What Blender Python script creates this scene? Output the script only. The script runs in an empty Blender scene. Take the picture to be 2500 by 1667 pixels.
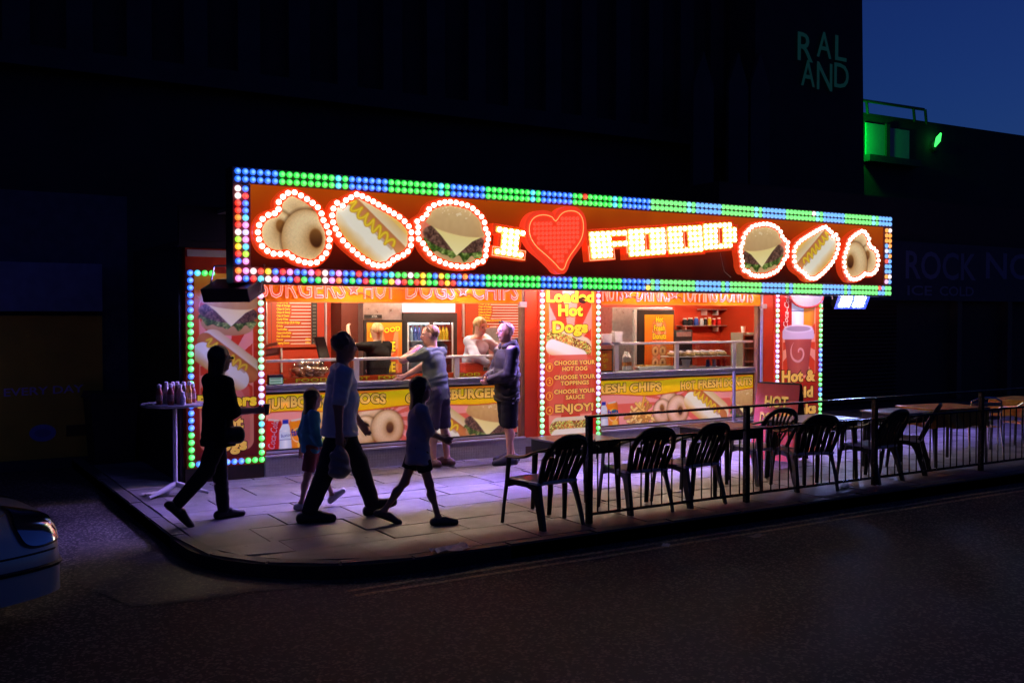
import bpy, bmesh, math, random
import numpy as np
from mathutils import Vector, Matrix
random.seed(7); np.random.seed(7)
SC = bpy.context.scene
COL = SC.collection
# ------------------------------------------------------------------ camera
PITCH, HCAM, YAW = 0.025, 1.93, math.radians(31.8)
FPX, CX, CY = 2450.0, 1250.0, 833.5          # photograph: 2500 x 1667
CAM = np.array([-3.78, -11.77, HCAM])
_fw = np.array([math.sin(YAW), math.cos(YAW), 0.0]); _rt = np.array([math.cos(YAW), -math.sin(YAW), 0.0])
_F = _fw*math.cos(PITCH) + np.array([0, 0, -math.sin(PITCH)]); _U = _fw*math.sin(PITCH) + np.array([0, 0, math.cos(PITCH)])
def _ray(px, py): return _F + _rt*(px-CX)/FPX - _U*(py-CY)/FPX
def onY(px, py, Y): r = _ray(px, py); return CAM + r*((Y-CAM[1])/r[1])
def onZ(px, py, Z=0.0): r = _ray(px, py); return CAM + r*((Z-CAM[2])/r[2])
cam_data = bpy.data.cameras.new('camera'); cam = bpy.data.objects.new('camera', cam_data); COL.objects.link(cam)
cam.location = CAM.tolist(); cam.rotation_euler = Vector(_F.tolist()).to_track_quat('-Z', 'Y').to_euler()
cam_data.sensor_width = 36.0; cam_data.lens = FPX/2500*36; cam_data.clip_end = 500; cam_data.clip_start = 0.05
SC.camera = cam
# ------------------------------------------------------------------ sky, sun, exposure
W = bpy.data.worlds.new('World'); SC.world = W; W.use_nodes = True
wn = W.node_tree.nodes; wl = W.node_tree.links; wn.clear()
wo = wn.new('ShaderNodeOutputWorld'); wb = wn.new('ShaderNodeBackground'); ws = wn.new('ShaderNodeTexSky')
ws.sky_type = 'NISHITA'; ws.sun_disc = False; ws.sun_elevation = math.radians(-1.3); ws.sun_rotation = math.radians(75)
ws.air_density = 1.0; ws.dust_density = 0.4; ws.ozone_density = 6.0
wb.inputs[1].default_value = 0.15
wl.new(ws.outputs[0], wb.inputs[0]); wl.new(wb.outputs[0], wo.inputs[0])
sd = bpy.data.lights.new('sun', 'SUN'); sd.energy = 0.004; sd.angle = math.radians(10); sd.color = (0.75, 0.85, 1.0)
so = bpy.data.objects.new('sun', sd); COL.objects.link(so); so.rotation_euler = Vector((-math.sin(math.radians(75)), -math.cos(math.radians(75)), -0.03)).to_track_quat('-Z', 'Y').to_euler()
SC.view_settings.view_transform = 'Standard'; SC.view_settings.look = 'None'
SC.view_settings.exposure = 1.0; SC.view_settings.gamma = 1.0
SC.render.engine = 'CYCLES'
SC.cycles.use_denoising = True
try: SC.cycles.denoiser = 'OPENIMAGEDENOISE'
except Exception: pass
SC.cycles.use_light_tree = True
SC.cycles.max_bounces = 6; SC.cycles.diffuse_bounces = 3; SC.cycles.glossy_bounces = 3; SC.cycles.transmission_bounces = 4; SC.cycles.transparent_max_bounces = 8
SC.cycles.caustics_reflective = False; SC.cycles.caustics_refractive = False
SC.cycles.sample_clamp_indirect = 4.0
# ------------------------------------------------------------------ materials
MATS = {}
KE = 0.5                                        # lamps are given for exposure 0
def srgb(r, g, b):
    f = lambda c: c/12.92 if c <= 0.04045 else ((c+0.055)/1.055)**2.4
    return (f(r/255), f(g/255), f(b/255))
def mat(name, col=(0.5, 0.5, 0.5), rough=0.5, metal=0.0, var=0.0, scale=8.0, bump=0.0, bscale=60.0, spec=0.5, alpha=1.0, coat=0.0, col2=None):
    if name in MATS: return MATS[name]
    m = bpy.data.materials.new(name); m.use_nodes = True; MATS[name] = m
    nt = m.node_tree; b = nt.nodes['Principled BSDF']
    b.inputs['Base Color'].default_value = (*col, 1); b.inputs['Roughness'].default_value = rough
    b.inputs['Metallic'].default_value = metal; b.inputs['Specular IOR Level'].default_value = spec
    b.inputs['Coat Weight'].default_value = coat
    if alpha < 1: b.inputs['Alpha'].default_value = alpha
    tc = nt.nodes.new('ShaderNodeTexCoord')
    if var > 0 or col2:
        nz = nt.nodes.new('ShaderNodeTexNoise'); nz.inputs['Scale'].default_value = scale; nz.inputs['Detail'].default_value = 5
        nt.links.new(tc.outputs['Object'], nz.inputs['Vector'])
        rp = nt.nodes.new('ShaderNodeValToRGB')
        c2 = col2 or tuple(c*(1+var) for c in col); c1 = tuple(c*(1-var) for c in col) if not col2 else col
        rp.color_ramp.elements[0].color = (*c1, 1); rp.color_ramp.elements[1].color = (*c2, 1)
        rp.color_ramp.elements[0].position = 0.3; rp.color_ramp.elements[1].position = 0.7
        nt.links.new(nz.outputs['Fac'], rp.inputs[0]); nt.links.new(rp.outputs[0], b.inputs['Base Color'])
        mr = nt.nodes.new('ShaderNodeMapRange'); mr.inputs['To Min'].default_value = max(0, rough-0.12); mr.inputs['To Max'].default_value = min(1, rough+0.12)
        nt.links.new(nz.outputs['Fac'], mr.inputs['Value']); nt.links.new(mr.outputs[0], b.inputs['Roughness'])
    if bump > 0:
        n2 = nt.nodes.new('ShaderNodeTexNoise'); n2.inputs['Scale'].default_value = bscale; n2.inputs['Detail'].default_value = 4
        nt.links.new(tc.outputs['Object'], n2.inputs['Vector'])
        bp = nt.nodes.new('ShaderNodeBump'); bp.inputs['Strength'].default_value = bump; bp.inputs['Distance'].default_value = 0.01
        nt.links.new(n2.outputs['Fac'], bp.inputs['Height']); nt.links.new(bp.outputs[0], b.inputs['Normal'])
    return m
def emit(name, col, strength, body=None):
    if name in MATS: return MATS[name]
    m = bpy.data.materials.new(name); m.use_nodes = True; MATS[name] = m
    b = m.node_tree.nodes['Principled BSDF']
    b.inputs['Base Color'].default_value = (*(body or (0.3, 0.3, 0.3)), 1); b.inputs['Roughness'].default_value = 0.3
    b.inputs['Emission Color'].default_value = (*col, 1); b.inputs['Emission Strength'].default_value = strength*KE
    return m
def lens(name, core, rim, strength, r=0.032):
    """domed lamp lens: a bright core and a more saturated rim, as the diode sits behind the middle of the cap"""
    m = emit(name, rim, strength)
    nt = m.node_tree; b = nt.nodes['Principled BSDF']
    tc = nt.nodes.new('ShaderNodeTexCoord'); sx = nt.nodes.new('ShaderNodeVectorMath'); sx.operation = 'MULTIPLY'; sx.inputs[1].default_value = (1, 0, 1)
    ln = nt.nodes.new('ShaderNodeVectorMath'); ln.operation = 'LENGTH'
    vo = nt.nodes.new('ShaderNodeTexVoronoi'); vo.inputs['Scale'].default_value = 90
    mr = nt.nodes.new('ShaderNodeMapRange'); mr.inputs['From Min'].default_value = 0.25*r; mr.inputs['From Max'].default_value = r
    ad = nt.nodes.new('ShaderNodeMath'); ad.operation = 'MULTIPLY_ADD'; ad.inputs[1].default_value = 0.35; 
    mx = nt.nodes.new('ShaderNodeMix'); mx.data_type = 'RGBA'
    nt.links.new(tc.outputs['Object'], sx.inputs[0]); nt.links.new(sx.outputs[0], ln.inputs[0]); nt.links.new(ln.outputs['Value'], mr.inputs['Value'])
    nt.links.new(tc.outputs['Object'], vo.inputs['Vector']); nt.links.new(vo.outputs['Distance'], ad.inputs[0]); nt.links.new(mr.outputs[0], ad.inputs[2])
    nt.links.new(ad.outputs[0], mx.inputs['Factor']); mx.inputs['A'].default_value = (*core, 1); mx.inputs['B'].default_value = (*rim, 1)
    nt.links.new(mx.outputs['Result'], b.inputs['Emission Color'])
    return m
def vcol(name, rough=0.4, spec=0.4, bump=0.0, bscale=80.0, emis=0.0):
    if name in MATS: return MATS[name]
    m = mat(name, rough=rough, spec=spec, bump=bump, bscale=bscale); nt = m.node_tree; b = nt.nodes['Principled BSDF']
    a = nt.nodes.new('ShaderNodeVertexColor'); a.layer_name = 'Col'
    nt.links.new(a.outputs[0], b.inputs['Base Color'])
    if emis:
        nt.links.new(a.outputs[0], b.inputs['Emission Color']); b.inputs['Emission Strength'].default_value = emis*KE
    return m
def glass(name, tint=(0.9, 0.95, 0.95), refl=0.08):
    if name in MATS: return MATS[name]
    m = bpy.data.materials.new(name); m.use_nodes = True; MATS[name] = m; nt = m.node_tree; nt.nodes.clear()
    o = nt.nodes.new('ShaderNodeOutputMaterial'); t = nt.nodes.new('ShaderNodeBsdfTransparent'); t.inputs[0].default_value = (*tint, 1)
    g = nt.nodes.new('ShaderNodeBsdfGlossy'); g.inputs['Roughness'].default_value = 0.03
    nz = nt.nodes.new('ShaderNodeTexNoise'); nz.inputs['Scale'].default_value = 3
    mr = nt.nodes.new('ShaderNodeMapRange'); mr.inputs['To Min'].default_value = refl*0.6; mr.inputs['To Max'].default_value = refl*1.4
    mx = nt.nodes.new('ShaderNodeMixShader')
    nt.links.new(nz.outputs['Fac'], mr.inputs['Value']); nt.links.new(mr.outputs[0], mx.inputs[0])
    nt.links.new(t.outputs[0], mx.inputs[1]); nt.links.new(g.outputs[0], mx.inputs[2]); nt.links.new(mx.outputs[0], o.inputs[0])
    return m
# ------------------------------------------------------------------ objects
def tag(o, label=None, cat=None, group=None, kind=None):
    if label: o['label'] = label
    if cat: o['category'] = cat
    if group: o['group'] = group
    if kind: o['kind'] = kind
    return o
def thing(name, label, cat, loc=(0, 0, 0), rz=0.0, group=None):
    o = bpy.data.objects.new(name, None); COL.objects.link(o); o.location = loc; o.rotation_euler = (0, 0, rz)
    o.empty_display_size = 0.1
    return tag(o, label, cat, group)
def addobj(name, me, m=None, parent=None, loc=None, rot=None, smooth=False):
    if m is not None and not me.materials:
        for q in (m if isinstance(m, (list, tuple)) else [m]): me.materials.append(q)
    o = bpy.data.objects.new(name, me); COL.objects.link(o)
    if parent is not None: o.parent = parent
    if loc is not None: o.location = loc
    if rot is not None: o.rotation_euler = rot
    if smooth and len(me.polygons): me.polygons.foreach_set('use_smooth', [True]*len(me.polygons))
    return o
class MB:
    """collects vertices and faces; build() links them as one mesh object"""
    def __init__(s): s.v = []; s.f = []; s.mi = []; s.cur = 0
    def add(s, vs, fs):
        n = len(s.v); s.v += [tuple(map(float, p)) for p in vs]
        for f in fs: s.f.append(tuple(i+n for i in f)); s.mi.append(s.cur)
        return s
    def box(s, x0, x1, y0, y1, z0, z1, b=0.0):
        if b <= 0:
            return s.add([(x0, y0, z0), (x1, y0, z0), (x1, y1, z0), (x0, y1, z0), (x0, y0, z1), (x1, y0, z1), (x1, y1, z1), (x0, y1, z1)],
                  [(0, 3, 2, 1), (4, 5, 6, 7), (0, 1, 5, 4), (1, 2, 6, 5), (2, 3, 7, 6), (3, 0, 4, 7)])
        bm = bmesh.new(); bmesh.ops.create_cube(bm, size=1)
        for v in bm.verts: v.co = Vector(((x0+x1)/2+v.co.x*(x1-x0), (y0+y1)/2+v.co.y*(y1-y0), (z0+z1)/2+v.co.z*(z1-z0)))
        bmesh.ops.bevel(bm, geom=bm.edges[:], offset=b, segments=2, affect='EDGES', profile=0.5)
        return s.bm(bm)
    def bm(s, bm):
        bm.verts.index_update(); s.add([v.co[:] for v in bm.verts], [[v.index for v in f.verts] for f in bm.faces]); bm.free(); return s
    def tube(s, pts, r, n=8, cap=True, flat=None, up=None):
        pts = [Vector(p) for p in pts]; rr = r if isinstance(r, (list, tuple)) else [r]*len(pts)
        vs = []; prev = None
        for i, p in enumerate(pts):
            t = (pts[min(i+1, len(pts)-1)]-pts[max(i-1, 0)])
            t = t.normalized() if t.length > 1e-9 else Vector((0, 0, 1))
            if up is not None: a = Vector(up)
            elif prev is not None: a = prev
            else: a = Vector((0, 0, 1)) if abs(t.z) < 0.9 else Vector((1, 0, 0))
            a = (a-t*a.dot(t))
            a = a.normalized() if a.length > 1e-6 else t.orthogonal().normalized()
            prev = a; bb = t.cross(a)
            for k in range(n):
                th = 2*math.pi*(k+0.5*(n == 4))/n
                k1 = rr[i]*(flat or 1.0)
                vs.append(p+a*(math.cos(th)*rr[i])+bb*(math.sin(th)*k1))
        fs = []
        for i in range(len(pts)-1):
            for k in range(n): fs.append((i*n+k, i*n+(k+1) % n, (i+1)*n+(k+1) % n, (i+1)*n+k))
        if cap: fs.append(tuple(reversed(range(n)))); fs.append(tuple((len(pts)-1)*n+k for k in range(n)))
        return s.add(vs, fs)
    def lathe(s, prof, c=(0, 0, 0), n=16, axis='z'):
        vs = []; fs = []
        for (r, h) in prof:
            for k in range(n):
                a = 2*math.pi*k/n; x, y = r*math.cos(a), r*math.sin(a)
                p = (x, y, h) if axis == 'z' else ((x, h, y) if axis == 'y' else (h, x, y))
                vs.append((p[0]+c[0], p[1]+c[1], p[2]+c[2]))
        for i in range(len(prof)-1):
            for k in range(n): fs.append((i*n+k, i*n+(k+1) % n, (i+1)*n+(k+1) % n, (i+1)*n+k))
        if prof[0][0] > 1e-6: fs.append(tuple(reversed(range(n))))
        if prof[-1][0] > 1e-6: fs.append(tuple((len(prof)-1)*n+k for k in range(n)))
        return s.add(vs, fs)
    def prism(s, poly, y0, y1):
        """polygon in x,z extruded along y"""
        n = len(poly); vs = [(p[0], y0, p[1]) for p in poly]+[(p[0], y1, p[1]) for p in poly]
        fs = [tuple(range(n)), tuple(reversed(range(n, 2*n)))]+[(i, n+i, n+(i+1) % n, (i+1) % n) for i in range(n)]
        return s.add(vs, fs)
    def prismz(s, poly, z0, z1):
        n = len(poly); vs = [(p[0], p[1], z0) for p in poly]+[(p[0], p[1], z1) for p in poly]
        fs = [tuple(reversed(range(n))), tuple(range(n, 2*n))]+[(i, (i+1) % n, n+(i+1) % n, n+i) for i in range(n)]
        return s.add(vs, fs)
    def sphere(s, c, r, n=10, m=6):
        if not isinstance(r, (list, tuple)): r = (r, r, r)
        vs = [(c[0], c[1], c[2]-r[2])]
        for j in range(1, m):
            ph = -math.pi/2+math.pi*j/m
            for k in range(n): vs.append((c[0]+r[0]*math.cos(ph)*math.cos(2*math.pi*k/n), c[1]+r[1]*math.cos(ph)*math.sin(2*math.pi*k/n), c[2]+r[2]*math.sin(ph)))
        vs.append((c[0], c[1], c[2]+r[2])); L = len(vs)-1
        fs = [(0, 1+(k+1) % n, 1+k) for k in range(n)]
        for j in range(m-2):
            for k in range(n): a = 1+j*n; fs.append((a+k, a+(k+1) % n, a+n+(k+1) % n, a+n+k))
        a = 1+(m-2)*n
        fs += [(a+k, a+(k+1) % n, L) for k in range(n)]
        return s.add(vs, fs)
    def mesh(s, name):
        me = bpy.data.meshes.new(name); me.from_pydata(s.v, [], s.f)
        if any(s.mi): me.polygons.foreach_set('material_index', s.mi)
        me.update(); return me
    def build(s, name, m=None, parent=None, loc=None, rot=None, smooth=False):
        me = s.mesh(name); o = addobj(name, me, m, parent, loc, rot)
        if smooth:
            bm = bmesh.new(); bm.from_mesh(me); bmesh.ops.recalc_face_normals(bm, faces=bm.faces[:]); bm.to_mesh(me); bm.free()
            me.polygons.foreach_set('use_smooth', [True]*len(me.polygons))
            try: me.set_sharp_from_angle(angle=math.radians(42))
            except Exception: pass
        return o
def box(name, x0, x1, y0, y1, z0, z1, m, parent=None, b=0.0, label=None): 
    o = MB().box(x0, x1, y0, y1, z0, z1, b).build(name, m, parent)
    if label: o['label'] = label
    return o
def copy_tree(o, parent=None):
    c = o.copy(); COL.objects.link(c); c.parent = parent
    for ch in o.children: copy_tree(ch, c)
    return c
# ------------------------------------------------------------------ lettering (built-in font, turned into mesh)
_TC = {}
def text_geo(s, bold=0.0, spacing=1.0):
    k = (s, round(bold, 4), spacing)
    if k in _TC: return _TC[k]
    cu = bpy.data.curves.new('txt', 'FONT'); cu.body = s; cu.size = 1.0; cu.offset = bold; cu.space_character = spacing
    cu.resolution_u = 3
    ob = bpy.data.objects.new('txt', cu); COL.objects.link(ob)
    dg = bpy.context.evaluated_depsgraph_get(); me = bpy.data.meshes.new_from_object(ob.evaluated_get(dg))
    n = len(me.vertices); co = np.zeros(n*3); me.vertices.foreach_get('co', co); co = co.reshape(-1, 3)[:, :2].copy()
    fs = [tuple(p.vertices) for p in me.polygons]
    bpy.data.objects.remove(ob); bpy.data.curves.remove(cu); bpy.data.meshes.remove(me)
    _TC[k] = (co, fs); return co, fs
def text(name, s, x, z, w, h, y, m, parent=None, bold=0.02, warp=None, spacing=1.0, tilt=0.0, rot=None, shear=0.0, dz=None):
    """flat lettering in the x,z plane at depth y, its box fitted to width w and cap height h with lower left (x,z)"""
    co, fs = text_geo(s, bold, spacing)
    if len(co) == 0: return None
    c = co.copy(); ref = text_geo(dz or 'H', bold)[0]
    c[:, 0] += shear*c[:, 1]
    c[:, 0] -= c[:, 0].min(); sx = w/max(c[:, 0].max(), 1e-6)
    c[:, 0] *= sx; c[:, 1] = (c[:, 1]-ref[:, 1].min())*h/(ref[:, 1].max()-ref[:, 1].min())
    if warp: c[:, 1] += np.array([warp(q/w) for q in c[:, 0]])
    if tilt: 
        ca, sa = math.cos(tilt), math.sin(tilt); c = np.stack([c[:, 0]*ca-c[:, 1]*sa, c[:, 0]*sa+c[:, 1]*ca], 1)
    b = MB(); b.add([(x+p[0], y, z+p[1]) for p in c], fs)
    return b.build(name, m, parent)
def text2(name, s, x, z, w, h, y, mf, mo, parent, bold=0.02, out=0.035, warp=None, tilt=0.0, spacing=1.05, shear=0.0):
    """lettering with a dark outline: the outline is a wider print under it"""
    co, _ = text_geo(s, bold, spacing); co2, _ = text_geo(s, bold+out, spacing)
    W1 = np.ptp(co[:, 0]); W2 = np.ptp(co2[:, 0]); w2 = w*W2/W1; 
    H1 = np.ptp(text_geo('H', bold)[0][:, 1]); H2 = np.ptp(text_geo('H', bold+out)[0][:, 1]); h2 = h*H2/H1
    o = text(name+'_outline', s, x-(w2-w)/2, z-(h2-h)/2, w2, h2, y+0.003, mo, parent, bold+out, warp, spacing, tilt, shear=shear)
    a = text(name, s, x, z, w, h, y, mf, parent, bold, warp, spacing, tilt, shear=shear)
    return a
# ------------------------------------------------------------------ flat print: colours painted onto a fine grid of vertices
def vnoise(x, y, f, seed=0):
    x = np.asarray(x)*f+seed*17.3; y = np.asarray(y)*f+seed*9.1
    xi = np.floor(x).astype(int); yi = np.floor(y).astype(int); fx = x-xi; fy = y-yi
    fx = fx*fx*(3-2*fx); fy = fy*fy*(3-2*fy)
    def h(a, b): 
        n = (a*374761393+b*668265263+seed*1274126177) & 0x7fffffff
        n = ((n ^ (n >> 13))*1274126177) & 0x7fffffff
        return ((n ^ (n >> 16)) & 0xffff)/65535.0
    return (h(xi, yi)*(1-fx)+h(xi+1, yi)*fx)*(1-fy)+(h(xi, yi+1)*(1-fx)+h(xi+1, yi+1)*fx)*fy
def rgb(r, g, b): return np.array([r, g, b])/255.0
class Canvas:
    def __init__(s, x0, z0, x1, z1, step):
        s.x0, s.z0, s.x1, s.z1 = x0, z0, x1, z1
        nx = max(2, int(round((x1-x0)/step))+1); nz = max(2, int(round((z1-z0)/step))+1)
        s.X, s.Z = np.meshgrid(np.linspace(x0, x1, nx), np.linspace(z0, z1, nz)); s.px = step
        s.C = np.ones((nz, nx, 3)); s.keep = None
    def fill(s, c): s.C[:] = c; return s
    def vgrad(s, stops):
        t = (s.Z-s.z0)/(s.z1-s.z0); 
        for k in range(3): s.C[..., k] = np.interp(t, [q[0] for q in stops], [q[1][k] for q in stops])
        return s
    def loc(s, cx, cz, sc, rot=0.0, mir=1):
        dx, dz = (s.X-cx)/sc, (s.Z-cz)/sc; c, n = math.cos(rot), math.sin(rot)
        return (dx*c+dz*n)*mir, -dx*n+dz*c
    def put(s, d, col, sc=1.0, a=1.0, soft=1.0):
        """paint where the signed distance d (local units, local size sc) is negative"""
        m = np.clip(0.5-d*sc/(s.px*soft), 0, 1)*a
        col = np.asarray(col); s.C = s.C*(1-m[..., None])+(col if col.ndim == 3 else col[None, None, :])*m[..., None]
    def build(s, name, y, m, parent=None, gain=0.85, loc=None, rot=None):
        nz, nx = s.X.shape; C = np.clip(s.C, 0, 1); L = np.where(C <= 0.04045, C/12.92, ((C+0.055)/1.055)**2.4)*gain
        idx = np.arange(nx*nz).reshape(nz, nx)
        q = np.stack([idx[:-1, :-1], idx[:-1, 1:], idx[1:, 1:], idx[1:, :-1]], -1).reshape(-1, 4)
        P = np.stack([s.X.ravel(), np.full(nx*nz, y), s.Z.ravel()], 1)
        if s.keep is not None:
            k = s.keep; kq = (k[:-1, :-1] & k[:-1, 1:] & k[1:, 1:] & k[1:, :-1]).ravel(); q = q[kq]
            used = np.unique(q); mp = np.full(nx*nz, -1); mp[used] = np.arange(len(used)); q = mp[q]; P = P[used]; L = L.reshape(-1, 3)[used]
        return addobj(name, grid_mesh(name, P, q, L.reshape(-1, 3)), m, parent, loc, rot)
def grid_mesh(name, P, q, L=None):
    me = bpy.data.meshes.new(name); me.vertices.add(len(P)); me.vertices.foreach_set('co', np.asarray(P, dtype=np.float32).ravel())
    me.loops.add(len(q)*4); me.loops.foreach_set('vertex_index', np.asarray(q, dtype=np.int32).ravel())
    me.polygons.add(len(q)); me.polygons.foreach_set('loop_start', np.arange(0, len(q)*4, 4, dtype=np.int32))
    me.update(calc_edges=True); me.validate()
    if L is not None:
        a = me.color_attributes.new('Col', 'FLOAT_COLOR', 'POINT'); d = np.ones((len(P), 4), dtype=np.float32); d[:, :3] = L
        a.data.foreach_set('color', d.ravel())
    return me
def ell(u, v, cx, cy, rx, ry): 
    k = np.sqrt(((u-cx)/rx)**2+((v-cy)/ry)**2); return (k-1)*np.minimum(rx, ry)
def cap(u, v, ax, ay, bx, by, r):
    dx, dy = bx-ax, by-ay; t = np.clip(((u-ax)*dx+(v-ay)*dy)/(dx*dx+dy*dy+1e-12), 0, 1); return np.hypot(u-ax-t*dx, v-ay-t*dy)-r
def rrect(u, v, cx, cy, hx, hy, r):
    qx, qy = np.abs(u-cx)-hx+r, np.abs(v-cy)-hy+r; return np.hypot(np.maximum(qx, 0), np.maximum(qy, 0))+np.minimum(np.maximum(qx, qy), 0)-r
def poly_sd(u, v, pts):
    d = np.full(u.shape, 1e9); ins = np.zeros(u.shape, bool); n = len(pts)
    for i in range(n):
        ax, ay = pts[i]; bx, by = pts[(i+1) % n]; d = np.minimum(d, cap(u, v, ax, ay, bx, by, 0))
        c = ((ay > v) != (by > v)) & (u < (bx-ax)*(v-ay)/((by-ay) if abs(by-ay) > 1e-12 else 1e-12)+ax); ins ^= c
    return np.where(ins, -d, d)
def lerp3(a, b, t): return a[None, None, :]*(1-t[..., None])+b[None, None, :]*t[..., None]
def burger(c, cx, cz, s, rot=0.0, mir=1, pale=0.0):
    u, v = c.loc(cx, cz, s, rot, mir); n1 = vnoise(u, v, 9, 3); n2 = vnoise(u, v, 26, 5)
    pl = lambda q: q*(1-pale)+rgb(215, 200, 160)*pale
    c.put(ell(u, v, 0, -0.56, 0.86, 0.34), lerp3(pl(rgb(225, 180, 120)), pl(rgb(170, 110, 60)), np.clip(-v*1.1-0.2, 0, 1)), s)
    lt = lerp3(rgb(70, 95, 30), rgb(165, 185, 95), np.clip(n1*1.5-0.3, 0, 1))
    c.put(ell(u, v, 0, -0.40+0.05*np.sin(u*13), 0.97, 0.26+0.05*np.sin(u*17+1)), lt*(0.55+0.6*n2[..., None]), s)
    pt = lerp3(rgb(62, 38, 30), rgb(150, 108, 88), np.clip(n2*0.9+n1*0.6-0.35, 0, 1))
    c.put(ell(u, v, 0, -0.16, 0.98, 0.34), pt, s)
    c.put(poly_sd(u, v, [(-1.08, 0.28), (-0.2, 0.05), (0.5, 0.06), (1.14, 0.26), (0.55, -0.12), (0.12, -0.60), (-0.42, -0.16)]), lerp3(rgb(238, 205, 110), rgb(250, 235, 170), np.clip(0.5-v*0.9, 0, 1)), s)
    d = np.where(v > 0.18, ell(u, v, 0, 0.18, 0.98, 0.80), ell(u, v, 0, 0.18, 0.98, 0.22))
    sh = np.clip(0.62+0.35*v-0.18*(u+0.3)**2+0.25*(n1-0.5)*0.4, 0, 1)
    c.put(d, lerp3(pl(rgb(158, 92, 40)), pl(rgb(236, 196, 130)), sh), s)
    sd = (vnoise(u, v, 19, 11) > 0.80) & (v > 0.45) & (d < -0.12)
    c.C[sd] = c.C[sd]*0.4+rgb(250, 232, 195)*0.6
def hotdog(c, cx, cz, s, rot=0.0, mir=1, pale=0.0, mustard=True):
    u, v = c.loc(cx, cz, s, rot, mir); n1 = vnoise(u, v, 7, 8)
    c.put(cap(u, v, -0.62, 0.16, 0.66, 0.16, 0.36), lerp3(rgb(244, 234, 206), rgb(214, 172, 104), np.clip((v-0.15)*2.2, 0, 1)), s)
    d = cap(u, v, -0.80, 0.06, 0.80, 0.06, 0.235); t = np.clip((v-0.0)/0.26, -1, 1)
    base = lerp3(rgb(150, 66, 26), rgb(226, 142, 76), np.clip(0.75-0.6*(t-0.35)**2, 0, 1))
    base = base*(1-pale)+rgb(222, 178, 130)*pale*np.ones_like(base)
    c.put(d, base, s)
    c.put(cap(u, v, -0.66, -0.25, 0.62, -0.25, 0.30), lerp3(rgb(246, 238, 216), rgb(220, 158, 66), np.clip((-v-0.28)*3.2+0.15*n1, 0, 1)), s)
    c.put(cap(u, v, -0.66, 0.02, 0.62, 0.02, 0.03), rgb(165, 110, 70), s, 0.5)
    if mustard:
        dd = np.full(u.shape, 9.0); ph = np.linspace(0, 1, 110); xs = -0.78+1.36*ph+0.03*np.sin(ph*46); ys = 0.10+0.11*np.sin(ph*2*math.pi*6.5)
        for i in range(109): dd = np.minimum(dd, cap(u, v, xs[i], ys[i], xs[i+1], ys[i+1], 0.040))
        c.put(dd, lerp3(rgb(205, 150, 20), rgb(250, 222, 70), np.clip(-dd*22, 0, 1)), s)
def donut(c, cx, cz, s, rot=0.0, sq=0.8, hole=(0.12, -0.02, 0.30), mir=1, pale=0.0, pink=0.0):
    u, v = c.loc(cx, cz, s, rot, mir); k = ell(u, v, 0, 0, sq, 1.0); h = ell(u, v, hole[0], hole[1], hole[2]*0.72, hole[2])
    n = vnoise(u, v, 34, 4)
    tt_ = np.clip(h/(h-k+1e-6), 0, 1); lit = np.clip(0.22+0.62*np.sin(math.pi*np.clip(tt_, 0, 1))**0.7+0.20*(v-u*0.6), 0, 1)
    c.put(k-0.05, rgb(70, 36, 14), s, 0.55, 4.0)
    a, b = rgb(164, 98, 40), rgb(250, 218, 164)
    b = b*(1-pale)+rgb(226, 205, 160)*pale; a = a*(1-pale)+rgb(150, 98, 48)*pale
    col = lerp3(a, b*(1-pink)+rgb(246, 200, 196)*pink, lit)*(0.955+0.09*n[..., None])
    c.put(k, col, s); c.put(h, lerp3(rgb(70, 34, 14), rgb(150, 96, 44), np.clip(v*1.6+0.3, 0, 1)), s, soft=2.0)
def rays(c, cx, cz, n, ca, cb, mask=None, a=1.0):
    th = np.arctan2(c.Z-cz, c.X-cx); m = (np.sin(th*n) > 0); col = np.where(m[..., None], ca, cb)
    if mask is None: c.C = c.C*(1-a)+col*a
    else: c.put(mask, col, 1.0, a)
def can(c, cx, cz, s, rot, red, dark):
    u, v = c.loc(cx, cz, s, rot); c.put(rrect(u, v, 0, 0, 0.5, 1.0, 0.2), lerp3(dark, red, np.clip(1.1-1.6*np.abs(u+0.1)**1.5, 0, 1)), s)
    c.put(rrect(u, v, 0, 0.97, 0.36, 0.05, 0.04), rgb(215, 210, 210), s)
    return u, v
def chips(c, cx, cz, s, seed=3):
    rnd = random.Random(seed); u, v = c.loc(cx, cz, s)
    for i in range(46):
        a = rnd.uniform(0, math.pi); t = i/46; px = rnd.gauss(0, 0.42)*(1-0.5*t); pz = -0.62+1.25*t*rnd.uniform(0.6, 1)
        L = rnd.uniform(0.25, 0.42); dx, dz = math.cos(a)*L, math.sin(a)*L
        col = rgb(*[(246, 196, 96), (236, 170, 66), (252, 214, 130), (206, 138, 58)][i % 4])
        c.put(cap(u, v, px-dx, pz-dz, px+dx, pz+dz, 0.085), rgb(150, 84, 30), s, 0.8); c.put(cap(u, v, px-dx, pz-dz+0.012, px+dx, pz+dz+0.012, 0.068), col, s)
def loaded(c, cx, cz, s, rot, mir=1):
    u, v = c.loc(cx, cz, s, rot, mir); n = vnoise(u, v, 11, 2); n2 = vnoise(u, v, 24, 6)
    c.put(cap(u, v, -0.62, 0.2, 0.66, 0.2, 0.33), rgb(238, 214, 178), s)
    top = lerp3(rgb(120, 36, 18), rgb(232, 150, 60), np.clip(n*1.4-0.2, 0, 1)); g = (n2 > 0.62)[..., None]; top = np.where(g, rgb(168, 190, 74)[None, None], top)
    top = np.where((vnoise(u, v, 30, 9) > 0.68)[..., None], rgb(250, 226, 120)[None, None], top)
    c.put(cap(u, v, -0.74, 0.10, 0.76, 0.10, 0.25+0.06*n), top, s)
    c.put(cap(u, v, -0.66, -0.22, 0.64, -0.22, 0.28), lerp3(rgb(250, 236, 220), rgb(222, 160, 84), np.clip((-v-0.25)*3, 0, 1)), s)
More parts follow.
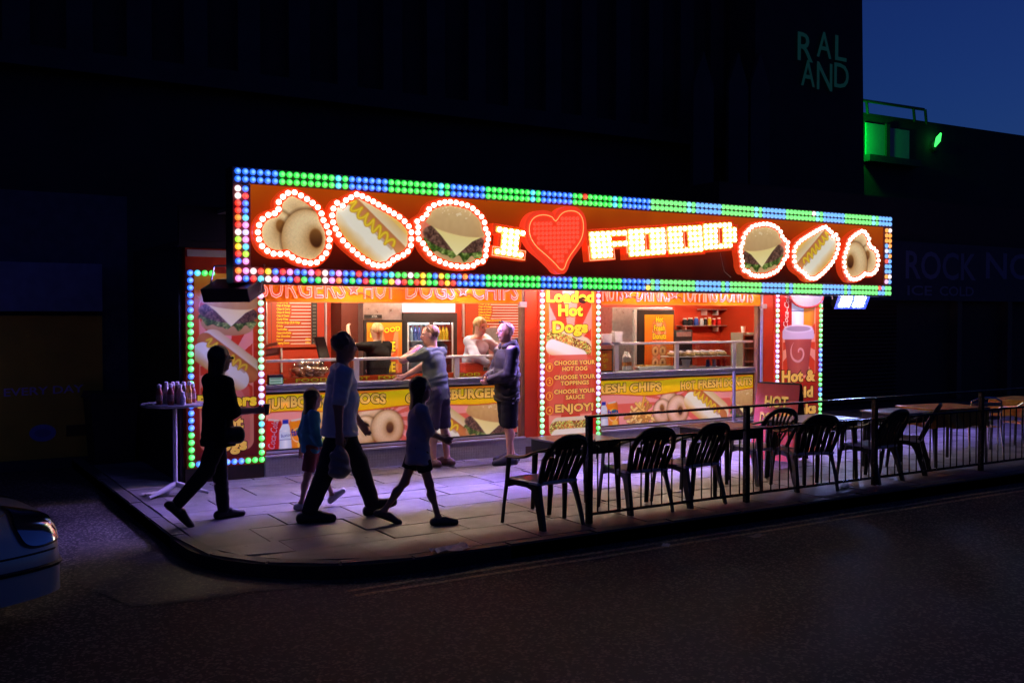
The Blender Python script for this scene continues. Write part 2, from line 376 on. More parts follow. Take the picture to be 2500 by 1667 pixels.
M_PRINT = vcol('printed_vinyl', 0.32, 0.5)
M_PANEL = vcol('self_glow_panel_print', 0.32, 0.5, emis=0.5)  # counter and pylon prints glow by themselves, standing in for light on them
M_PANELD = vcol('dim_self_glow_panel_print', 0.32, 0.5, emis=0.17)  # the same added glow, weaker, for the left pylon
def glow_ink(name, c, e=0.34): return emit(name, c, e, c)  # lettering colour glows to match the prints, in place of light on it
M_YEL = glow_ink('glowing_yellow_ink', srgb(252, 210, 50)); M_INK = mat('dark_brown_ink', srgb(60, 20, 8), 0.4)
M_GOLD = glow_ink('glowing_orange_ink', srgb(255, 200, 92)); M_ORI = mat('red_ink', srgb(205, 60, 20), 0.35)
M_WHITE = mat('white_ink', (0.75, 0.75, 0.75), 0.35); M_BLUEI = mat('blue_ink', srgb(40, 50, 170), 0.35)
# ------------------------------------------------------------------ setting: road, pavement, kerb
M_ASPH = mat('asphalt', (0.026, 0.024, 0.022), 0.72, bump=0.8, bscale=170, var=0.45, scale=60)
M_ASPH2 = mat('worn_asphalt', (0.06, 0.053, 0.046), 0.7, bump=0.7, bscale=120, var=0.35, scale=30)
def strew(m, density=260.0, bright=4.0):
    """pale stone chips showing in the surface"""
    nt = m.node_tree; b = nt.nodes['Principled BSDF']; tc = nt.nodes.new('ShaderNodeTexCoord')
    vo = nt.nodes.new('ShaderNodeTexVoronoi'); vo.inputs['Scale'].default_value = density/4
    nz = nt.nodes.new('ShaderNodeTexWhiteNoise'); 
    gt = nt.nodes.new('ShaderNodeMath'); gt.operation = 'GREATER_THAN'; gt.inputs[1].default_value = 0.78
    nt.links.new(tc.outputs['Object'], vo.inputs['Vector']); nt.links.new(vo.outputs['Color'], nz.inputs['Vector']); nt.links.new(nz.outputs['Value'], gt.inputs[0])
    src = b.inputs['Base Color'].links[0].from_socket
    mx = nt.nodes.new('ShaderNodeMix'); mx.data_type = 'RGBA'; mx.blend_type = 'MULTIPLY'; nt.links.new(gt.outputs[0], mx.inputs['Factor'])
    nt.links.new(src, mx.inputs['A']); mx.inputs['B'].default_value = (bright, bright*0.95, bright*0.85, 1)
    nt.links.new(mx.outputs['Result'], b.inputs['Base Color'])
strew(M_ASPH, 230, 7.0); strew(M_ASPH2, 200, 2.6)
ZR = -0.12
road = MB().add([(-60, -60, ZR), (90, -60, ZR), (90, 60, ZR), (-60, 60, ZR)], [(0, 1, 2, 3)]).build('road', M_ASPH); tag(road, kind='structure')
# pavement bed: outline with the rounded corner to the side street
def arc(cx, cy, r, a0, a1, n): return [(cx+r*math.cos(math.radians(a0+(a1-a0)*i/n)), cy+r*math.sin(math.radians(a0+(a1-a0)*i/n))) for i in range(n+1)]
KX, KY, KR = -1.70, -4.58, 1.50
corner = arc(KX+KR, KY+KR, KR, 180, 270, 14)
out = [(KX, 9.0)]+corner+[(40.0, KY)]
ped = out+[(40.0, 9.0)]
M_BED = mat('joint_mortar', (0.02, 0.018, 0.018), 0.9, var=0.3)
pv = MB().prismz(list(reversed(ped))[::-1], ZR-0.05, -0.014).build('pavement', M_BED); tag(pv, kind='structure')
M_SLAB = [mat('concrete_slab_%s' % n, c, 0.52, var=0.30, scale=6, bump=0.45, bscale=140) for n, c in (('a', (0.20, 0.187, 0.184)), ('b', (0.15, 0.142, 0.138)), ('c', (0.24, 0.223, 0.218)))]
def stains(m):
    nt = m.node_tree; b = nt.nodes['Principled BSDF']; g = nt.nodes.new('ShaderNodeNewGeometry'); src = b.inputs['Base Color'].links[0].from_socket
    nz = nt.nodes.new('ShaderNodeTexNoise'); nz.inputs['Scale'].default_value = 1.7; nz.inputs['Detail'].default_value = 6; mr = nt.nodes.new('ShaderNodeMapRange'); mr.inputs['From Min'].default_value = 0.3; mr.inputs['From Max'].default_value = 0.7; mr.inputs['To Min'].default_value = 0.55; mr.inputs['To Max'].default_value = 1.15
    vo = nt.nodes.new('ShaderNodeTexVoronoi'); vo.inputs['Scale'].default_value = 3.2; lt = nt.nodes.new('ShaderNodeMapRange'); lt.inputs['From Min'].default_value = 0.05; lt.inputs['From Max'].default_value = 0.075; lt.inputs['To Min'].default_value = 0.45
    mu = nt.nodes.new('ShaderNodeMath'); mu.operation = 'MULTIPLY'; vm = nt.nodes.new('ShaderNodeVectorMath'); vm.operation = 'SCALE'
    nt.links.new(g.outputs['Position'], nz.inputs['Vector']); nt.links.new(g.outputs['Position'], vo.inputs['Vector']); nt.links.new(nz.outputs['Fac'], mr.inputs['Value']); nt.links.new(vo.outputs['Distance'], lt.inputs['Value'])
    nt.links.new(mr.outputs[0], mu.inputs[0]); nt.links.new(lt.outputs[0], mu.inputs[1]); nt.links.new(src, vm.inputs[0]); nt.links.new(mu.outputs[0], vm.inputs['Scale']); nt.links.new(vm.outputs[0], b.inputs['Base Color'])
for q in M_SLAB: stains(q)
# kerb stones along the edge, following the corner
M_KERB = mat('granite_kerb', (0.10, 0.095, 0.09), 0.65, var=0.25, scale=14, bump=0.3, bscale=200)
path = [(KX, 9.0), (KX, KY+KR)]+corner[1:]+[(40.0, KY)]
def resample(path, step):
    P = [np.array(p, float) for p in path]; outp = [P[0]]; acc = 0
    for a, b in zip(P[:-1], P[1:]):
        L = np.linalg.norm(b-a); t = step-acc
        while t <= L+1e-9: outp.append(a+(b-a)*t/L); t += step
        acc = (acc+L) % step if L > 0 else acc
    return outp
kp = resample(path, 0.30)
i = 0; kn = 0
while i+3 < len(kp) and kn < 75:
    seg = kp[i:i+4]; curve = (seg[0][1] < KY+KR+0.3 and seg[3][0] < KX+KR+0.4)
    seg = kp[i:i+(3 if curve else 4)]
    a, b = seg[0], seg[-1]; i += len(seg)-1
    dv = (b-a)/np.linalg.norm(b-a); nrm = np.array([-dv[1], dv[0]])          # towards the pavement
    if a[1] > 6.5: continue
    g = 0.004; A, B = a+dv*g, b-dv*g
    drop = 0.055 if False else 0.0
    q = [A, B, B+nrm*0.135, A+nrm*0.135]; z1 = 0.002+random.uniform(-0.003, 0.003)
    bm = bmesh.new(); vs = [bm.verts.new((p[0], p[1], ZR-0.04)) for p in q]+[bm.verts.new((p[0], p[1], z1)) for p in q]
    for f in ((0, 3, 2, 1), (4, 5, 6, 7), (0, 1, 5, 4), (1, 2, 6, 5), (2, 3, 7, 6), (3, 0, 4, 7)): bm.faces.new([vs[k] for k in f])
    bmesh.ops.recalc_face_normals(bm, faces=bm.faces[:])
    e = [x for x in bm.edges if abs(x.verts[0].co.z-z1) < 1e-4 and abs(x.verts[1].co.z-z1) < 1e-4]
    bmesh.ops.bevel(bm, geom=e, offset=0.012, segments=2, affect='EDGES')
    MB().bm(bm).build('kerb_stone', M_KERB, pv); kn += 1
# paving slabs, rows running along the front, each a little uneven
_slabs = {}
def slab_mesh(w, d, k):
    key = (round(w, 3), round(d, 3), k)
    if key not in _slabs:
        b = MB().box(-w/2, w/2, -d/2, d/2, -0.05, 0.0, 0.006); me = b.mesh('paving_slab'); me.materials.append(M_SLAB[k]); _slabs[key] = me
    return _slabs[key]
def inside(x, y, mrg):
    if x < KX+mrg or y < KY+mrg: return False
    if x < KX+KR and y < KY+KR and math.hypot(x-KX-KR, y-KY-KR) > KR-mrg: return False
    return True
rs = random.Random(4); y = KY+0.14; r = 0; ns = 0; rest = MB()
widths = [0.60, 0.90, 0.75]
while y < 1.6:
    d = 0.60 if r % 3 != 1 else 0.45
    x = KX+0.14+(0.0 if r % 2 else -0.37)
    while x < 24:
        w = widths[rs.randrange(3)]; x0, x1, y0, y1 = x, x+w, y, y+d
        x = x1
        if not (inside(x0, y0, 0.13) and inside(x1, y0, 0.13)):
            # cut slab along the corner kerb: polygon clipped to the arc
            poly = []
            for (ax, ay) in ((x0, y0), (x1, y0), (x1, y1), (x0, y1)):
                px, py = max(ax, KX+0.14), ay
                if px < KX+KR and py < KY+KR:
                    q = math.hypot(px-KX-KR, py-KY-KR)
                    if q > KR-0.14: px = KX+KR+(px-KX-KR)*(KR-0.14)/q; py = KY+KR+(py-KY-KR)*(KR-0.14)/q
                poly.append((px, py))
            ar = abs(sum(poly[i][0]*poly[(i+1) % 4][1]-poly[(i+1) % 4][0]*poly[i][1] for i in range(4)))/2
            if ar > 0.03: MB().prismz(poly, -0.05, rs.uniform(-0.002, 0.001)).build('paving_slab', M_SLAB[rs.randrange(3)], pv)
            continue
        if -0.8 < x0 and y0 > 0.05 and x1 < 9.7: continue        # under the kiosk
        if ns < 285 and x0 < 12.5:
            o = addobj('paving_slab', slab_mesh(w-0.014, d-0.014, rs.randrange(3)), None, pv, ((x0+x1)/2, (y0+y1)/2, rs.uniform(-0.003, 0.002)), (rs.uniform(-0.003, 0.003), rs.uniform(-0.003, 0.003), 0)); ns += 1
        else: rest.box(x0+0.004, x1-0.004, y0+0.004, y1-0.004, -0.05, rs.uniform(-0.003, 0.002))
    y += d; r += 1
tag(rest.build('paving_slabs_far', M_SLAB[1], pv), kind='stuff')
# worn concrete apron at the street corner with a jagged edge, and gutter strip
edge = [onZ(x*2500/2352, y*2500/2352, ZR+0.004)[:2] for x, y in ((300, 1392), (420, 1382), (520, 1370), (575, 1358), (660, 1352), (760, 1338), (830, 1325))]
ap = [tuple(p) for p in edge]
top = [(KX-0.02+KR+KR*1.0*math.cos(math.radians(a)), KY+KR+KR*math.sin(math.radians(a))-0.015) for a in (262, 250, 238, 226, 214, 202, 190, 180)]
poly = ap+top+[(KX-0.02, -2.2), (-2.35, -2.0), (-2.6, -3.4)]
tag(MB().add([(p[0], p[1], ZR+0.004) for p in poly], [tuple(range(len(poly)))]).build('road_patch', M_ASPH2), kind='structure')
# double yellow lines, worn
M_LINE = mat('worn_yellow_paint', (0.18, 0.14, 0.08), 0.7, col2=(0.75, 0.55, 0.26), scale=26, bump=0.3, bscale=150)
strew(M_LINE, 200, 0.35)
lines = MB()
for yy in (KY-0.22, KY-0.36):
    xs = np.arange(-0.9, 30, 0.35); 
    for a, b in zip(xs[:-1], xs[1:]):
        f = lambda q: yy+0.006*math.sin(q*3.1)
        lines.add([(a, f(a)-0.028, ZR+0.004), (b, f(b)-0.028, ZR+0.004), (b, f(b)+0.028, ZR+0.004), (a, f(a)+0.028, ZR+0.004)], [(0, 1, 2, 3)])
tag(lines.build('road_markings', M_LINE), kind='structure')
# ------------------------------------------------------------------ buildings behind
M_DARKB = mat('dark_render_wall', (0.05, 0.05, 0.055), 0.85, var=0.25, scale=1.2, bump=0.2, bscale=20)
M_RIB = mat('dark_cladding', (0.065, 0.065, 0.075), 0.75, var=0.2, scale=2)
bl = thing('arcade_building', 'huge dark ribbed arcade building rising behind the lit food kiosk', 'building', (0, 0, 0))
YB = 7.0
box('wall', -30, 17.6, YB, YB+6, -0.1, 26, M_DARKB, bl)
box('ledge', -30, 17.6, YB-0.25, YB, 6.1, 6.45, M_RIB, bl)
for k in range(26):
    x = -9+k*0.98
    box('rib', x, x+0.42, YB-0.16, YB-0.003, 6.45, 25, M_RIB, bl)
tw = thing('corner_tower', 'dark leaning tower with faint green capital letters near its top', 'tower', (0, 0, 0))
# tower: front face with the slanted right edge
yT = 6.0; e0 = onY(1970*2500/2352, -40, yT); e1 = onY(1987*2500/2352, 640*2500/2352, yT)
MB().prism([(14.2, -0.1), (e1[0]+0.3, -0.1), (e1[0], e1[2]), (e0[0], e0[2]+6), (14.2, e0[2]+6)], yT, yT+5).build('wall', M_DARKB, tw)
for xa in (1610, 1690, 1740):
    p = onY(xa*2500/2352, 200*2500/2352, yT); MB().prism([(p[0]-0.32, 3.8), (p[0]+0.32, 3.8), (p[0]+0.32, p[2]), (p[0], p[2]+0.8), (p[0]-0.32, p[2])], yT-0.1, yT-0.003).build('panel', M_RIB, tw)
M_GLET = emit('green_neon_letter', (0.02, 0.35, 0.16), 0.038)
for s, a, b in (('R', (1832, 138), (1868, 80)), ('A', (1876, 130), (1910, 78)), ('L', (1918, 138), (1945, 86)), ('A', (1840, 196), (1872, 142)), ('N', (1876, 205), (1912, 148)), ('D', (1916, 200), (1950, 150))):
    A = onY(a[0]*2500/2352, a[1]*2500/2352, yT-0.06); B = onY(b[0]*2500/2352, b[1]*2500/2352, yT-0.06)
    o = text('letter', s, A[0], A[2], B[0]-A[0], B[2]-A[2], yT-0.06, M_GLET, tw, 0.008)
    bmx = MB(); co = [v.co[:] for v in o.data.vertices]
# low block on the right with a green lit corner and a roof railing
rb = thing('low_arcade_building', 'low dark building with green lit glazing beside the tower', 'building')
yR = 9.0
P = lambda x, y, Y=yR: onY(x*2500/2352, y*2500/2352, Y)
t0, t1, t2 = P(1975, 283), P(2352, 312), P(2700, 330)
MB().prism([(t0[0]-4, -0.1), (t2[0], -0.1), (t2[0], t2[2]), (t1[0], t1[2]), (t0[0]-4, t0[2]+0.3)], yR, yR+6).build('wall', M_DARKB, rb)
g0, g1 = P(1985, 356), P(2090, 284)
M_GREEN = mat('pale_panel', (0.5, 0.52, 0.5), 0.6, var=0.06); M_GREEN2 = M_GREEN
gm = P(2034, 320)[0]; g2 = P(2085, 320)[0]
box('window_pane', P(1986, 320)[0], gm-0.1, yR-0.06, yR-0.01, P(1990, 356)[2], P(1990, 283)[2], M_GREEN, rb)
box('window_pane', gm+0.06, g2, yR-0.06, yR-0.01, P(1990, 356)[2], P(1990, 287)[2], M_GREEN2, rb)
box('window_frame', gm-0.1, gm+0.06, yR-0.12, yR-0.005, P(1990, 362)[2], P(1990, 280)[2], M_RIB, rb)
box('window_sill', P(1980, 320)[0], g2+0.3, yR-0.3, yR-0.004, P(1990, 362)[2]-0.15, P(1990, 358)[2], M_RIB, rb)
rl = MB(); pz = lambda x, y: tuple(P(x, y, yR-0.1))
rl.tube([pz(1975, 230), pz(2122, 252)], 0.05, 6)
for x, ya, yb in ((1990, 232, 262), (2098, 249, 280), (2125, 252, 286)): rl.tube([pz(x, ya), pz(x+3, yb)], 0.045, 6)
rl.build('roof_railing', M_RIB, rb)
gz = P(1990, 322)[2]
gl_ = thing('green_wall_lamp', 'green lamp tucked behind the tower washing the pale panels', 'lamp', (21.08, yR-0.45, gz))
MB().sphere((0, 0, 0), 0.11, 12, 8).build('globe', emit('green_globe', (0.0, 1.0, 0.06), 210.0), gl_); MB().tube([(0, 0.08, 0), (0, 0.74, 0)], 0.02, 6).build('arm', M_RIB, gl_)
fl = thing('green_floodlight', 'small green glowing floodlight on the far dark roof edge', 'floodlight', tuple(P(2138, 325)))
MB().lathe([(0.02, -0.05), (0.16, 0.0), (0.20, 0.12), (0.14, 0.2), (0.0, 0.22)], n=12, axis='y').build('housing', M_RIB, fl, loc=(0.1, -0.1, -0.15))
MB().tube([(-0.14, -0.25, -0.22), (0.0, -0.27, 0.02), (0.17, -0.25, 0.24)], [0.03, 0.11, 0.03], 8, flat=0.5).build('lens', emit('green_lamp', (0.05, 1.0, 0.12), 2.0), fl)
MB().tube([(0.1, -0.05, -0.2), (0.25, 0.3, -0.5)], 0.03, 6).build('bracket', M_RIB, fl)
# shuttered shop to the right of the kiosk
sh = thing('shuttered_shop', 'closed dark shop front with roller shutter right of the kiosk', 'shop')
yS = 3.0; S = lambda x, y: onY(x*2500/2352, y*2500/2352, yS)
box('wall', 10.2, 34, yS, yS+3, -0.1, 4.6, mat('shop_wall', (0.06, 0.045, 0.045), 0.8, var=0.2), sh)
f0, f1 = S(2060, 555), S(2060, 690)
box('fascia', 11.0, 34, yS-0.16, yS-0.004, f1[2], f0[2], mat('shop_fascia', (0.05, 0.045, 0.09), 0.6, var=0.2), sh)
M_FL = mat('pale_lettering', (0.22, 0.21, 0.40), 0.6)
a, b = S(2066, 640), S(2228, 585); text('lettering', 'ROCK', a[0], a[2], b[0]-a[0], b[2]-a[2], yS-0.164, M_FL, sh, 0.012)
a, b = S(2250, 640), S(2420, 590); text('lettering', 'NO', a[0], a[2], (b[0]-a[0])*0.62, b[2]-a[2], yS-0.164, M_FL, sh, 0.012)
a, b = S(2070, 678), S(2230, 660); text('lettering', 'ICE', a[0], a[2], (b[0]-a[0])*0.34, b[2]-a[2], yS-0.164, M_FL, sh, 0.012); text('lettering', 'COLD', a[0]+(b[0]-a[0])*0.45, a[2], (b[0]-a[0])*0.5, b[2]-a[2], yS-0.164, M_FL, sh, 0.012)
M_SHUT = mat('roller_shutter_steel', (0.10, 0.05, 0.045), 0.45, 0.3, var=0.15)
nslat = 26
for k in range(nslat):
    z = 0.02+k*(f1[2]-0.1)/nslat; d = (f1[2]-0.1)/nslat
    MB().add([(10.3, yS-0.02, z), (15.6, yS-0.02, z), (15.6, yS-0.065, z+d*0.45), (10.3, yS-0.065, z+d*0.45), (15.6, yS-0.02, z+d*0.95), (10.3, yS-0.02, z+d*0.95)], [(0, 1, 2, 3), (3, 2, 4, 5)]).build('slat', M_SHUT, sh)
for x in (2185, 2300): 
    p = S(x, 930); box('pillar', p[0]-0.09, p[0]+0.09, yS-0.2, yS-0.001, -0.02, f1[2]-0.004, mat('shop_pillar', (0.10, 0.075, 0.07), 0.6), sh)
# yellow fronted shop on the left, across the side street
ys = thing('yellow_shop', 'dark yellow shop front with EVERY DAY lettering beside the side street', 'shop')
yL = 3.0; Lp = lambda x, y: onY(x*2500/2352, y*2500/2352, yL)
M_YS = mat('yellow_shop_panel', (0.85, 0.50, 0.04), 0.6, var=0.12, scale=2)
x1 = Lp(235, 900)[0]
box('wall', -14, x1+0.35, yL+0.02, yL+3, ZR, 3.6, mat('blue_grey_wall', (0.09, 0.10, 0.15), 0.8, var=0.2), ys)
zt, zb = Lp(100, 725)[2], Lp(100, 1085)[2]
box('panel', -8, x1, yL-0.05, yL+0.016, max(zb, 0.02), zt, M_YS, ys)
box('shutter_box', -8, Lp(228, 650)[0], yL-0.22, yL+0.016, zt+0.06, Lp(100, 605)[2], mat('pale_blue_panel', (0.24, 0.28, 0.42), 0.6, var=0.15), ys)
box('plinth', -8, x1+0.1, yL-0.06, yL+0.016, ZR, max(zb, 0.02)-0.004, M_RIB, ys)
M_PUR = mat('purple_ink', (0.80, 0.50, 0.90), 0.5); M_NAVY = mat('navy_ink', (0.25, 0.3, 0.75), 0.5); M_BRN = mat('brown_ink', (0.10, 0.05, 0.01), 0.5)
a, b = Lp(8, 910), Lp(190, 880); text('lettering', 'EVERY DAY', a[0], a[2], b[0]-a[0], (b[2]-a[2])*0.75, yL-0.053, M_PUR, ys, 0.012, warp=lambda t: 0.02*t)
a, b = Lp(0, 947), Lp(185, 938); text('lettering', 'All day breakfast served here', a[0], a[2], b[0]-a[0], (b[2]-a[2]), yL-0.053, M_BRN, ys, 0.005)
c = Lp(97, 993)
MB().add([(c[0]+0.165*math.cos(t), yL-0.053, c[2]+0.115*math.sin(t)) for t in np.linspace(0, 2*math.pi, 25)[:-1]], [tuple(range(24))]).build('badge', M_NAVY, ys)
MB().add([(c[0]+0.10*math.cos(t), yL-0.056, c[2]+0.055*math.sin(t)) for t in np.linspace(0, 2*math.pi, 25)[:-1]], [tuple(range(24))]).build('badge_centre', mat('pale_badge', (0.2, 0.2, 0.5), 0.5), ys)
c = Lp(178, 987); box('logo_panel', c[0]-0.15, c[0]+0.15, yL-0.056, yL-0.0505, c[2]-0.075, c[2]+0.075, M_BRN, ys)
dk = thing('wheelie_bin', 'dark box shaped bin standing against the yellow shop front', 'bin', tuple(Lp(245, 1090)))
dk.location.z = ZR; dk.location.y = yL-0.35
MB().prism([(-0.24, 0.0), (0.24, 0.0), (0.30, 0.95), (-0.30, 0.95)], -0.3, 0.3).build('body', mat('bin_plastic', (0.02, 0.02, 0.025), 0.5), dk)
MB().prism([(-0.33, 0.955), (0.33, 0.955), (0.30, 1.02), (-0.30, 1.04)], -0.34, 0.34).build('lid', MATS['bin_plastic'], dk)
# ------------------------------------------------------------------ the long illuminated sign
SY = -0.80; NL = 132
sx0, sx1 = -0.52, 10.44; zT0, zT1 = 3.519, 3.549; zB0, zB1 = 2.347, 2.315
DP = (sx1-sx0)/(NL-1)
def sz(x, k):            # height on the sign: k=0 lowest row, k=1 top row
    t = (x-sx0)/(sx1-sx0); b = zB0+(zB1-zB0)*t; return b+(zT0+(zT1-zT0)*t-b)*k
sign = thing('marquee_sign', 'long lamp edged sign board with cut out food pictures and I heart FOOD', 'sign')
m = 0.055
bd = MB(); 
def board_quad(b, xa, xb, ka, kb, y0, y1, ex=0.0):
    P = [(xa, sz(xa, ka)-ex), (xb, sz(xb, ka)-ex), (xb, sz(xb, kb)+ex), (xa, sz(xa, kb)+ex)]; b.prism(P, y0, y1)
board_quad(bd, sx0-m, sx1+m, 0, 1, SY+0.02, SY+0.26, m)
bd.build('backing_box', mat('sign_box_paint', (0.02, 0.012, 0.012), 0.5), sign)
cv = Canvas(sx0+0.13, 0, sx1-0.13, 1, 0.02); nz, nx = 40, cv.X.shape[1]
t = np.linspace(0, 1, nx); kk = np.linspace(0.105, 0.895, nz); cv.X = np.tile(sx0+0.13+(sx1-sx0-0.26)*t, (nz, 1))
cv.Z = np.array([[sz(x, k) for x in cv.X[0]] for k in kk]); cv.px = 0.02
tt = np.tile(kk[:, None], (1, nx)); nn = vnoise(cv.X, cv.Z, 1.3, 2)*0.7+vnoise(cv.X, cv.Z, 5, 3)*0.3
cv.C = np.stack([np.interp(tt+0.25*(nn-0.5), [0.1, 0.35, 0.6, 0.9], [[60, 105, 180, 212][i]/255 for i in range(4)]), np.interp(tt+0.25*(nn-0.5), [0.1, 0.35, 0.6, 0.9], [[14, 26, 62, 92][i]/255 for i in range(4)]), np.interp(tt, [0.1, 0.9], [8/255, 12/255])], -1)
cv.build('printed_board', SY+0.012, vcol('self_glow_board_print', 0.45, 0.3, emis=0.62), sign, gain=0.8)  # board emission added in place of lamp light falling on it
M_EDGE = mat('lamp_border_red', (0.42, 0.16, 0.15), 0.4)
eb = MB()
for ka, kb in ((0.0, 0.072), (0.928, 1.0)): board_quad(eb, sx0-m, sx1+m, ka-0.04 if ka == 0 else ka-0.04, kb+0.04 if kb == 1 else kb+0.04, SY-0.012, SY+0.019)
for xa, xb in ((sx0-m, sx0+0.085+m), (sx1-0.085-m, sx1+m)): board_quad(eb, xa, xb, 0.117, 0.883, SY-0.012, SY+0.019)
eb.build('lamp_border', M_EDGE, sign)
LS = 1.5
LENS = {
 'B': lens('blue_lens', (0.25, 0.62, 1.0), (0.015, 0.13, 1.0), LS), 'G': lens('green_lens', (0.30, 1.0, 0.30), (0.02, 0.75, 0.06), LS),
 'C': lens('cyan_lens', (0.35, 0.95, 1.0), (0.05, 0.55, 0.9), LS), 'R': lens('red_lens', (1.0, 0.16, 0.10), (0.95, 0.03, 0.015), LS),
 'W': lens('white_lens', (1.0, 0.92, 0.92), (1.0, 0.7, 0.72), LS), 'P': lens('pink_lens', (1.0, 0.62, 0.95), (0.95, 0.25, 0.75), LS),
 'Y': lens('yellow_lens', (1.0, 0.85, 0.15), (1.0, 0.55, 0.02), LS), 'O': lens('orange_lens', (1.0, 0.5, 0.10), (1.0, 0.20, 0.02), LS),
 'L': lens('lime_lens', (0.7, 1.0, 0.15), (0.35, 0.8, 0.03), LS), 'V': lens('pale_violet_lens', (0.85, 0.88, 1.0), (0.50, 0.45, 1.0), LS), 'S': lens('pale_green_lens', (0.65, 1.0, 0.6), (0.25, 0.9, 0.35), LS)}
def cap_mesh(k, r=0.0355):
    b = MB(); b.lathe([(r, 0.0), (r, -0.008), (r*0.88, -0.020), (r*0.55, -0.030), (0.0, -0.034)], n=12, axis='y'); me = b.mesh('lamp_cap'); me.materials.append(LENS[k])
    me.polygons.foreach_set('use_smooth', [True]*len(me.polygons)); return me
CAPM = {k: cap_mesh(k) for k in LENS}
def spot_list():
    L = []; rn = random.Random(12); per = 'BBBBBBGGGGGGGGCG'
    for i in range(NL):
        x = sx0+i*DP; c = per[i % 16]
        for row in (0, 1):
            L.append((x, sz(x, 1)-row*DP, 'R' if (i == 56 and row == 0) else ('W' if (i == 109 and row == 0) else c)))
    multi1 = 'OPWRYBRPBBPRWBPBBRBBBBCGGWGYGB'; multi2 = 'PBRCWPBBRGBGWPOBGBRGBGYPRGRYGGRYR'
    per2 = 'GGGGGGGGGGBBBBBBGB'
    for i in range(NL):
        x = sx0+i*DP
        a = multi1[i] if i < len(multi1) else (('YGBBOBBB'[i-30]) if i < 38 else ('GGGGGGGGGGBBBBBBGB'[(i-38)] if i < 56 else 'GGGGGGGGBBBBBBGB'[(i-56) % 16]))
        b = multi2[i] if i < len(multi2) else ('BBB'[i-33] if i < 36 else ('BBGGGGGGGGGGBBBBBBGB'[i-36] if i < 56 else 'GGGGGGGGBBBBBBGB'[(i-56) % 16]))
        if i >= 130: a = b = 'G'
        if i == 128: a = 'R'
        if i == 69: b = 'Y'
        L.append((x, sz(x, 0)+DP, a)); L.append((x, sz(x, 0), b))
    lc = [('W', 'B'), ('W', 'R'), ('R', 'B'), ('R', 'B'), ('O', 'C'), ('R', 'P'), ('W', 'V'), ('L', 'P'), ('Y', 'C'), ('R', 'L'), ('B', 'P')]
    rc = [('O', 'W'), ('O', 'O'), ('O', 'O'), ('B', 'O'), ('V', 'B'), ('B', 'O'), ('R', 'B'), ('B', 'B'), ('B', 'B'), ('O', 'W'), ('P', 'B')]
    for (xs, cc) in ((sx0, lc), (sx1-DP, rc)):
        for r in range(11):
            for q in range(2):
                x = xs+q*DP; za = sz(x, 1)-2*DP-0.01; zb = sz(x, 0)+2*DP+0.01
                L.append((x, za-(za-zb)*(r+0.15)/10.3, cc[r][q]))
    return L
spots = sorted(spot_list(), key=lambda s: s[0])
far_caps = {}
for i, (x, z, c) in enumerate(spots):
    if i < 300: addobj('lamp_cap', CAPM[c], None, sign, (x, SY-0.012, z))
    else: far_caps.setdefault(c, []).append((x, z))
# caps of the far half: joined, one mesh with the colours as material slots
fb = MB(); keys = list(LENS)
for ci, c in enumerate(keys):
    fb.cur = ci
    for (x, z) in far_caps.get(c, []):
        r = 0.0355; fb.lathe([(r, 0.0), (r, -0.008), (r*0.88, -0.020), (r*0.55, -0.030), (0.0, -0.034)], c=(x, SY-0.012, z), n=10, axis='y')
def plain_lens(k):
    src = LENS[k]; b = src.node_tree.nodes['Principled BSDF']; mixn = [n for n in src.node_tree.nodes if n.type == 'MIX'][0]
    c0 = mixn.inputs['A'].default_value; c1 = mixn.inputs['B'].default_value
    return emit(src.name+'_far', tuple((c0[i]*0.55+c1[i]*0.45) for i in range(3)), LS)
me = fb.mesh('lamp_caps_far'); 
for k in keys: me.materials.append(plain_lens(k))
tag(addobj('lamp_caps_far', me, None, sign), kind='stuff')
# --- food cut-outs, letters, heart
FY = SY-0.11        # face plane of the raised cut-outs
def Q1(x, y): p = onY(440+x/3.92, 390+y/3.92, FY); return (p[0], p[2])
def Q2(x, y): p = onY(1000+x/3.92, 430+y/3.92, FY); return (p[0], p[2])
def Q3(x, y): p = onY(1580+x/3.675, 480+y/3.675, FY); return (p[0], p[2])
donut_px = [(1028,320),(1090,315),(1152,345),(1210,378),(1263,415),(1312,457),(1348,517),(1367,580),(1398,637),(1420,700),(1425,767),(1417,832),(1393,895),(1352,942),(1303,982),(1243,990),(1188,983),(1128,965),(1070,935),(1020,900),(955,903),(890,900),(830,873),(780,827),(752,763),(740,695),(752,627),(785,570),(840,530),(900,515),(937,475),(940,407),(980,357)]
dog_px = [(1550,443),(1582,390),(1632,362),(1685,335),(1738,350),(1790,375),(1843,402),(1893,432),(1945,460),(1993,488),(2042,517),(2093,548),(2142,590),(2183,638),(2208,695),(2207,760),(2203,822),(2175,878),(2130,912),(2078,935),(2033,960),(1992,998),(1943,1015),(1890,1015),(1842,1005),(1792,975),(1740,942),(1692,905),(1645,865),(1597,822),(1553,775),(1513,718),(1483,662),(1460,600),(1450,535),(1462,470),(1498,415)]
bur_px = [(282,260),(333,250),(385,248),(440,255),(493,268),(547,283),(600,310),(642,348),(683,390),(712,445),(722,505),(745,552),(748,605),(737,657),(727,710),(723,765),(697,815),(645,825),(605,857),(550,865),(500,868),(447,862),(392,855),(338,838),(283,815),(230,787),(187,743),(150,697),(123,645),(82,603),(75,543),(78,490),(68,435),(118,407),(158,370),(182,317),(228,280)]
rings = {'donut': [Q1(*p) for p in donut_px], 'dog': [Q1(*p) for p in dog_px], 'burger': [Q2(*p) for p in bur_px]}
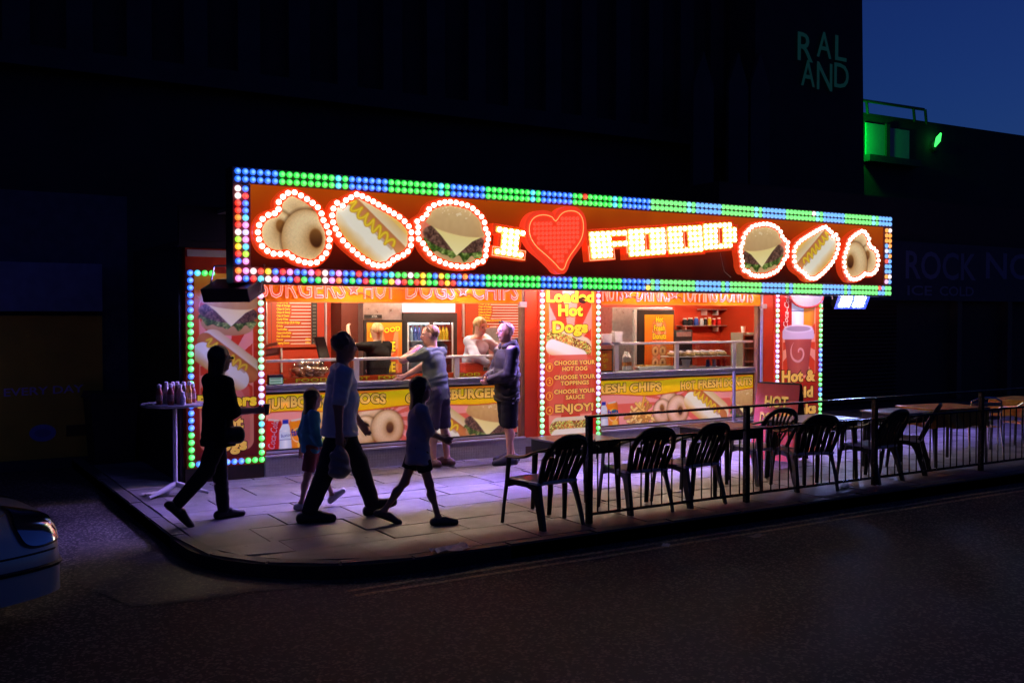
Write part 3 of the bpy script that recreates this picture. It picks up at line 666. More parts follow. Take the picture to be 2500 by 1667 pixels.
def offset(poly, d):
    P = np.array(poly); n = len(P); A = sum(P[i][0]*P[(i+1) % n][1]-P[(i+1) % n][0]*P[i][1] for i in range(n)); s = 1 if A > 0 else -1; o = []
    for i in range(n):
        t = P[(i+1) % n]-P[i-1]; t = t/np.linalg.norm(t); o.append(P[i]+s*d*np.array([t[1], -t[0]]))
    return [tuple(p) for p in o]
def dense(poly, k=3):
    """Catmull-Rom through the ring so that the sawn edge is round"""
    P = np.array(poly); n = len(P); o = []
    for i in range(n):
        a, b, c, d = P[i-1], P[i], P[(i+1) % n], P[(i+2) % n]
        for j in range(k):
            t = j/k; o.append(tuple(0.5*((2*b)+(-a+c)*t+(2*a-5*b+4*c-d)*t*t+(-a+3*b-3*c+d)*t**3)))
    return o
M_CUT = emit('lit_red_acrylic', (1.0, 0.07, 0.012), 0.42, srgb(235, 52, 16))
M_FOODGLOW = vcol('self_glow_food_print', 0.35, 0.4, emis=0.85)  # glow put into the food prints instead of light from the bulbs
M_BULBS = emit('letter_bulb', (1.0, 0.88, 0.66), 9.0)
M_BULB = emit('warm_white_bulb', (1.0, 0.86, 0.68), 5.0)
def bulb_mesh(r, mb=None):
    b = MB(); b.lathe([(r*0.7, 0.0), (r*0.98, -r*0.35), (r*0.92, -r*0.8), (r*0.5, -r*1.15), (0.0, -r*1.25)], n=10, axis='y'); me = b.mesh('bulb'); me.materials.append(mb or M_BULB)
    me.polygons.foreach_set('use_smooth', [True]*len(me.polygons)); return me
BUL = bulb_mesh(0.0315); BUS = bulb_mesh(0.031, M_BULBS)
def cutout(name, ring, paint, single=True):
    o = MB().prism(dense(offset(ring, 0.052)), FY, SY+0.008).build(name, M_CUT, sign)
    inner = dense(offset(ring, -0.045)); xs = [p[0] for p in inner]; zs = [p[1] for p in inner]
    c = Canvas(min(xs)-0.02, min(zs)-0.02, max(xs)+0.02, max(zs)+0.02, 0.0085); c.fill(rgb(232, 120, 80)); paint(c, np.mean([p[0] for p in ring]), np.mean([p[1] for p in ring]))
    c.keep = poly_sd(c.X, c.Z, inner) < 0.004; c.build('food_print', FY-0.004, M_FOODGLOW, o, gain=0.8)
    for p in dense(inner[::3], 1): pass
    if single:
        for p in ring: addobj('bulb', BUL, None, o, (p[0], FY, p[1]))
    else:
        b = MB()
        for p in ring: b.lathe([(0.023, 0.0), (0.0305, -0.012), (0.029, -0.027), (0.017, -0.039), (0.0, -0.042)], c=(p[0], FY, p[1]), n=8, axis='y')
        tag(b.build('bulbs', M_BULB, o), kind='stuff')
    return o
def Pdonut(mir):
    def f(c, cx, cz):
        c.fill(rgb(228, 130, 96))
        donut(c, cx-0.02*mir, cz+0.26, 0.28, 0.5*mir, 0.72, (0.1, -0.6, 0.2), mir, 0.2)
        donut(c, cx-0.21*mir, cz-0.08, 0.30, 0.2*mir, 0.85, (0.22, 0.35, 0.24), mir, 0.2)
        donut(c, cx+0.14*mir, cz-0.11, 0.35, 0.1*mir, 0.86, (0.30, 0.06, 0.30), mir, 0.2)
    return f
def Pdog(mir):
    def f(c, cx, cz): c.fill(rgb(228, 186, 96)); hotdog(c, cx, cz, 0.52, -0.72*mir, mir, 0.25)
    return f
def Pbur(mir):
    def f(c, cx, cz): c.fill(rgb(224, 120, 90)); burger(c, cx+0.02*mir, cz+0.02, 0.45, -0.16*mir, mir, 0.30)
    return f
cutout('food_cutout', rings['donut'], Pdonut(1)); cutout('food_cutout', rings['dog'], Pdog(1)); cutout('food_cutout', rings['burger'], Pbur(1))
def mirrored(ring, cx, cz, target=None):
    P = np.array(ring); c = (P.max(0)+P.min(0))/2; o = [(cx-(p[0]-c[0]), cz+(p[1]-c[1])) for p in P]; return o
def boxc(Q, x0, y0, x1, y1): a = Q(x0, y0); b = Q(x1, y1); return (a[0]+b[0])/2, (a[1]+b[1])/2
cutout('food_cutout', mirrored(rings['burger'], *boxc(Q3, 825, 232, 1265, 720)), Pbur(-1), False)
cutout('food_cutout', mirrored(rings['dog'], *boxc(Q3, 1280, 262, 1740, 735)), Pdog(-1), False)
cutout('food_cutout', mirrored(rings['donut'], *boxc(Q3, 1745, 300, 2085, 750)), Pdonut(-1), False)
# letters: raised red boxes with an amber face and rows of bulbs
M_FACE = mat('amber_letter_face', srgb(255, 190, 70), 0.4); M_TUBE = emit('pale_orange_tube', (1.0, 0.42, 0.16), 1.5)
def letter(rows, q00, q10, q01, hole=None, single=True, name='sign_letter', r=0.031):
    """rows: bulb columns per row, on a lattice from lower left q00 to lower right q10 and upper left q01"""
    q00, q10, q01 = map(np.array, (q00, q10, q01)); nc = max(max(rw) for rw in rows)+1; nr = len(rows)
    ex = (q10-q00)/(nc-1); ez = (q01-q00)/(nr-1)
    at = lambda i, j: q00+ex*i+ez*j
    # outline as union of row rectangles -> draw per row run blocks, all in one mesh
    o = MB(); fc = MB(); tb = MB()
    def rect(b, i0, i1, j0, j1, e, y0, y1):
        P = [at(i0-e, j0-e), at(i1+e, j0-e), at(i1+e, j1+e), at(i0-e, j1+e)]; b.prism([tuple(p) for p in P], y0, y1)
    runs = []
    for j, rw in enumerate(rows):
        s = rw[0]; p = s
        for c in list(rw[1:])+[None]:
            if c is None or c != p+1: runs.append((s, p, j)); s = c
            p = c if c is not None else p
    merged = []
    for (a, b, j) in sorted(runs):
        if merged and merged[-1][0] == a and merged[-1][1] == b and merged[-1][3] == j-1: merged[-1][3] = j
        else: merged.append([a, b, j, j])
    for k, (a, b, j0, j1) in enumerate(merged): rect(o, a, b, j0, j1, 1.02, FY+0.0007*k, SY+0.008-0.0007*k)
    ob = o.build(name, M_CUT, sign)
    for k, (a, b, j0, j1) in enumerate(merged): rect(fc, a, b, j0, j1, 0.58, FY-0.006-0.0005*k, FY-0.0035)
    fc.build('letter_face', M_FACE, ob)
    for k, (a, b, j0, j1) in enumerate(merged):
        P = [at(a-0.80, j0-0.80), at(b+0.80, j0-0.80), at(b+0.80, j1+0.80), at(a-0.80, j1+0.80)]
        if k in (0,) or len(merged) <= 2: tb.tube([(p[0], FY-0.010, p[1]) for p in P+[P[0]]], 0.005, 5)
    tb.build('neon_tube', M_TUBE, ob)
    if single:
        for j, rw in enumerate(rows):
            for c in rw: p = at(c, j); addobj('bulb', BUS, None, ob, (p[0], FY-0.006, p[1]))
    else:
        b = MB()
        for j, rw in enumerate(rows):
            for c in rw: p = at(c, j); b.lathe([(r*0.7, 0.0), (r*0.98, -0.01), (r*0.9, -0.022), (0.0, -0.032)], c=(p[0], FY-0.006, p[1]), n=8, axis='y')
        tag(b.build('bulbs', M_BULBS, ob), kind='stuff')
    return ob
R = lambda *a: list(a)
full = [0, 1, 2, 3, 4, 5, 6]; ring7 = [0, 1, 2, 4, 5, 6]
letter([R(0,1,2,3,4), R(1,2,3), R(1,2,3), R(1,2,3), R(0,1,2,3,4)], Q2(835, 722), Q2(1058, 755), Q2(855, 512))
letter([R(0,1,2,3), R(0,1,2,3), full, R(0,1,2,3), full], Q2(1760, 765), Q2(2068, 745), Q2(1738, 560))
Q6 = lambda x, y: (lambda p: (p[0], p[2]))(onY(1580+x/7.35, 500+y/7.35, FY))
# O O D: pixel anchors of the first and last bulb of the lowest row and of the first of the top row
letter([full, ring7, ring7, ring7, full], Q2(2120, 745), Q3(140, 495), Q2(2110, 535))
letter([full, ring7, ring7, ring7, full], Q3(212, 490), Q3(476, 472), Q3(198, 295), single=False)
letter([R(0,1,2,3,4,5), ring7, ring7, ring7, R(0,1,2,3,4,5)], Q3(525, 455), Q3(782, 435), Q3(518, 268), single=False)
heart_px = [(1385,435),(1350,395),(1290,375),(1230,378),(1180,400),(1145,445),(1132,505),(1140,570),(1165,625),(1210,685),(1280,745),(1340,800),(1390,850),(1425,890),(1455,895),(1475,865),(1490,820),(1530,750),(1575,690),(1615,630),(1640,570),(1650,500),(1645,430),(1625,380),(1585,345),(1530,335),(1470,345),(1425,380)]
hp = [Q2(*p) for p in heart_px]
M_HRED = emit('lit_heart_red', (0.98, 0.05, 0.018), 0.82, (0.6, 0.03, 0.015))
ho = MB().prism(dense(offset(hp, 0.062), 2), FY-0.02, SY+0.008).build('heart', M_HRED, sign)
MB().tube([(p[0], FY-0.034, p[1]) for p in dense(hp+[], 2)+[hp[0]]], 0.006, 6).build('neon_tube', emit('heart_tube', (1.0, 0.36, 0.10), 1.3), ho)
hb = MB(); hin = offset(hp, -0.055); 
for i in range(40):
    for j in range(40):
        x = min(p[0] for p in hp)+0.03+i*0.061; z = min(p[1] for p in hp)+0.02+j*0.061+0.004*i
        if poly_sd(np.array([[x]]), np.array([[z]]), hin)[0, 0] < 0: hb.lathe([(0.026, 0.0), (0.027, -0.010), (0.020, -0.020), (0.0, -0.026)], c=(x, FY-0.02, z), n=8, axis='y')
tag(hb.build('heart_lamps', emit('dim_red_lamp', (1.0, 0.10, 0.05), 0.90, (0.7, 0.06, 0.04)), ho), kind='stuff')
# a trailing cable below the letters
MB().tube([(Q3(700, 505)[0], SY-0.01, Q3(700, 505)[1]), (Q3(712, 570)[0], SY-0.01, Q3(712, 570)[1]), (Q3(735, 670)[0], SY-0.01, Q3(735, 670)[1]), (Q3(795, 722)[0], SY-0.01, Q3(795, 722)[1])], 0.005, 5).build('cable', mat('pale_cable', (0.6, 0.5, 0.4), 0.5), sign)
# ------------------------------------------------------------------ kiosk body
M_RED = mat('orange_red_laminate', srgb(214, 62, 20), 0.4, var=0.08, scale=3)
M_REDW = mat('red_inner_wall', srgb(176, 52, 22), 0.5, var=0.08, scale=2)
M_STEEL = mat('brushed_steel', (0.55, 0.55, 0.57), 0.32, 0.9, var=0.12, scale=20)
M_ALU = mat('aluminium_trim', (0.68, 0.67, 0.68), 0.35, 0.6, var=0.08, scale=12)
M_BLACK = mat('black_trim', (0.012, 0.011, 0.012), 0.4)
M_WHITEP = mat('white_plastic', (0.72, 0.71, 0.70), 0.4, var=0.04)
def chequer(m):
    nt = m.node_tree; b = nt.nodes['Principled BSDF']; tc = nt.nodes.new('ShaderNodeTexCoord')
    mp = nt.nodes.new('ShaderNodeMapping'); mp.inputs['Rotation'].default_value = (0.0, 0.785, 0.0); mp.inputs['Scale'].default_value = (38, 38, 38)
    wv = nt.nodes.new('ShaderNodeTexChecker'); wv.inputs['Scale'].default_value = 1.0
    bp = nt.nodes.new('ShaderNodeBump'); bp.inputs['Strength'].default_value = 0.6; bp.inputs['Distance'].default_value = 0.004
    nt.links.new(tc.outputs['Object'], mp.inputs[0]); nt.links.new(mp.outputs[0], wv.inputs[0]); nt.links.new(wv.outputs['Fac'], bp.inputs['Height']); nt.links.new(bp.outputs[0], b.inputs['Normal'])
M_CHEQ = mat('chequer_plate', (0.36, 0.36, 0.38), 0.45, 0.5, var=0.12, scale=15); chequer(M_CHEQ)
ki = thing('food_kiosk', 'bright orange and red food kiosk with two open serving counters', 'kiosk')
PY = 0.16     # counter fronts sit back on the plinth
for a, b in ((0.032, 1.98), (1.986, 3.74), (5.07, 6.7), (6.706, 8.36)): box('plinth_plate', a, b, 0.0, 0.03, 0.0, 0.232, M_CHEQ, ki)
box('floor', -0.86, 9.70, 0.034, 2.55, 0.02, 0.236, MATS['chequer_plate'], ki)
for a, b in ((0.032, 3.74), (5.07, 8.36)): box('step_edge', a, b, -0.012, 0.05, 0.2365, 0.256, M_ALU, ki, 0.004)
box('pylon_base', -0.90, 0.028, 0.03, 0.5, 0.0, 0.17, mat('brown_base', (0.07, 0.035, 0.025), 0.7, var=0.2), ki)
box('pylon_base', 3.745, 5.065, 0.03, 0.5, 0.0, 0.11, MATS['brown_base'], ki); box('pylon_base', 8.365, 9.82, 0.03, 0.5, 0.0, 0.15, MATS['brown_base'], ki)
box('back_wall', -0.86, 9.70, 2.42, 2.52, 0.24, 2.70, M_REDW, ki); box('side_cladding', -0.945, -0.903, 0.10, 2.6, 0.0, 2.722, M_BLACK, ki); box('side_wall', -0.90, -0.864, 0.12, 2.52, 0.18, 2.72, M_REDW, ki)
box('side_wall', 9.70, 9.80, 0.12, 2.52, 0.16, 2.72, M_REDW, ki)
box('ceiling', -0.86, 9.70, 0.03, 2.42, 2.62, 2.70, mat('cream_ceiling', (0.62, 0.56, 0.48), 0.6, var=0.06), ki)
box('roof', -0.95, 9.85, 0.02, 2.6, 2.724, 2.80, M_BLACK, ki); box('header_wall', -0.95, 9.85, 0.02, 0.10, 2.801, 3.20, M_BLACK, ki)
# red uprights and cladding at the openings
for a, b in ((3.76, 5.05), (8.38, 9.74)): box('front_wall', a, b, 0.045, 0.12, 0.118, 2.72, M_RED, ki)
box('front_wall', -0.88, 0.02, 0.045, 0.12, 0.172, 2.72, M_RED, ki)
for x in (3.70, 8.27): box('upright', x, x+0.055, 0.05, 0.13, 0.24, 2.6, mat('wood_upright', (0.16, 0.07, 0.03), 0.5, var=0.25), ki)
box('upright', 8.335, 8.375, 0.03, 0.10, 0.24, 2.6, M_ALU, ki)
for x in (3.64, 8.30): box('junction_box', x, x+0.11, -0.02, 0.048, 2.055, 2.13, mat('beige_box', (0.5, 0.38, 0.28), 0.5), ki, 0.006)
# counters
panel_z = (0.305, 1.0)
def counter(x0, x1, zr, posts, tag_=''):
    box('counter_top', x0, x1, 0.085, 0.50, 1.055, 1.095, M_STEEL, ki, 0.005); box('counter_lip', x0, x1, 0.10, 0.15, 1.008, 1.052, M_ALU, ki, 0.004)
    box('trim_strip', x0, x1, PY-0.035, PY+0.02, 0.978, 1.006, M_BLACK, ki); box('trim_strip', x0, x1, PY-0.02, PY+0.02, 0.288, 0.306, M_BLACK, ki)
    box('kick_strip', x0, x1, PY-0.03, PY+0.02, 0.257, 0.287, M_ALU, ki)
    box('screen_rail', x0, x1, 0.20, 0.245, zr-0.035, zr, M_ALU, ki, 0.004)
    for p in posts: box('screen_post', p-0.035, p+0.035, 0.205, 0.24, 1.097, zr-0.037, M_ALU, ki)
    ed = [x0]+list(posts)+[x1]
    for a, b in zip(ed[:-1], ed[1:]): box('screen_glass', a+0.04, b-0.04, 0.218, 0.224, 1.098, zr-0.038, glass('counter_glass'), ki)
    box('counter_body', x0, x1, PY+0.022, 0.9, 0.24, 1.05, M_REDW, ki)
counter(0.05, 3.70, 1.40, (onY(870, 900, 0.22)[0], onY(1115, 900, 0.22)[0]))
counter(5.05, 8.33, 1.535, (onY(1504.5, 880, 0.22)[0], onY(1652, 880, 0.22)[0], onY(1792, 880, 0.22)[0]))
# the slim leg that carries the display case corner
box('case_leg', 7.70, 7.735, -0.005, 0.035, 0.257, 1.05, mat('blue_grey_metal', (0.30, 0.30, 0.42), 0.4, 0.5), ki)
# printed counter fronts
def front(x0, x1, words, paint):
    c = Canvas(x0, panel_z[0], x1, panel_z[1]-0.02, 0.0085); c.fill(rgb(232, 120, 130)); 
    for cx in np.arange(x0+0.5, x1+0.6, 1.15): pass
    xm = (x0+x1)/2; rays(c, xm-0.2, 0.62, 17, rgb(246, 168, 168), rgb(222, 82, 62))
    c.C = c.C*0.62+rgb(240, 128, 118)*0.38
    paint(c)
    w = np.sin((c.X-x0)*2*math.pi/((x1-x0)/2)*1.0+0.6)*0.022
    c.put(-(c.Z-(0.735+w)), rgb(196, 64, 26), 1.0); c.put(-(c.Z-(0.748+w)), lerp3(rgb(252, 190, 20), rgb(250, 216, 20), np.clip((c.Z-0.75)/0.2, 0, 1)), 1.0)
    c.put(-(c.Z-(0.955+w*0.7)), rgb(244, 140, 30), 1.0)
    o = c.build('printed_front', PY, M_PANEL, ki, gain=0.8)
    for (s, a, b, z, wp) in words: text2('lettering', s, a, z, b-a, 0.135, PY-0.007, M_GOLD, M_INK, o, 0.05, 0.04, warp=wp)
    return o
def fx(px, py=1000): return onY(px, py, PY)[0]
def coke(c, cx, cz, s, rot): can(c, cx, cz, s, rot, rgb(220, 30, 22), rgb(130, 10, 8))
def bottle(c, cx, cz, s):
    u, v = c.loc(cx, cz, s); c.put(rrect(u, v, 0, -0.25, 0.42, 0.78, 0.18), lerp3(rgb(240, 238, 250), rgb(190, 196, 225), np.clip(np.abs(u)*2.2, 0, 1)), s)
    c.put(poly_sd(u, v, [(-0.42, 0.4), (0.42, 0.4), (0.17, 0.85), (-0.17, 0.85)]), rgb(216, 222, 244), s); c.put(rrect(u, v, 0, 0.95, 0.2, 0.14, 0.04), rgb(36, 44, 170), s)
    c.put(rrect(u, v, 0, 0.02, 0.42, 0.25, 0.02), rgb(208, 214, 238), s); c.put(rrect(u, v, 0, -0.24, 0.42, 0.02, 0.01), rgb(80, 80, 170), s)
def fanta(c, cx, cz, s):
    u, v = can(c, cx, cz, s, 0.12, rgb(246, 140, 20), rgb(190, 86, 10)); c.put(ell(u, v, 0, 0.02, 0.44, 0.44), rgb(250, 240, 232), s); c.put(ell(u, v, 0, 0.02, 0.40, 0.40), rgb(246, 138, 20), s)
    c.put(ell(u, v, 0.12, 0.3, 0.24, 0.14), rgb(80, 150, 40), s); c.put(ell(u, v, 0.1, -0.6, 0.26, 0.24), rgb(250, 190, 70), s)
def paintL(c):
    coke(c, fx(664, 1050), 0.47, 0.20, -0.12); bottle(c, fx(697, 1050), 0.46, 0.185); fanta(c, fx(729, 1050), 0.46, 0.2)
    burger(c, fx(790, 1040), 0.52, 0.24); donut(c, fx(868, 1040), 0.47, 0.2, 0.3, 0.9, (0.1, 0.3, 0.3), pink=0.3)
    donut(c, fx(905, 1000), 0.62, 0.17, 0.2, 1.2, (0.1, -0.4, 0.25), pink=0.4); donut(c, fx(893, 1040), 0.46, 0.19, 0.1, 0.95, (-0.05, 0.32, 0.3), pink=0.3); donut(c, fx(946, 1040), 0.48, 0.235, 0.0, 0.98, (0.15, 0.02, 0.30), pink=0.3)
    hotdog(c, fx(1075, 1030), 0.52, 0.46, -0.62); burger(c, fx(1190, 1030), 0.50, 0.36, -0.2)
def wave(a, b): return lambda t: a*math.sin(t*math.pi)+b*t
front(0.05, 3.70, [('JUMBO', fx(650, 985), fx(750, 985), 0.778, wave(0.02, 0.02)), ('HOT', fx(758, 985), fx(842, 985), 0.80, wave(0.0, 0.0)), ('DOGS', fx(855, 985), fx(942, 985), 0.80, wave(0.012, -0.01)),
      ('CHEESEBURGER', fx(990, 975), fx(1217, 975), 0.785, wave(0.012, 0.02))], paintL)
def paintR(c):
    bottle(c, fx(1474, 1010), 0.46, 0.185); fanta(c, fx(1497, 1010), 0.45, 0.2); chips(c, fx(1563, 1000), 0.46, 0.30)
    donut(c, fx(1632, 1000), 0.60, 0.17, 0.4, 1.1, (0.1, -0.3, 0.2), pink=0.6); donut(c, fx(1617, 1010), 0.46, 0.19, 0.1, 0.95, (0.0, 0.3, 0.28), pink=0.6); donut(c, fx(1655, 1005), 0.47, 0.23, 0.0, 0.95, (0.22, -0.05, 0.28), pink=0.6)
    hotdog(c, fx(1725, 990), 0.52, 0.48, -0.6); burger(c, fx(1822, 980), 0.48, 0.36, -0.1)
front(5.05, 8.28, [('FRESH', fx(1443, 945), fx(1527, 945), 0.775, wave(0.0, 0.02)), ('CHIPS', fx(1537, 945), fx(1614, 945), 0.775, wave(0.015, 0.0)),
      ('HOT', fx(1661, 940), fx(1697, 940), 0.775, wave(0.0, 0.012)), ('FRESH', fx(1704, 940), fx(1761, 935), 0.785, wave(0.0, 0.01)), ('DONUTS', fx(1767, 935), fx(1835, 930), 0.79, wave(0.0, 0.01))], paintR)
a = fx(652, 1060); text('lettering', 'Coca-Cola', a+0.09, 0.31, 0.34, 0.085, PY-0.006, M_WHITE, ki, 0.012, tilt=1.42, shear=0.3)
text('lettering', 'fanta', fx(712, 1050), 0.45, 0.16, 0.09, PY-0.006, M_BLUEI, ki, 0.03, tilt=0.15); text('lettering', 'Buxton', fx(686, 1045), 0.445, 0.13, 0.04, PY-0.006, M_BLUEI, ki, 0.005, tilt=0.1)
text('lettering', 'fanta', fx(1484, 1000), 0.45, 0.2, 0.09, PY-0.006, M_BLUEI, ki, 0.03, tilt=0.1)
# neon fascias
M_FASC = mat('orange_fascia', srgb(246, 140, 24), 0.22, var=0.10, scale=2, coat=0.3)
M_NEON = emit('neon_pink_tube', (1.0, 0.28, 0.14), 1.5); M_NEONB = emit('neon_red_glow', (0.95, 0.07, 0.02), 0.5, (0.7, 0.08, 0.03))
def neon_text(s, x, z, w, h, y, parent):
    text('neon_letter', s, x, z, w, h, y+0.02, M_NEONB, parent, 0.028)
    cu = bpy.data.curves.new('t', 'FONT'); cu.body = s; cu.fill_mode = 'NONE'; cu.bevel_depth = 0.013; cu.bevel_resolution = 0; cu.resolution_u = 2; cu.offset = -0.004
    ob = bpy.data.objects.new('t', cu); COL.objects.link(ob); me = bpy.data.meshes.new_from_object(ob.evaluated_get(bpy.context.evaluated_depsgraph_get()))
    n = len(me.vertices); co = np.zeros(n*3); me.vertices.foreach_get('co', co); co = co.reshape(-1, 3); bpy.data.objects.remove(ob); bpy.data.curves.remove(cu)
    c0 = text_geo(s, 0.0)[0]; h0 = np.ptp(text_geo('H', 0.0)[0][:, 1]); sx = w/np.ptp(c0[:, 0]); shh = h/h0
    P = np.stack([x+(co[:, 0]-c0[:, 0].min())*sx, y+co[:, 2]*0.5, z+co[:, 1]*shh], 1); me.vertices.foreach_set('co', P.astype(np.float32).ravel()); me.materials.clear(); me.update()
    return addobj('neon_tube', me, M_NEON, parent)
def star(x, z, r, y, parent):
    P = [(x+(r if i % 2 == 0 else r*0.42)*math.sin(i*math.pi/5), y, z+(r if i % 2 == 0 else r*0.42)*math.cos(i*math.pi/5)) for i in range(11)]
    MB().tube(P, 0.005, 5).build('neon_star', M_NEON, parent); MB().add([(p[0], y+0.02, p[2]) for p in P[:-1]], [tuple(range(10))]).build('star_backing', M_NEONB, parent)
def fascia(x0, x1, words, stars):
    o = box('neon_fascia', x0, x1, 0.02, 0.045, 2.118, 2.62, M_FASC, ki); box('fascia_trim', x0, x1, 0.0, 0.044, 2.10, 2.116, mat('orange_trim', srgb(235, 120, 30), 0.4), ki)
    for s, a, b in words: neon_text(s, a, 2.155, b-a, 0.27, -0.012, o)
    for a in stars: star(a, 2.27, 0.085, -0.012, o)
    cb = MB()
    for i, a in enumerate(stars): cb.tube([(a-0.25, -0.004, 2.5), (a-0.12, -0.006, 2.28), (a-0.02, -0.008, 2.2), (a+0.1, -0.006, 2.23), (a+0.22, -0.004, 2.17)], 0.005, 5)
    cb.build('cable', M_BLACK, o)
n0 = lambda px: onY(px, 715, 0.0)[0]
fascia(0.02, 3.69, [('BURGERS', n0(628), n0(842)), ('HOT', n0(888), n0(964)), ('DOGS', n0(990), n0(1110)), ('CHIPS', n0(1153), n0(1264))], [n0(863), n0(1130)])
fascia(5.06, 8.30, [('NUTS', n0(1470), n0(1520)), ('DRINKS', n0(1554), n0(1635)), ('TOPPING DONUTS', n0(1663), n0(1838))], [n0(1533), n0(1645)])
# fluorescent battens below the sign and on the kiosk ceiling
M_FLUO = emit('violet_white_fluorescent', (1.0, 0.66, 0.52), 210.0); M_FLUW = emit('warm_white_fluorescent', (1.0, 0.80, 0.58), 400.0)
bt = 0
for (x, y, z, L, mm, where, lab) in ((0.55, -0.49, 2.50, 1.15, M_FLUO, 'x', 'white fluorescent batten above the BURGERS neon letters'), (1.95, -0.49, 2.50, 1.15, M_FLUO, 'x', 'white fluorescent batten above the HOT DOGS neon letters'), (3.75, -0.49, 2.50, 1.15, M_FLUO, 'x', 'white fluorescent batten above the Loaded Hot Dogs panel'), (5.4, -0.49, 2.50, 1.15, M_FLUO, 'x', 'white fluorescent batten above the DRINKS neon letters'), (8.5, -0.49, 2.50, 1.15, M_FLUO, 'x', 'white fluorescent batten above the hot drink cup panel'), (6.9, -0.49, 2.50, 1.15, M_FLUO, 'x', 'white fluorescent batten above the TOPPING DONUTS neon letters'),
        (0.9, 1.0, 2.60, 1.2, M_FLUW, 'x', 'warm ceiling batten over the left serving counter by the menu'), (2.9, 1.0, 2.60, 1.2, M_FLUW, 'x', 'warm ceiling batten over the left serving counter by the drinks fridge'), (5.6, 1.0, 2.60, 1.2, M_FLUW, 'x', 'warm ceiling batten over the donut counter by the steel fridge'), (7.7, 1.0, 2.60, 1.2, M_FLUW, 'x', 'warm ceiling batten over the donut counter by the jar shelf')):
    t = thing('fluorescent_batten', lab, 'lamp', (x, y, z), 0, 'fluorescent battens of the kiosk')
    MB().box(-0.03, L+0.03, -0.03, 0.03, 0.0, 0.03).build('batten', M_WHITEP, t); MB().tube([(0, 0, -0.016), (L, 0, -0.016)], 0.014, 8).build('tube', mm, t)
soffit = box('soffit', sx0, sx1, -0.53, 0.018, 3.12, 3.16, mat('soffit_paint', (0.10, 0.09, 0.09), 0.5), ki)
# ------------------------------------------------------------------ lamp edged picture pylons
def pylon(label, x0, x1, z0, z1, paint, lettering, seqs, topn=0, botn=0, y=0.02, mp=M_PANEL):
    """lamps sit on the line x0/x1 (columns) and z0 (bottom row)"""
    t = thing('picture_pylon', label, 'advert panel', (x0, y, 0), 0, 'lamp edged picture panels of the kiosk')
    w = x1-x0
    MB().box(-0.055, w+0.055, 0.0, 0.022, z0-0.05, z1+0.05).build('panel', M_RED, t)
    c = Canvas(0.045, z0+0.05, w-0.045, z1, 0.0078); paint(c, w); c.build('printed_picture', -0.004, mp, t, gain=0.8)
    if lettering: lettering(t, w)
    n = int(round((z1-z0)/0.0837))
    for x, sq in ((0.0, seqs[0]), (w, seqs[1])):
        for k in range(n+1): addobj('lamp_cap', CAPM[sq[k % len(sq)]], None, t, (x, -0.002, z1-k*(z1-z0)/n))
    m_ = int(round(w/0.0837))
    for k in range(1, m_): addobj('lamp_cap', CAPM[seqs[2][k % len(seqs[2])]], None, t, (k*w/m_, -0.002, z0))
    for k in range(1, topn+1): addobj('lamp_cap', CAPM['CGGGGG'[k-1]], None, t, (k*w/m_, -0.002, z1))
    return t
def sunburst(c, w, z0, z1, cz, a=1.0):
    wv = 0.30*w+0.05*w*np.sin(c.Z*5.0)+np.where(c.Z > cz, 0.06*w, 0)
    d = np.maximum(np.abs(c.X-w/2)-(0.36*w), np.abs(c.Z-(z0+z1)/2)-(z1-z0)/2)
    d = rrect(c.X, c.Z, w/2, (z0+z1)/2, 0.37*w, (z1-z0)/2, 0.1)
    c.put(d-0.012, rgb(248, 150, 120), 1.0); rays(c, w/2, cz, 9, rgb(248, 152, 128), rgb(222, 62, 32), d, a)
def paintPL(c, w):
    c.vgrad([(0, rgb(112, 14, 10)), (0.2, rgb(170, 30, 16)), (0.6, rgb(214, 52, 20)), (0.85, rgb(238, 110, 30)), (1, rgb(250, 170, 60))])
    sunburst(c, w, 0.36, 2.15, 1.35); c.put(rrect(c.X, c.Z, w/2, 0.75, 0.33*w, 0.38, 0.08), rgb(236, 120, 110), 1.0, 0.7)
    burger(c, w*0.54, 2.03, 0.36, -0.10); hotdog(c, w*0.50, 1.42, 0.415, -0.66)
def lettPL(t, w):
    text2('lettering', 'Burgers', 0.07, 0.865, w-0.13, 0.15, -0.010, M_YEL, M_INK, t, 0.05, 0.045)
    text2('lettering', 'Hot', 0.24, 0.60, w-0.46, 0.15, -0.010, M_GOLD, M_INK, t, 0.05, 0.045); text2('lettering', 'Dogs', 0.16, 0.345, w-0.34, 0.15, -0.010, M_GOLD, M_INK, t, 0.05, 0.045)
sB = 'BBBBBBGGGGGGGGBGBBBBBBGGGGGGG'
pylon('tall lamp edged panel picturing a burger and hot dog beside the condiment table', -0.832, -0.005, 0.215, 2.43, paintPL, lettPL, (sB, 'VVVVSVSSSSSSSSVVVVVVSCSGSGGG', 'GBBBBBBBGG'), 3, mp=M_PANELD)
def paintPM(c, w):
    c.vgrad([(0, rgb(196, 30, 24)), (0.35, rgb(222, 70, 24)), (1, rgb(248, 130, 34))])
    sunburst(c, w, 0.22, 2.42, 1.45); loaded(c, w*0.46, 1.50, 0.40, -0.30)
    c.put(rrect(c.X, c.Z, w/2, 0.95, 0.42*w, 0.43, 0.1), rgb(226, 84, 60), 1.0, 0.8)
    loaded(c, w*0.5, 0.30, 0.36, 0.0); 
    for k in range(4): 
        z = 1.21-k*0.205; c.put(ell(c.X, c.Z, 0.125, z, 0.062, 0.062), rgb(246, 170, 50), 1.0); c.put(ell(c.X, c.Z, 0.125, z, 0.046, 0.046), rgb(214, 66, 34), 1.0)
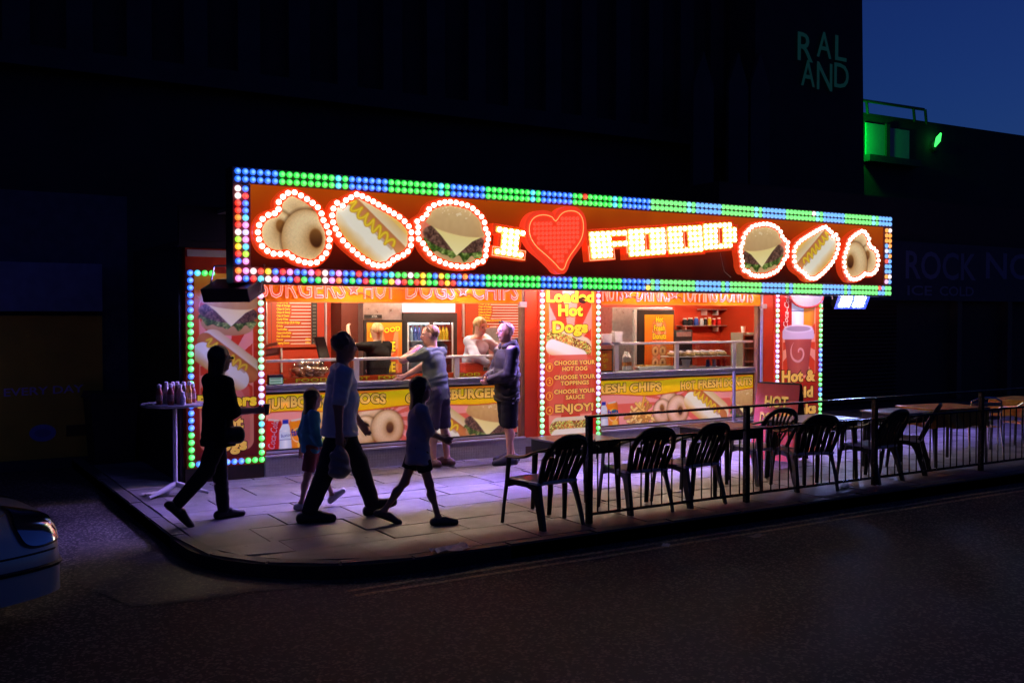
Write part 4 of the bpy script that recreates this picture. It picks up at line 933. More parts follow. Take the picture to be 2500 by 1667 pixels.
def lettPM(t, w):
    text2('lettering', 'Loaded', 0.07, 2.125, w-0.15, 0.175, -0.010, M_YEL, M_INK, t, 0.052, 0.04); text2('lettering', 'Hot', 0.27, 1.93, w-0.55, 0.17, -0.010, M_YEL, M_INK, t, 0.052, 0.04); text2('lettering', 'Dogs', 0.17, 1.69, w-0.36, 0.175, -0.010, M_YEL, M_INK, t, 0.052, 0.04)
    for s, z, a, b, h in (('CHOOSE YOUR', 1.235, 0.20, w-0.06, 0.062), ('HOT DOG', 1.150, 0.34, w-0.2, 0.062), ('CHOOSE YOUR', 1.030, 0.20, w-0.06, 0.062), ('TOPPINGS', 0.945, 0.31, w-0.17, 0.062), ('CHOOSE YOUR', 0.825, 0.20, w-0.06, 0.062), ('SAUCE', 0.740, 0.40, w-0.25, 0.062), ('ENJOY!', 0.560, 0.22, w-0.09, 0.115)):
        text2('lettering', s, a, z, b-a, h, -0.010, M_GOLD, M_INK, t, 0.045, 0.035)
    for k in range(4): text('lettering', str(k+1), 0.108, 1.185-k*0.205, 0.036, 0.055, -0.010, M_GOLD, t, 0.02)
sM = 'VVVVSSSSSSSSSSVVVVVVSSSSSSB'
pylon('tall lamp edged panel reading Loaded Hot Dogs between the two serving counters', 4.027, 5.01, 0.132, 2.40, paintPM, lettPM, (sM, 'VVVVSSVSSSSSSSVVVVVVSSVSGGG', 'GGGGGGGGGGG'))
def paintPR(c, w):
    c.vgrad([(0, rgb(150, 26, 20)), (0.4, rgb(196, 48, 26)), (1, rgb(226, 90, 40))]); sunburst(c, w, 0.9, 2.42, 1.5)
    can(c, 0.19, 2.02, 0.34, 0.06, rgb(206, 26, 20), rgb(120, 8, 8)); can(c, w*0.72, 2.05, 0.28, -0.05, rgb(240, 140, 30), rgb(160, 80, 10)); bottle(c, w*0.46, 2.10, 0.34)
    u, v = c.loc(w*0.48, 1.42, 0.42); n = vnoise(u, v, 8, 3)
    c.put(poly_sd(u, v, [(-0.78, 0.42), (0.78, 0.42), (0.56, -1.15), (-0.56, -1.15)]), lerp3(rgb(196, 90, 80), rgb(150, 52, 52), np.clip(np.abs(u), 0, 1)), 0.42)
    r = np.hypot(u-0.05, v+0.22); th = np.arctan2(v+0.22, u-0.05); c.put(np.abs(((th/(2*math.pi)+r*2.1) % 1)-0.5)-0.10+np.clip(r-0.5, 0, 1)*9, rgb(226, 150, 150), 0.42)
    c.put(rrect(u, v, 0, 0.50, 0.90, 0.20, 0.10), rgb(206, 176, 214), 0.42); c.put(ell(u, v, 0, 0.72, 0.84, 0.17), rgb(222, 200, 232), 0.42); c.put(ell(u, v, 0, 0.72, 0.70, 0.11), rgb(168, 140, 180), 0.42)
def lettPR(t, w):
    text2('lettering', 'Hot &', 0.10, 0.83, w-0.22, 0.20, -0.010, M_GOLD, M_INK, t, 0.05, 0.045); text2('lettering', 'Cold', 0.22, 0.56, w-0.40, 0.19, -0.010, M_GOLD, M_INK, t, 0.05, 0.045); text2('lettering', 'Drinks', 0.10, 0.28, w-0.20, 0.19, -0.010, M_GOLD, M_INK, t, 0.05, 0.045)
    text('lettering', 'Coca-Cola', 0.235, 1.74, 0.56, 0.11, -0.010, M_WHITE, t, 0.015, tilt=1.50, shear=0.3)
pylon('tall lamp edged panel picturing a hot drink cup beside the shuttered shop', 8.69, 9.725, 0.18, 2.36, paintPR, lettPR, ('VVVVSSVSSVVVVVVVVSVVSSSSVVV', 'CGBGGGGGGGGGBCBBBGGGBCGGGGG', 'GGGGGGGGGGGG'))
# black floodlights under the sign ends, their blue-white panels facing the pavement
M_FLOOD = emit('blue_flood_panel', (0.30, 0.40, 1.0), 170.0)
def flood(label, loc, rz, tilt, mp):
    t = thing('floodlight', label, 'floodlight', loc, rz, 'floodlights under the sign')
    h = MB().box(-0.30, 0.30, -0.06, 0.10, -0.17, 0.17, 0.012).build('housing', M_BLACK, t, rot=(tilt, 0, 0))
    MB().tube([(-0.33, 0.02, 0.0), (-0.33, 0.12, 0.30), (0.33, 0.12, 0.30), (0.33, 0.02, 0.0)], 0.012, 4).build('bracket', mat('grey_bracket', (0.3, 0.28, 0.27), 0.5, 0.4), t)
    MB().box(-0.285, 0.285, -0.0615, -0.0605, -0.155, 0.155).build('halo_plate', emit('blue_halo_glow', (0.0, 0.04, 1.0), 2.2) if mp is M_FLOOD else M_BLACK, h)  # added glowing plate imitates the blue halo around the lit panels
    for xa, xb in ((-0.215, -0.035), (0.035, 0.215)):
        for za, zb in ((-0.105, -0.012), (0.012, 0.105)): MB().box(xa, xb, -0.068, -0.062, za, zb).build('panel', mp, h)
    return t
pF = onY(1955*2500/2352, 688*2500/2352, -0.1)
flood('floodlight with four glowing blue-white panels under the sign end by the shuttered shop', tuple(pF), math.radians(-25), math.radians(38), M_FLOOD)
pF2 = onY(520*2500/2352, 655*2500/2352, -0.42)
f2 = flood('black boxy floodlight seen from behind above the burger picture panel', (pF2[0]+0.02, -0.62, 2.20), math.radians(-50), math.radians(112), emit('dim_blue_flood_panel', (0.22, 0.22, 1.0), 40.0))

# floodlights on the header wall behind the sign, washing the pavement violet
M_FLV = emit('violet_flood_panel', (0.30, 0.20, 1.0), 1500.0)
for k, x in enumerate((1.9, 3.4, 5.0, 6.8, 8.6)):
    t = thing('wall_floodlight', ['violet floodlight behind the sign above the menu window', 'violet floodlight behind the sign above the leaning man', 'violet floodlight behind the sign above the Loaded Hot Dogs panel', 'violet floodlight behind the sign above the display case', 'violet floodlight behind the sign above the drink cup panel'][k], 'floodlight', (x, -0.10, 2.86), 0, 'floodlights behind the sign')
    h = MB().box(-0.27, 0.27, -0.03, 0.05, -0.15, 0.15, 0.01).build('housing', M_BLACK, t, rot=(math.radians(44), 0, 0)); MB().box(-0.25, 0.25, -0.036, -0.031, -0.125, 0.125).build('panel', M_FLV, h); MB().box(-0.27, 0.27, -0.60, -0.031, -0.152, -0.142).build('light_flap', M_BLACK, h)  # unseen flap, added to keep the violet light off heads below
    MB().tube([(0, 0.02, 0.0), (0, 0.118, 0.05)], 0.02, 6).build('arm', M_BLACK, t)
# ------------------------------------------------------------------ figures: one smooth surface from blended tapered limbs
class SDF:
    def __init__(s, lo, hi, vox):
        s.lo = np.array(lo, float); s.v = vox; s.n = np.maximum(4, np.ceil((np.array(hi)-s.lo)/vox).astype(int)+1)
        s.f = np.full(tuple(s.n), 0.08, dtype=np.float32)
        s.ax = [s.lo[i]+np.arange(s.n[i])*vox for i in range(3)]
    def block(s, lo, hi, pad):
        sl = []
        for i in range(3):
            a = int(max(0, math.floor((lo[i]-pad-s.lo[i])/s.v))); b = int(min(s.n[i], math.ceil((hi[i]+pad-s.lo[i])/s.v)+1)); sl.append(slice(a, max(a, b)))
        X, Y, Z = np.meshgrid(s.ax[0][sl[0]], s.ax[1][sl[1]], s.ax[2][sl[2]], indexing='ij', sparse=True)
        return tuple(sl), X, Y, Z
    def join(s, sl, d, k, op='u'):
        f = s.f[sl]
        if f.size == 0: return
        if op == 'u':
            h = np.clip(0.5+0.5*(f-d)/k, 0, 1); s.f[sl] = f*(1-h)+d*h-k*h*(1-h)
        else: s.f[sl] = np.maximum(f, -d)
    def cone(s, a, b, r1, r2, k=0.03, flat=None, op='u'):
        """tapered limb a-b; flat=(axis vector, factor) widens it along that axis"""
        a = np.array(a, float); b = np.array(b, float); R = max(r1, r2)*(flat[1] if flat else 1.0); lo = np.minimum(a, b)-R; hi = np.maximum(a, b)+R
        sl, X, Y, Z = s.block(lo, hi, 0.06); d = b-a; L2 = d@d+1e-12
        px, py, pz = X-a[0], Y-a[1], Z-a[2]; t = np.clip((px*d[0]+py*d[1]+pz*d[2])/L2, 0, 1)
        qx, qy, qz = px-t*d[0], py-t*d[1], pz-t*d[2]
        if flat:
            ax = np.array(flat[0], float); ax /= np.linalg.norm(ax); c = (qx*ax[0]+qy*ax[1]+qz*ax[2])*(1-1/flat[1]); qx, qy, qz = qx-c*ax[0], qy-c*ax[1], qz-c*ax[2]
        s.join(sl, (np.sqrt(qx*qx+qy*qy+qz*qz)-(r1+(r2-r1)*t)).astype(np.float32), k, op); return s
    def ell(s, c, r, k=0.02, R=None, op='u'):
        c = np.array(c, float); r = np.array(r, float); m = r.max(); sl, X, Y, Z = s.block(c-m, c+m, 0.05)
        px, py, pz = X-c[0], Y-c[1], Z-c[2]
        if R is not None: px, py, pz = (R[0][0]*px+R[1][0]*py+R[2][0]*pz, R[0][1]*px+R[1][1]*py+R[2][1]*pz, R[0][2]*px+R[1][2]*py+R[2][2]*pz)
        q = np.sqrt((px/r[0])**2+(py/r[1])**2+(pz/r[2])**2); s.join(sl, ((q-1)*r.min()).astype(np.float32), k, op); return s
    def cut(s, p, n):
        """remove the half space on the side n points to"""
        n = np.array(n, float); n /= np.linalg.norm(n); X, Y, Z = np.meshgrid(*s.ax, indexing='ij', sparse=True)
        s.f = np.maximum(s.f, ((X-p[0])*n[0]+(Y-p[1])*n[1]+(Z-p[2])*n[2]).astype(np.float32)); return s
    def mesh(s):
        f = s.f; f[0], f[-1], f[:, 0], f[:, -1], f[:, :, 0], f[:, :, -1] = [0.05]*6
        ins = f < 0; c = np.zeros(tuple(s.n-1), np.int8)
        for i in (0, 1):
            for j in (0, 1):
                for k in (0, 1): c += ins[i:i+s.n[0]-1, j:j+s.n[1]-1, k:k+s.n[2]-1]
        act = np.argwhere((c > 0) & (c < 8)); N = len(act); idx = np.full(tuple(s.n-1), -1, np.int32); idx[act[:, 0], act[:, 1], act[:, 2]] = np.arange(N)
        cor = np.array([(i, j, k) for i in (0, 1) for j in (0, 1) for k in (0, 1)]); val = np.stack([f[act[:, 0]+q[0], act[:, 1]+q[1], act[:, 2]+q[2]] for q in cor], 1)
        acc = np.zeros((N, 3)); cnt = np.zeros(N)
        for a in range(8):
            for b in range(a+1, 8):
                if np.abs(cor[a]-cor[b]).sum() != 1: continue
                m = (val[:, a] < 0) != (val[:, b] < 0); t = val[m, a]/(val[m, a]-val[m, b]); acc[m] += cor[a]+(cor[b]-cor[a])*t[:, None]; cnt[m] += 1
        P = s.lo+(act+acc/cnt[:, None])*s.v; Q = []
        for ax in range(3):
            A = [slice(None)]*3; B = [slice(None)]*3; A[ax] = slice(0, -1); B[ax] = slice(1, None)
            ch = ins[tuple(A)] != ins[tuple(B)]; e = np.argwhere(ch); u, v = (ax+1) % 3, (ax+2) % 3
            e = e[(e[:, u] > 0) & (e[:, v] > 0) & (e[:, u] < s.n[u]-1) & (e[:, v] < s.n[v]-1)]
            def g(du, dv): q = e.copy(); q[:, u] -= du; q[:, v] -= dv; return idx[q[:, 0], q[:, 1], q[:, 2]]
            quad = np.stack([g(1, 1), g(0, 1), g(0, 0), g(1, 0)], 1); fl = ins[e[:, 0], e[:, 1], e[:, 2]]
            quad[~fl] = quad[~fl][:, ::-1]; Q.append(quad)
        Q = np.concatenate(Q); Q = Q[(Q >= 0).all(1)]
        return P, Q
def vnoise3(P, f, seed): return (vnoise(P[:, 0]+P[:, 2]*0.37, P[:, 1]+P[:, 2]*0.71, f, seed)+vnoise(P[:, 2], P[:, 0]-P[:, 1]*0.5, f, seed+3))*0.5
def normals(P, Q):
    n = np.cross(P[Q[:, 2]]-P[Q[:, 0]], P[Q[:, 3]]-P[Q[:, 1]]); N = np.zeros_like(P)
    for k in range(4): np.add.at(N, Q[:, k], n)
    return N/(np.linalg.norm(N, axis=1)[:, None]+1e-9)
def sdf_obj(name, S, m, parent, col=None, fold=0.0, ff=14.0, seed=1, vary=0.0, fdir=None):
    P, Q = S.mesh()
    if len(Q) == 0: return None
    if fold: 
        q = P@np.array(fdir if fdir is not None else (0.3, 0.2, 1.0)); n = vnoise3(P, 6.0, seed); w = np.sin(q*ff*2.6+n*13)*0.55*np.clip(vnoise3(P, 4.0, seed+7)*2.2-0.4, 0, 1.3)+(vnoise3(P, 17, seed+1)-0.5)*1.1; P = P+normals(P, Q)*(w*fold)[:, None]
    if col is None: C = None
    else:
        C = col(P) if callable(col) else np.tile(np.array(col), (len(P), 1))
        if vary: C = C*(1+vary*(vnoise3(P, 22, seed+5)-0.5)[:, None]*2)
    o = addobj(name, grid_mesh(name, P, Q, C), m, parent); o.data.polygons.foreach_set('use_smooth', [True]*len(o.data.polygons)); return o
M_SKIN = vcol('skin', 0.5, 0.4); M_CLOTH = vcol('cloth', 0.85, 0.15, bump=0.25, bscale=260); M_HAIR = vcol('hair', 0.45, 0.4, bump=0.5, bscale=120); M_SHOE = vcol('shoe', 0.5, 0.4)
def V(*a): return np.array(a, float)
def rotm(ax, a):
    return np.array(Matrix.Rotation(a, 3, Vector(ax)))
class Fig:
    """joints in the figure's own frame: x forward, y left, z up, metres"""
    def __init__(s, h, pelvis=(0, 0), lean=0.0, bend=0.0, legs=None, arms=None, head=(0, 0, 0), feet=None, sh=1.0, pz=None, twist=0.0, girth=1.0, side=0.0):
        s.h = h; H = h; s.g = girth
        th, sn, ua, fa = 0.245*H, 0.246*H, 0.172*H, 0.150*H; s.J = J = {}
        legs = legs or {'L': (0, 0), 'R': (0, 0)}
        hipw = 0.050*H; z0 = pz if pz is not None else None
        def leg(sd, t, kn, ab):
            y = hipw if sd == 'L' else -hipw; hip = V(0, y, 0); k = hip+V(math.sin(t)*math.cos(ab), math.sin(ab)*(1 if sd == 'L' else -1), -math.cos(t)*math.cos(ab))*th
            a = k+V(math.sin(t-kn), 0, -math.cos(t-kn))*sn; return hip, k, a
        tmp = {sd: leg(sd, *(list(legs[sd])+[0.0])[:3]) for sd in 'LR'}
        foot = dict(feet or {'L': 0.0, 'R': 0.0})
        sole = lambda sd: tmp[sd][2][2]+min(-0.046*H-0.03*H*math.sin(foot[sd]), -0.048*H+math.sin(foot[sd])*0.105*H)
        for sd, ot in (('L', 'R'), ('R', 'L')):
            if foot[sd] == 'auto': foot[sd] = math.asin(max(-0.98, min(0.3, (sole(ot)-tmp[sd][2][2]+0.048*H)/(0.105*H))))   # the trailing foot rests on its toes
        low = min(sole('L'), sole('R'))+0.002
        base = V(pelvis[0], pelvis[1], -low if z0 is None else z0)
        for sd in 'LR':
            hip, k, a = tmp[sd]; J['hip'+sd] = base+hip; J['knee'+sd] = base+k; J['ank'+sd] = base+a; f = foot[sd]
            J['toe'+sd] = base+a+V(math.cos(f)*0.105*H, (0.012 if sd == 'L' else -0.012)*H, -0.030*H+math.sin(f)*0.105*H); J['heel'+sd] = base+a+V(-0.032*H*math.cos(f)+0.03*H*math.sin(f), 0, -0.026*H-0.03*H*math.sin(f))
        J['pel'] = base; Rl = rotm((0, 1, 0), lean)@rotm((1, 0, 0), side)
        J['waist'] = base+Rl@V(0, 0, 0.10*H); R2 = rotm((0, 1, 0), lean+bend)@rotm((1, 0, 0), side)@rotm((0, 0, 1), twist); s.R2 = R2
        J['chest'] = J['waist']+R2@V(0.0, 0, 0.115*H); J['neck'] = J['waist']+R2@V(-0.005*H, 0, 0.205*H)
        sw = 0.108*H*sh
        for sd, q in (('L', 1), ('R', -1)):
            J['sho'+sd] = J['waist']+R2@V(-0.005*H, q*sw, 0.172*H)
            A = (arms or {}).get(sd, (0.05, 0.15, 0.08))
            if isinstance(A[0], str):                     # 'ik', wrist target, elbow hint
                S_ = J['sho'+sd]; T_ = V(*A[1]); hint = V(*A[2]); dv = T_-S_; L_ = np.linalg.norm(dv); Lc = min(L_, (ua+fa)*0.995); dv = dv/L_; T_ = S_+dv*Lc
                a_ = (ua*ua-fa*fa+Lc*Lc)/(2*Lc); hgt = math.sqrt(max(0, ua*ua-a_*a_)); hint = hint-dv*(hint@dv); hint = hint/np.linalg.norm(hint)
                J['elb'+sd] = S_+dv*a_+hint*hgt; J['wri'+sd] = T_; d2 = (T_-J['elb'+sd]); J['fd'+sd] = d2/np.linalg.norm(d2); continue
            f, e, ab = A[:3]; tw = A[3] if len(A) > 3 else 0.0
            d1 = R2@V(math.sin(f)*math.cos(ab), q*math.sin(ab), -math.cos(f)*math.cos(ab)); J['elb'+sd] = J['sho'+sd]+d1*ua
            # forearm: bent forward by e in the plane turned by tw towards the body
            d2 = R2@V(math.sin(f+e)*math.cos(ab-tw), q*math.sin(ab-tw), -math.cos(f+e)*math.cos(ab-tw)); J['wri'+sd] = J['elb'+sd]+d2*fa; J['fd'+sd] = d2
        hd = rotm((0, 0, 1), head[1])@rotm((0, 1, 0), head[0])@rotm((1, 0, 0), head[2]); s.Rh = hd
        J['headc'] = J['neck']+V(math.sin(lean+bend)*0.03*H, 0, 0)+V(0, 0, 0.045*H)+hd@V(0.012*H, 0, 0.055*H)
    def lim(s, pad=0.12):
        P = np.array([v for k, v in s.J.items() if not k.startswith('fd')]); lo, hi = P.min(0)-pad, P.max(0)+pad; hi[2] += 0.04; return lo, hi
    def body(s, parent, tone=(0.50, 0.27, 0.18), hair=None, female=False, belly=0.0, face=True, grip=0.5, vox=0.0095):
        H, J, g = s.h, s.J, s.g; lo, hi = s.lim(); S = SDF(lo, hi, vox); yy = s.R2@V(0, 1, 0)
        for sd in 'LR':
            S.cone(J['hip'+sd], J['knee'+sd], 0.048*H*g, 0.031*H*g); S.cone(J['knee'+sd], J['ank'+sd], 0.030*H*g, 0.020*H*g); m = J['knee'+sd]*0.68+J['ank'+sd]*0.32+V(-0.010*H, 0, 0); S.cone(m, m*0.9+J['ank'+sd]*0.1, 0.031*H*g, 0.027*H*g)
            S.cone(J['ank'+sd], J['heel'+sd], 0.021*H, 0.021*H); S.cone(J['heel'+sd], J['toe'+sd], 0.021*H, 0.016*H, 0.02)
            S.cone(J['sho'+sd], J['elb'+sd], 0.031*H*g, 0.024*H*g); S.cone(J['elb'+sd], J['wri'+sd], 0.025*H*g, 0.016*H*g)
            # palm, four fingers, thumb
            d = J['fd'+sd]; q = 1 if sd == 'L' else -1; lat = np.cross(d, yy*q); lat = lat/(np.linalg.norm(lat)+1e-9) if np.linalg.norm(lat) > 0.2 else V(1, 0, 0); lat = lat if lat[0] >= 0 else -lat; nrm = np.cross(d, lat); nrm /= np.linalg.norm(nrm)
            if nrm@(yy*q) > 0: nrm = -nrm
            w = J['wri'+sd]; k = H/1.75; pm = w+d*0.075*k; S.cone(w, pm, 0.020*k, 0.022*k, 0.015, (lat, 1.7))
            for i, L in enumerate((0.070, 0.078, 0.073, 0.058)):
                b = pm+lat*(0.027-0.018*i)*k+d*0.008*k; d1 = d*math.cos(grip*0.6)+nrm*math.sin(grip*0.6); d2 = d*math.cos(grip*1.7)+nrm*math.sin(grip*1.7); m1 = b+d1*L*0.5*k; S.cone(b, m1, 0.0092*k, 0.0085*k, 0.004); S.cone(m1, m1+d2*L*0.5*k, 0.0085*k, 0.0075*k, 0.004)
            b = w+d*0.025*k+lat*0.026*k; t1 = b+(lat*0.6+d*0.7+nrm*0.2)*0.04*k; S.cone(b, t1, 0.012*k, 0.0095*k, 0.008); S.cone(t1, t1+(d*0.85+nrm*0.4)*0.03*k, 0.0095*k, 0.008*k, 0.004)
        S.cone(J['pel']+V(0, 0, -0.01*H), J['waist'], 0.060*H*g, 0.052*H*g, 0.04, (V(0, 1, 0), 1.45)); S.cone(J['waist'], J['chest'], 0.054*H*g, 0.060*H*g, 0.04, (yy, 1.45)); S.cone(J['chest'], J['neck']-s.R2@V(0, 0, 0.045*H), 0.058*H*g, 0.040*H*g, 0.05, (yy, 1.5))
        if belly: S.ell(J['waist']+s.R2@V(0.035*H, 0, 0.02*H), (0.06*H*belly, 0.075*H, 0.075*H), 0.05)
        if female: 
            for q in (1, -1): S.ell(J['chest']+s.R2@V(0.045*H, q*0.040*H, 0.005*H), (0.030*H, 0.034*H, 0.034*H), 0.03)
        for q, sd in ((1, 'L'), (-1, 'R')): S.cone(J['neck']-V(0, 0, 0.01*H), J['sho'+sd], 0.030*H*g, 0.034*H*g, 0.04)
        c = J['headc']; R = s.Rh; S.cone(J['neck']-V(0, 0, 0.02*H), c-R@V(0.014*H, 0, 0.030*H), 0.034*H, 0.033*H, 0.02)
        hh = 0.130*H if H > 1.45 else 0.140*H*1.06; s.hh = hh; X = lambda x, y, z: c+R@V(x*hh, y*hh, z*hh)
        S.ell(X(-0.06, 0, 0.12), (0.46*hh, 0.375*hh, 0.42*hh), 0.02, R); S.ell(X(0.10, 0, -0.18), (0.30*hh, 0.28*hh, 0.36*hh), 0.05, R)
        S.ell(X(0.25, 0, -0.43), (0.12*hh, 0.14*hh, 0.10*hh), 0.03, R)
        if face:
            S.cone(X(0.385, 0, 0.08), X(0.50, 0, -0.12), 0.035*hh, 0.06*hh, 0.012); 
            for q in (1, -1): 
                S.ell(X(-0.02, q*0.375, -0.04), (0.085*hh, 0.04*hh, 0.14*hh), 0.008, R); S.ell(X(0.40, q*0.15, 0.02), (0.07*hh, 0.09*hh, 0.055*hh), 0.02, R, 'sub')
                S.cone(X(0.39, q*0.06, 0.10), X(0.36, q*0.24, 0.11), 0.03*hh, 0.025*hh, 0.015)
            S.cone(X(0.375, -0.09, -0.27), X(0.375, 0.09, -0.27), 0.035*hh, 0.035*hh, 0.015)
        T = np.array(tone)
        def col(P):
            C = np.tile(T, (len(P), 1)); q = (P-c)@R/hh
            lip = (np.abs(q[:, 0]-0.40) < 0.12) & (np.abs(q[:, 1]) < 0.13) & (np.abs(q[:, 2]+0.27) < 0.045); C[lip] = T*np.array([0.85, 0.5, 0.5])
            if getattr(s, 'laugh', False): mo = (q[:, 0] > 0.2) & (np.hypot(q[:, 1]/0.14, (q[:, 2]+0.29)/0.09) < 1); C[mo] = (0.06, 0.012, 0.012); te = mo & (q[:, 2] > -0.25); C[te] = (0.6, 0.57, 0.52)
            for y in (0.15, -0.15):
                e = (np.hypot((q[:, 1]-y)/0.085, (q[:, 2]-0.015)/0.045) < 1) & (q[:, 0] > 0.2); C[e] = (0.35, 0.33, 0.32); e = (np.hypot(q[:, 1]-y, (q[:, 2]-0.015)) < 0.042) & (q[:, 0] > 0.2); C[e] = (0.03, 0.02, 0.015)
                b = (np.hypot((q[:, 1]-y)/0.12, (q[:, 2]-0.115)/0.028) < 1) & (q[:, 0] > 0.2); C[b] = np.array(hair if hair is not None else T*0.4)
            ck = (q[:, 0] > 0.1) & (np.hypot(np.abs(q[:, 1])-0.22, q[:, 2]+0.14) < 0.12); C[ck] = C[ck]*np.array([1.08, 0.85, 0.82])
            if hair is not None and getattr(s, 'stubble', 0):
                sc = (q[:, 2] > 0.16-0.55*np.clip(q[:, 0]+0.15, 0, 1)*0) & (q[:, 0] < 0.28) & (q[:, 2] > -0.15-0.3*q[:, 0]) & (np.linalg.norm(P-c, axis=1) < 0.75*hh); C[sc] = C[sc]*(1-s.stubble)+np.array(hair)*s.stubble
            return C*(0.93+0.14*vnoise3(P, 30, 2))[:, None]
        o = sdf_obj('body', S, M_SKIN, parent, col); s.X = X
        return o
    def top(s, parent, colr, sleeve=0.55, hem=0.03, thick=0.016, fold=0.004, name='shirt', neck=0.012, belly=0.0, loose=0.0, seed=3, female=False, vary=0.05, vox=0.0105, m=None, cuff=None, flare=0.0):
        """sleeve: 0..1 upper arm, 1..2 forearm; hem: metres below the pelvis joint"""
        H, J, g = s.h, s.J, s.g; lo, hi = s.lim(0.16); S = SDF(lo, hi, vox); yy = s.R2@V(0, 1, 0); t = thick
        S.cone(J['pel']-V(0, 0, hem+0.06), J['waist'], 0.062*H*g+t+loose+flare, 0.054*H*g+t+loose, 0.04, (V(0, 1, 0), 1.42)); S.cone(J['waist'], J['chest'], 0.055*H*g+t+loose, 0.061*H*g+t, 0.04, (yy, 1.42)); S.cone(J['chest'], J['neck']-s.R2@V(0, 0, 0.045*H), 0.059*H*g+t, 0.042*H*g+t, 0.05, (yy, 1.5))
        if belly: S.ell(J['waist']+s.R2@V(0.035*H, 0, 0.02*H), (0.06*H*belly+t, 0.075*H+t, 0.075*H+t), 0.05)
        if female: 
            for q in (1, -1): S.ell(J['chest']+s.R2@V(0.045*H, q*0.040*H, 0.005*H), (0.032*H+t*.6, 0.036*H+t*.6, 0.036*H+t*.6), 0.04)
        for sd in 'LR':
            S.cone(J['neck']-V(0, 0, 0.012*H), J['sho'+sd], 0.028*H*g+t*0.6, 0.034*H*g+t, 0.04); u = min(sleeve, 1.0)
            S.cone(J['sho'+sd], J['sho'+sd]+(J['elb'+sd]-J['sho'+sd])*u, 0.033*H*g+t, 0.027*H*g+t*1.25, 0.025)
            if sleeve > 1: S.cone(J['elb'+sd], J['elb'+sd]+(J['wri'+sd]-J['elb'+sd])*(sleeve-1), 0.027*H*g+t*1.15, 0.019*H*g+t*(cuff or 0.9), 0.025)
        S.cut(J['pel']-V(0, 0, hem), (0, 0, -1)); S.cut(J['neck']+s.R2@V(0, 0, neck), s.R2@V(0.35, 0, 1))
        return sdf_obj(name, S, m or M_CLOTH, parent, np.array(colr) if not callable(colr) else colr, fold, 26, seed, vary)
    def legs(s, parent, colr, to=1.9, thick=0.014, fold=0.004, name='trousers', seed=9, rise=0.035, m=None, loose=0.0, vary=0.06, flare=0.0, vox=0.0105):
        """to: 0..1 along the thigh, 1..2 along the shin"""
        H, J, g = s.h, s.J, s.g; lo, hi = s.lim(0.13); S = SDF(lo, hi, vox); t = thick
        S.cone(J['pel']-V(0, 0, 0.02*H), J['pel']+V(0, 0, rise*H), 0.061*H*g+t*0.5, 0.058*H*g+t*0.35, 0.02, (V(0, 1, 0), 1.40))
        for sd in 'LR':
            u = min(to, 1.0); e = J['hip'+sd]+(J['knee'+sd]-J['hip'+sd])*u; S.cone(J['hip'+sd], e, 0.052*H*g+t, (0.052-0.019*u)*H*g+t+loose+flare*u, 0.022)
            if to > 1: S.cone(J['knee'+sd], J['knee'+sd]+(J['ank'+sd]-J['knee'+sd])*(to-1), 0.034*H*g+t+loose, 0.024*H*g+t+loose, 0.02)
            if to <= 1.0: d = (J['knee'+sd]-J['hip'+sd]); S.cut_end = None
        if to <= 1.0:
            # square the hems: trim below each leg end
            for sd in 'LR':
                d = J['knee'+sd]-J['hip'+sd]; d /= np.linalg.norm(d); e = J['hip'+sd]+(J['knee'+sd]-J['hip'+sd])*(to-0.02); S.cone(e+d*0.075, e+d*0.16, 0.075, 0.09, 0.001, op='sub')
        return sdf_obj(name, S, m or M_CLOTH, parent, np.array(colr), fold, 20, seed, vary)
    def shoes(s, parent, colr, sole=(0.02, 0.02, 0.02), big=1.0, name='shoe'):
        H, J = s.h, s.J
        for sd in 'LR':
            P = np.array([J['ank'+sd], J['toe'+sd], J['heel'+sd]]); S = SDF(P.min(0)-0.09, P.max(0)+0.09, 0.0085); a, b, h = J['ank'+sd], J['toe'+sd], J['heel'+sd]; k = big*H
            S.cone(a-V(0, 0, 0.008*H), h, 0.026*k, 0.027*k, 0.015); S.cone(h, b+(b-h)*0.10, 0.026*k, 0.022*k, 0.02, (V(0, 1, 0), 1.2)); S.cone(a*0.6+b*0.4, b, 0.026*k, 0.020*k, 0.02)
            n = np.cross(b-h, V(0, 1, 0)); n = n/np.linalg.norm(n); n = n if n[2] < 0 else -n; S.cut(h+n*0.020*k, n)
            def col(Q, h=h, n=n, k=k): 
                q = (Q-h)@n; C = np.tile(np.array(colr), (len(Q), 1)); C[q > 0.012*k] = sole; return C
            sdf_obj(name, S, M_SHOE, parent, col)
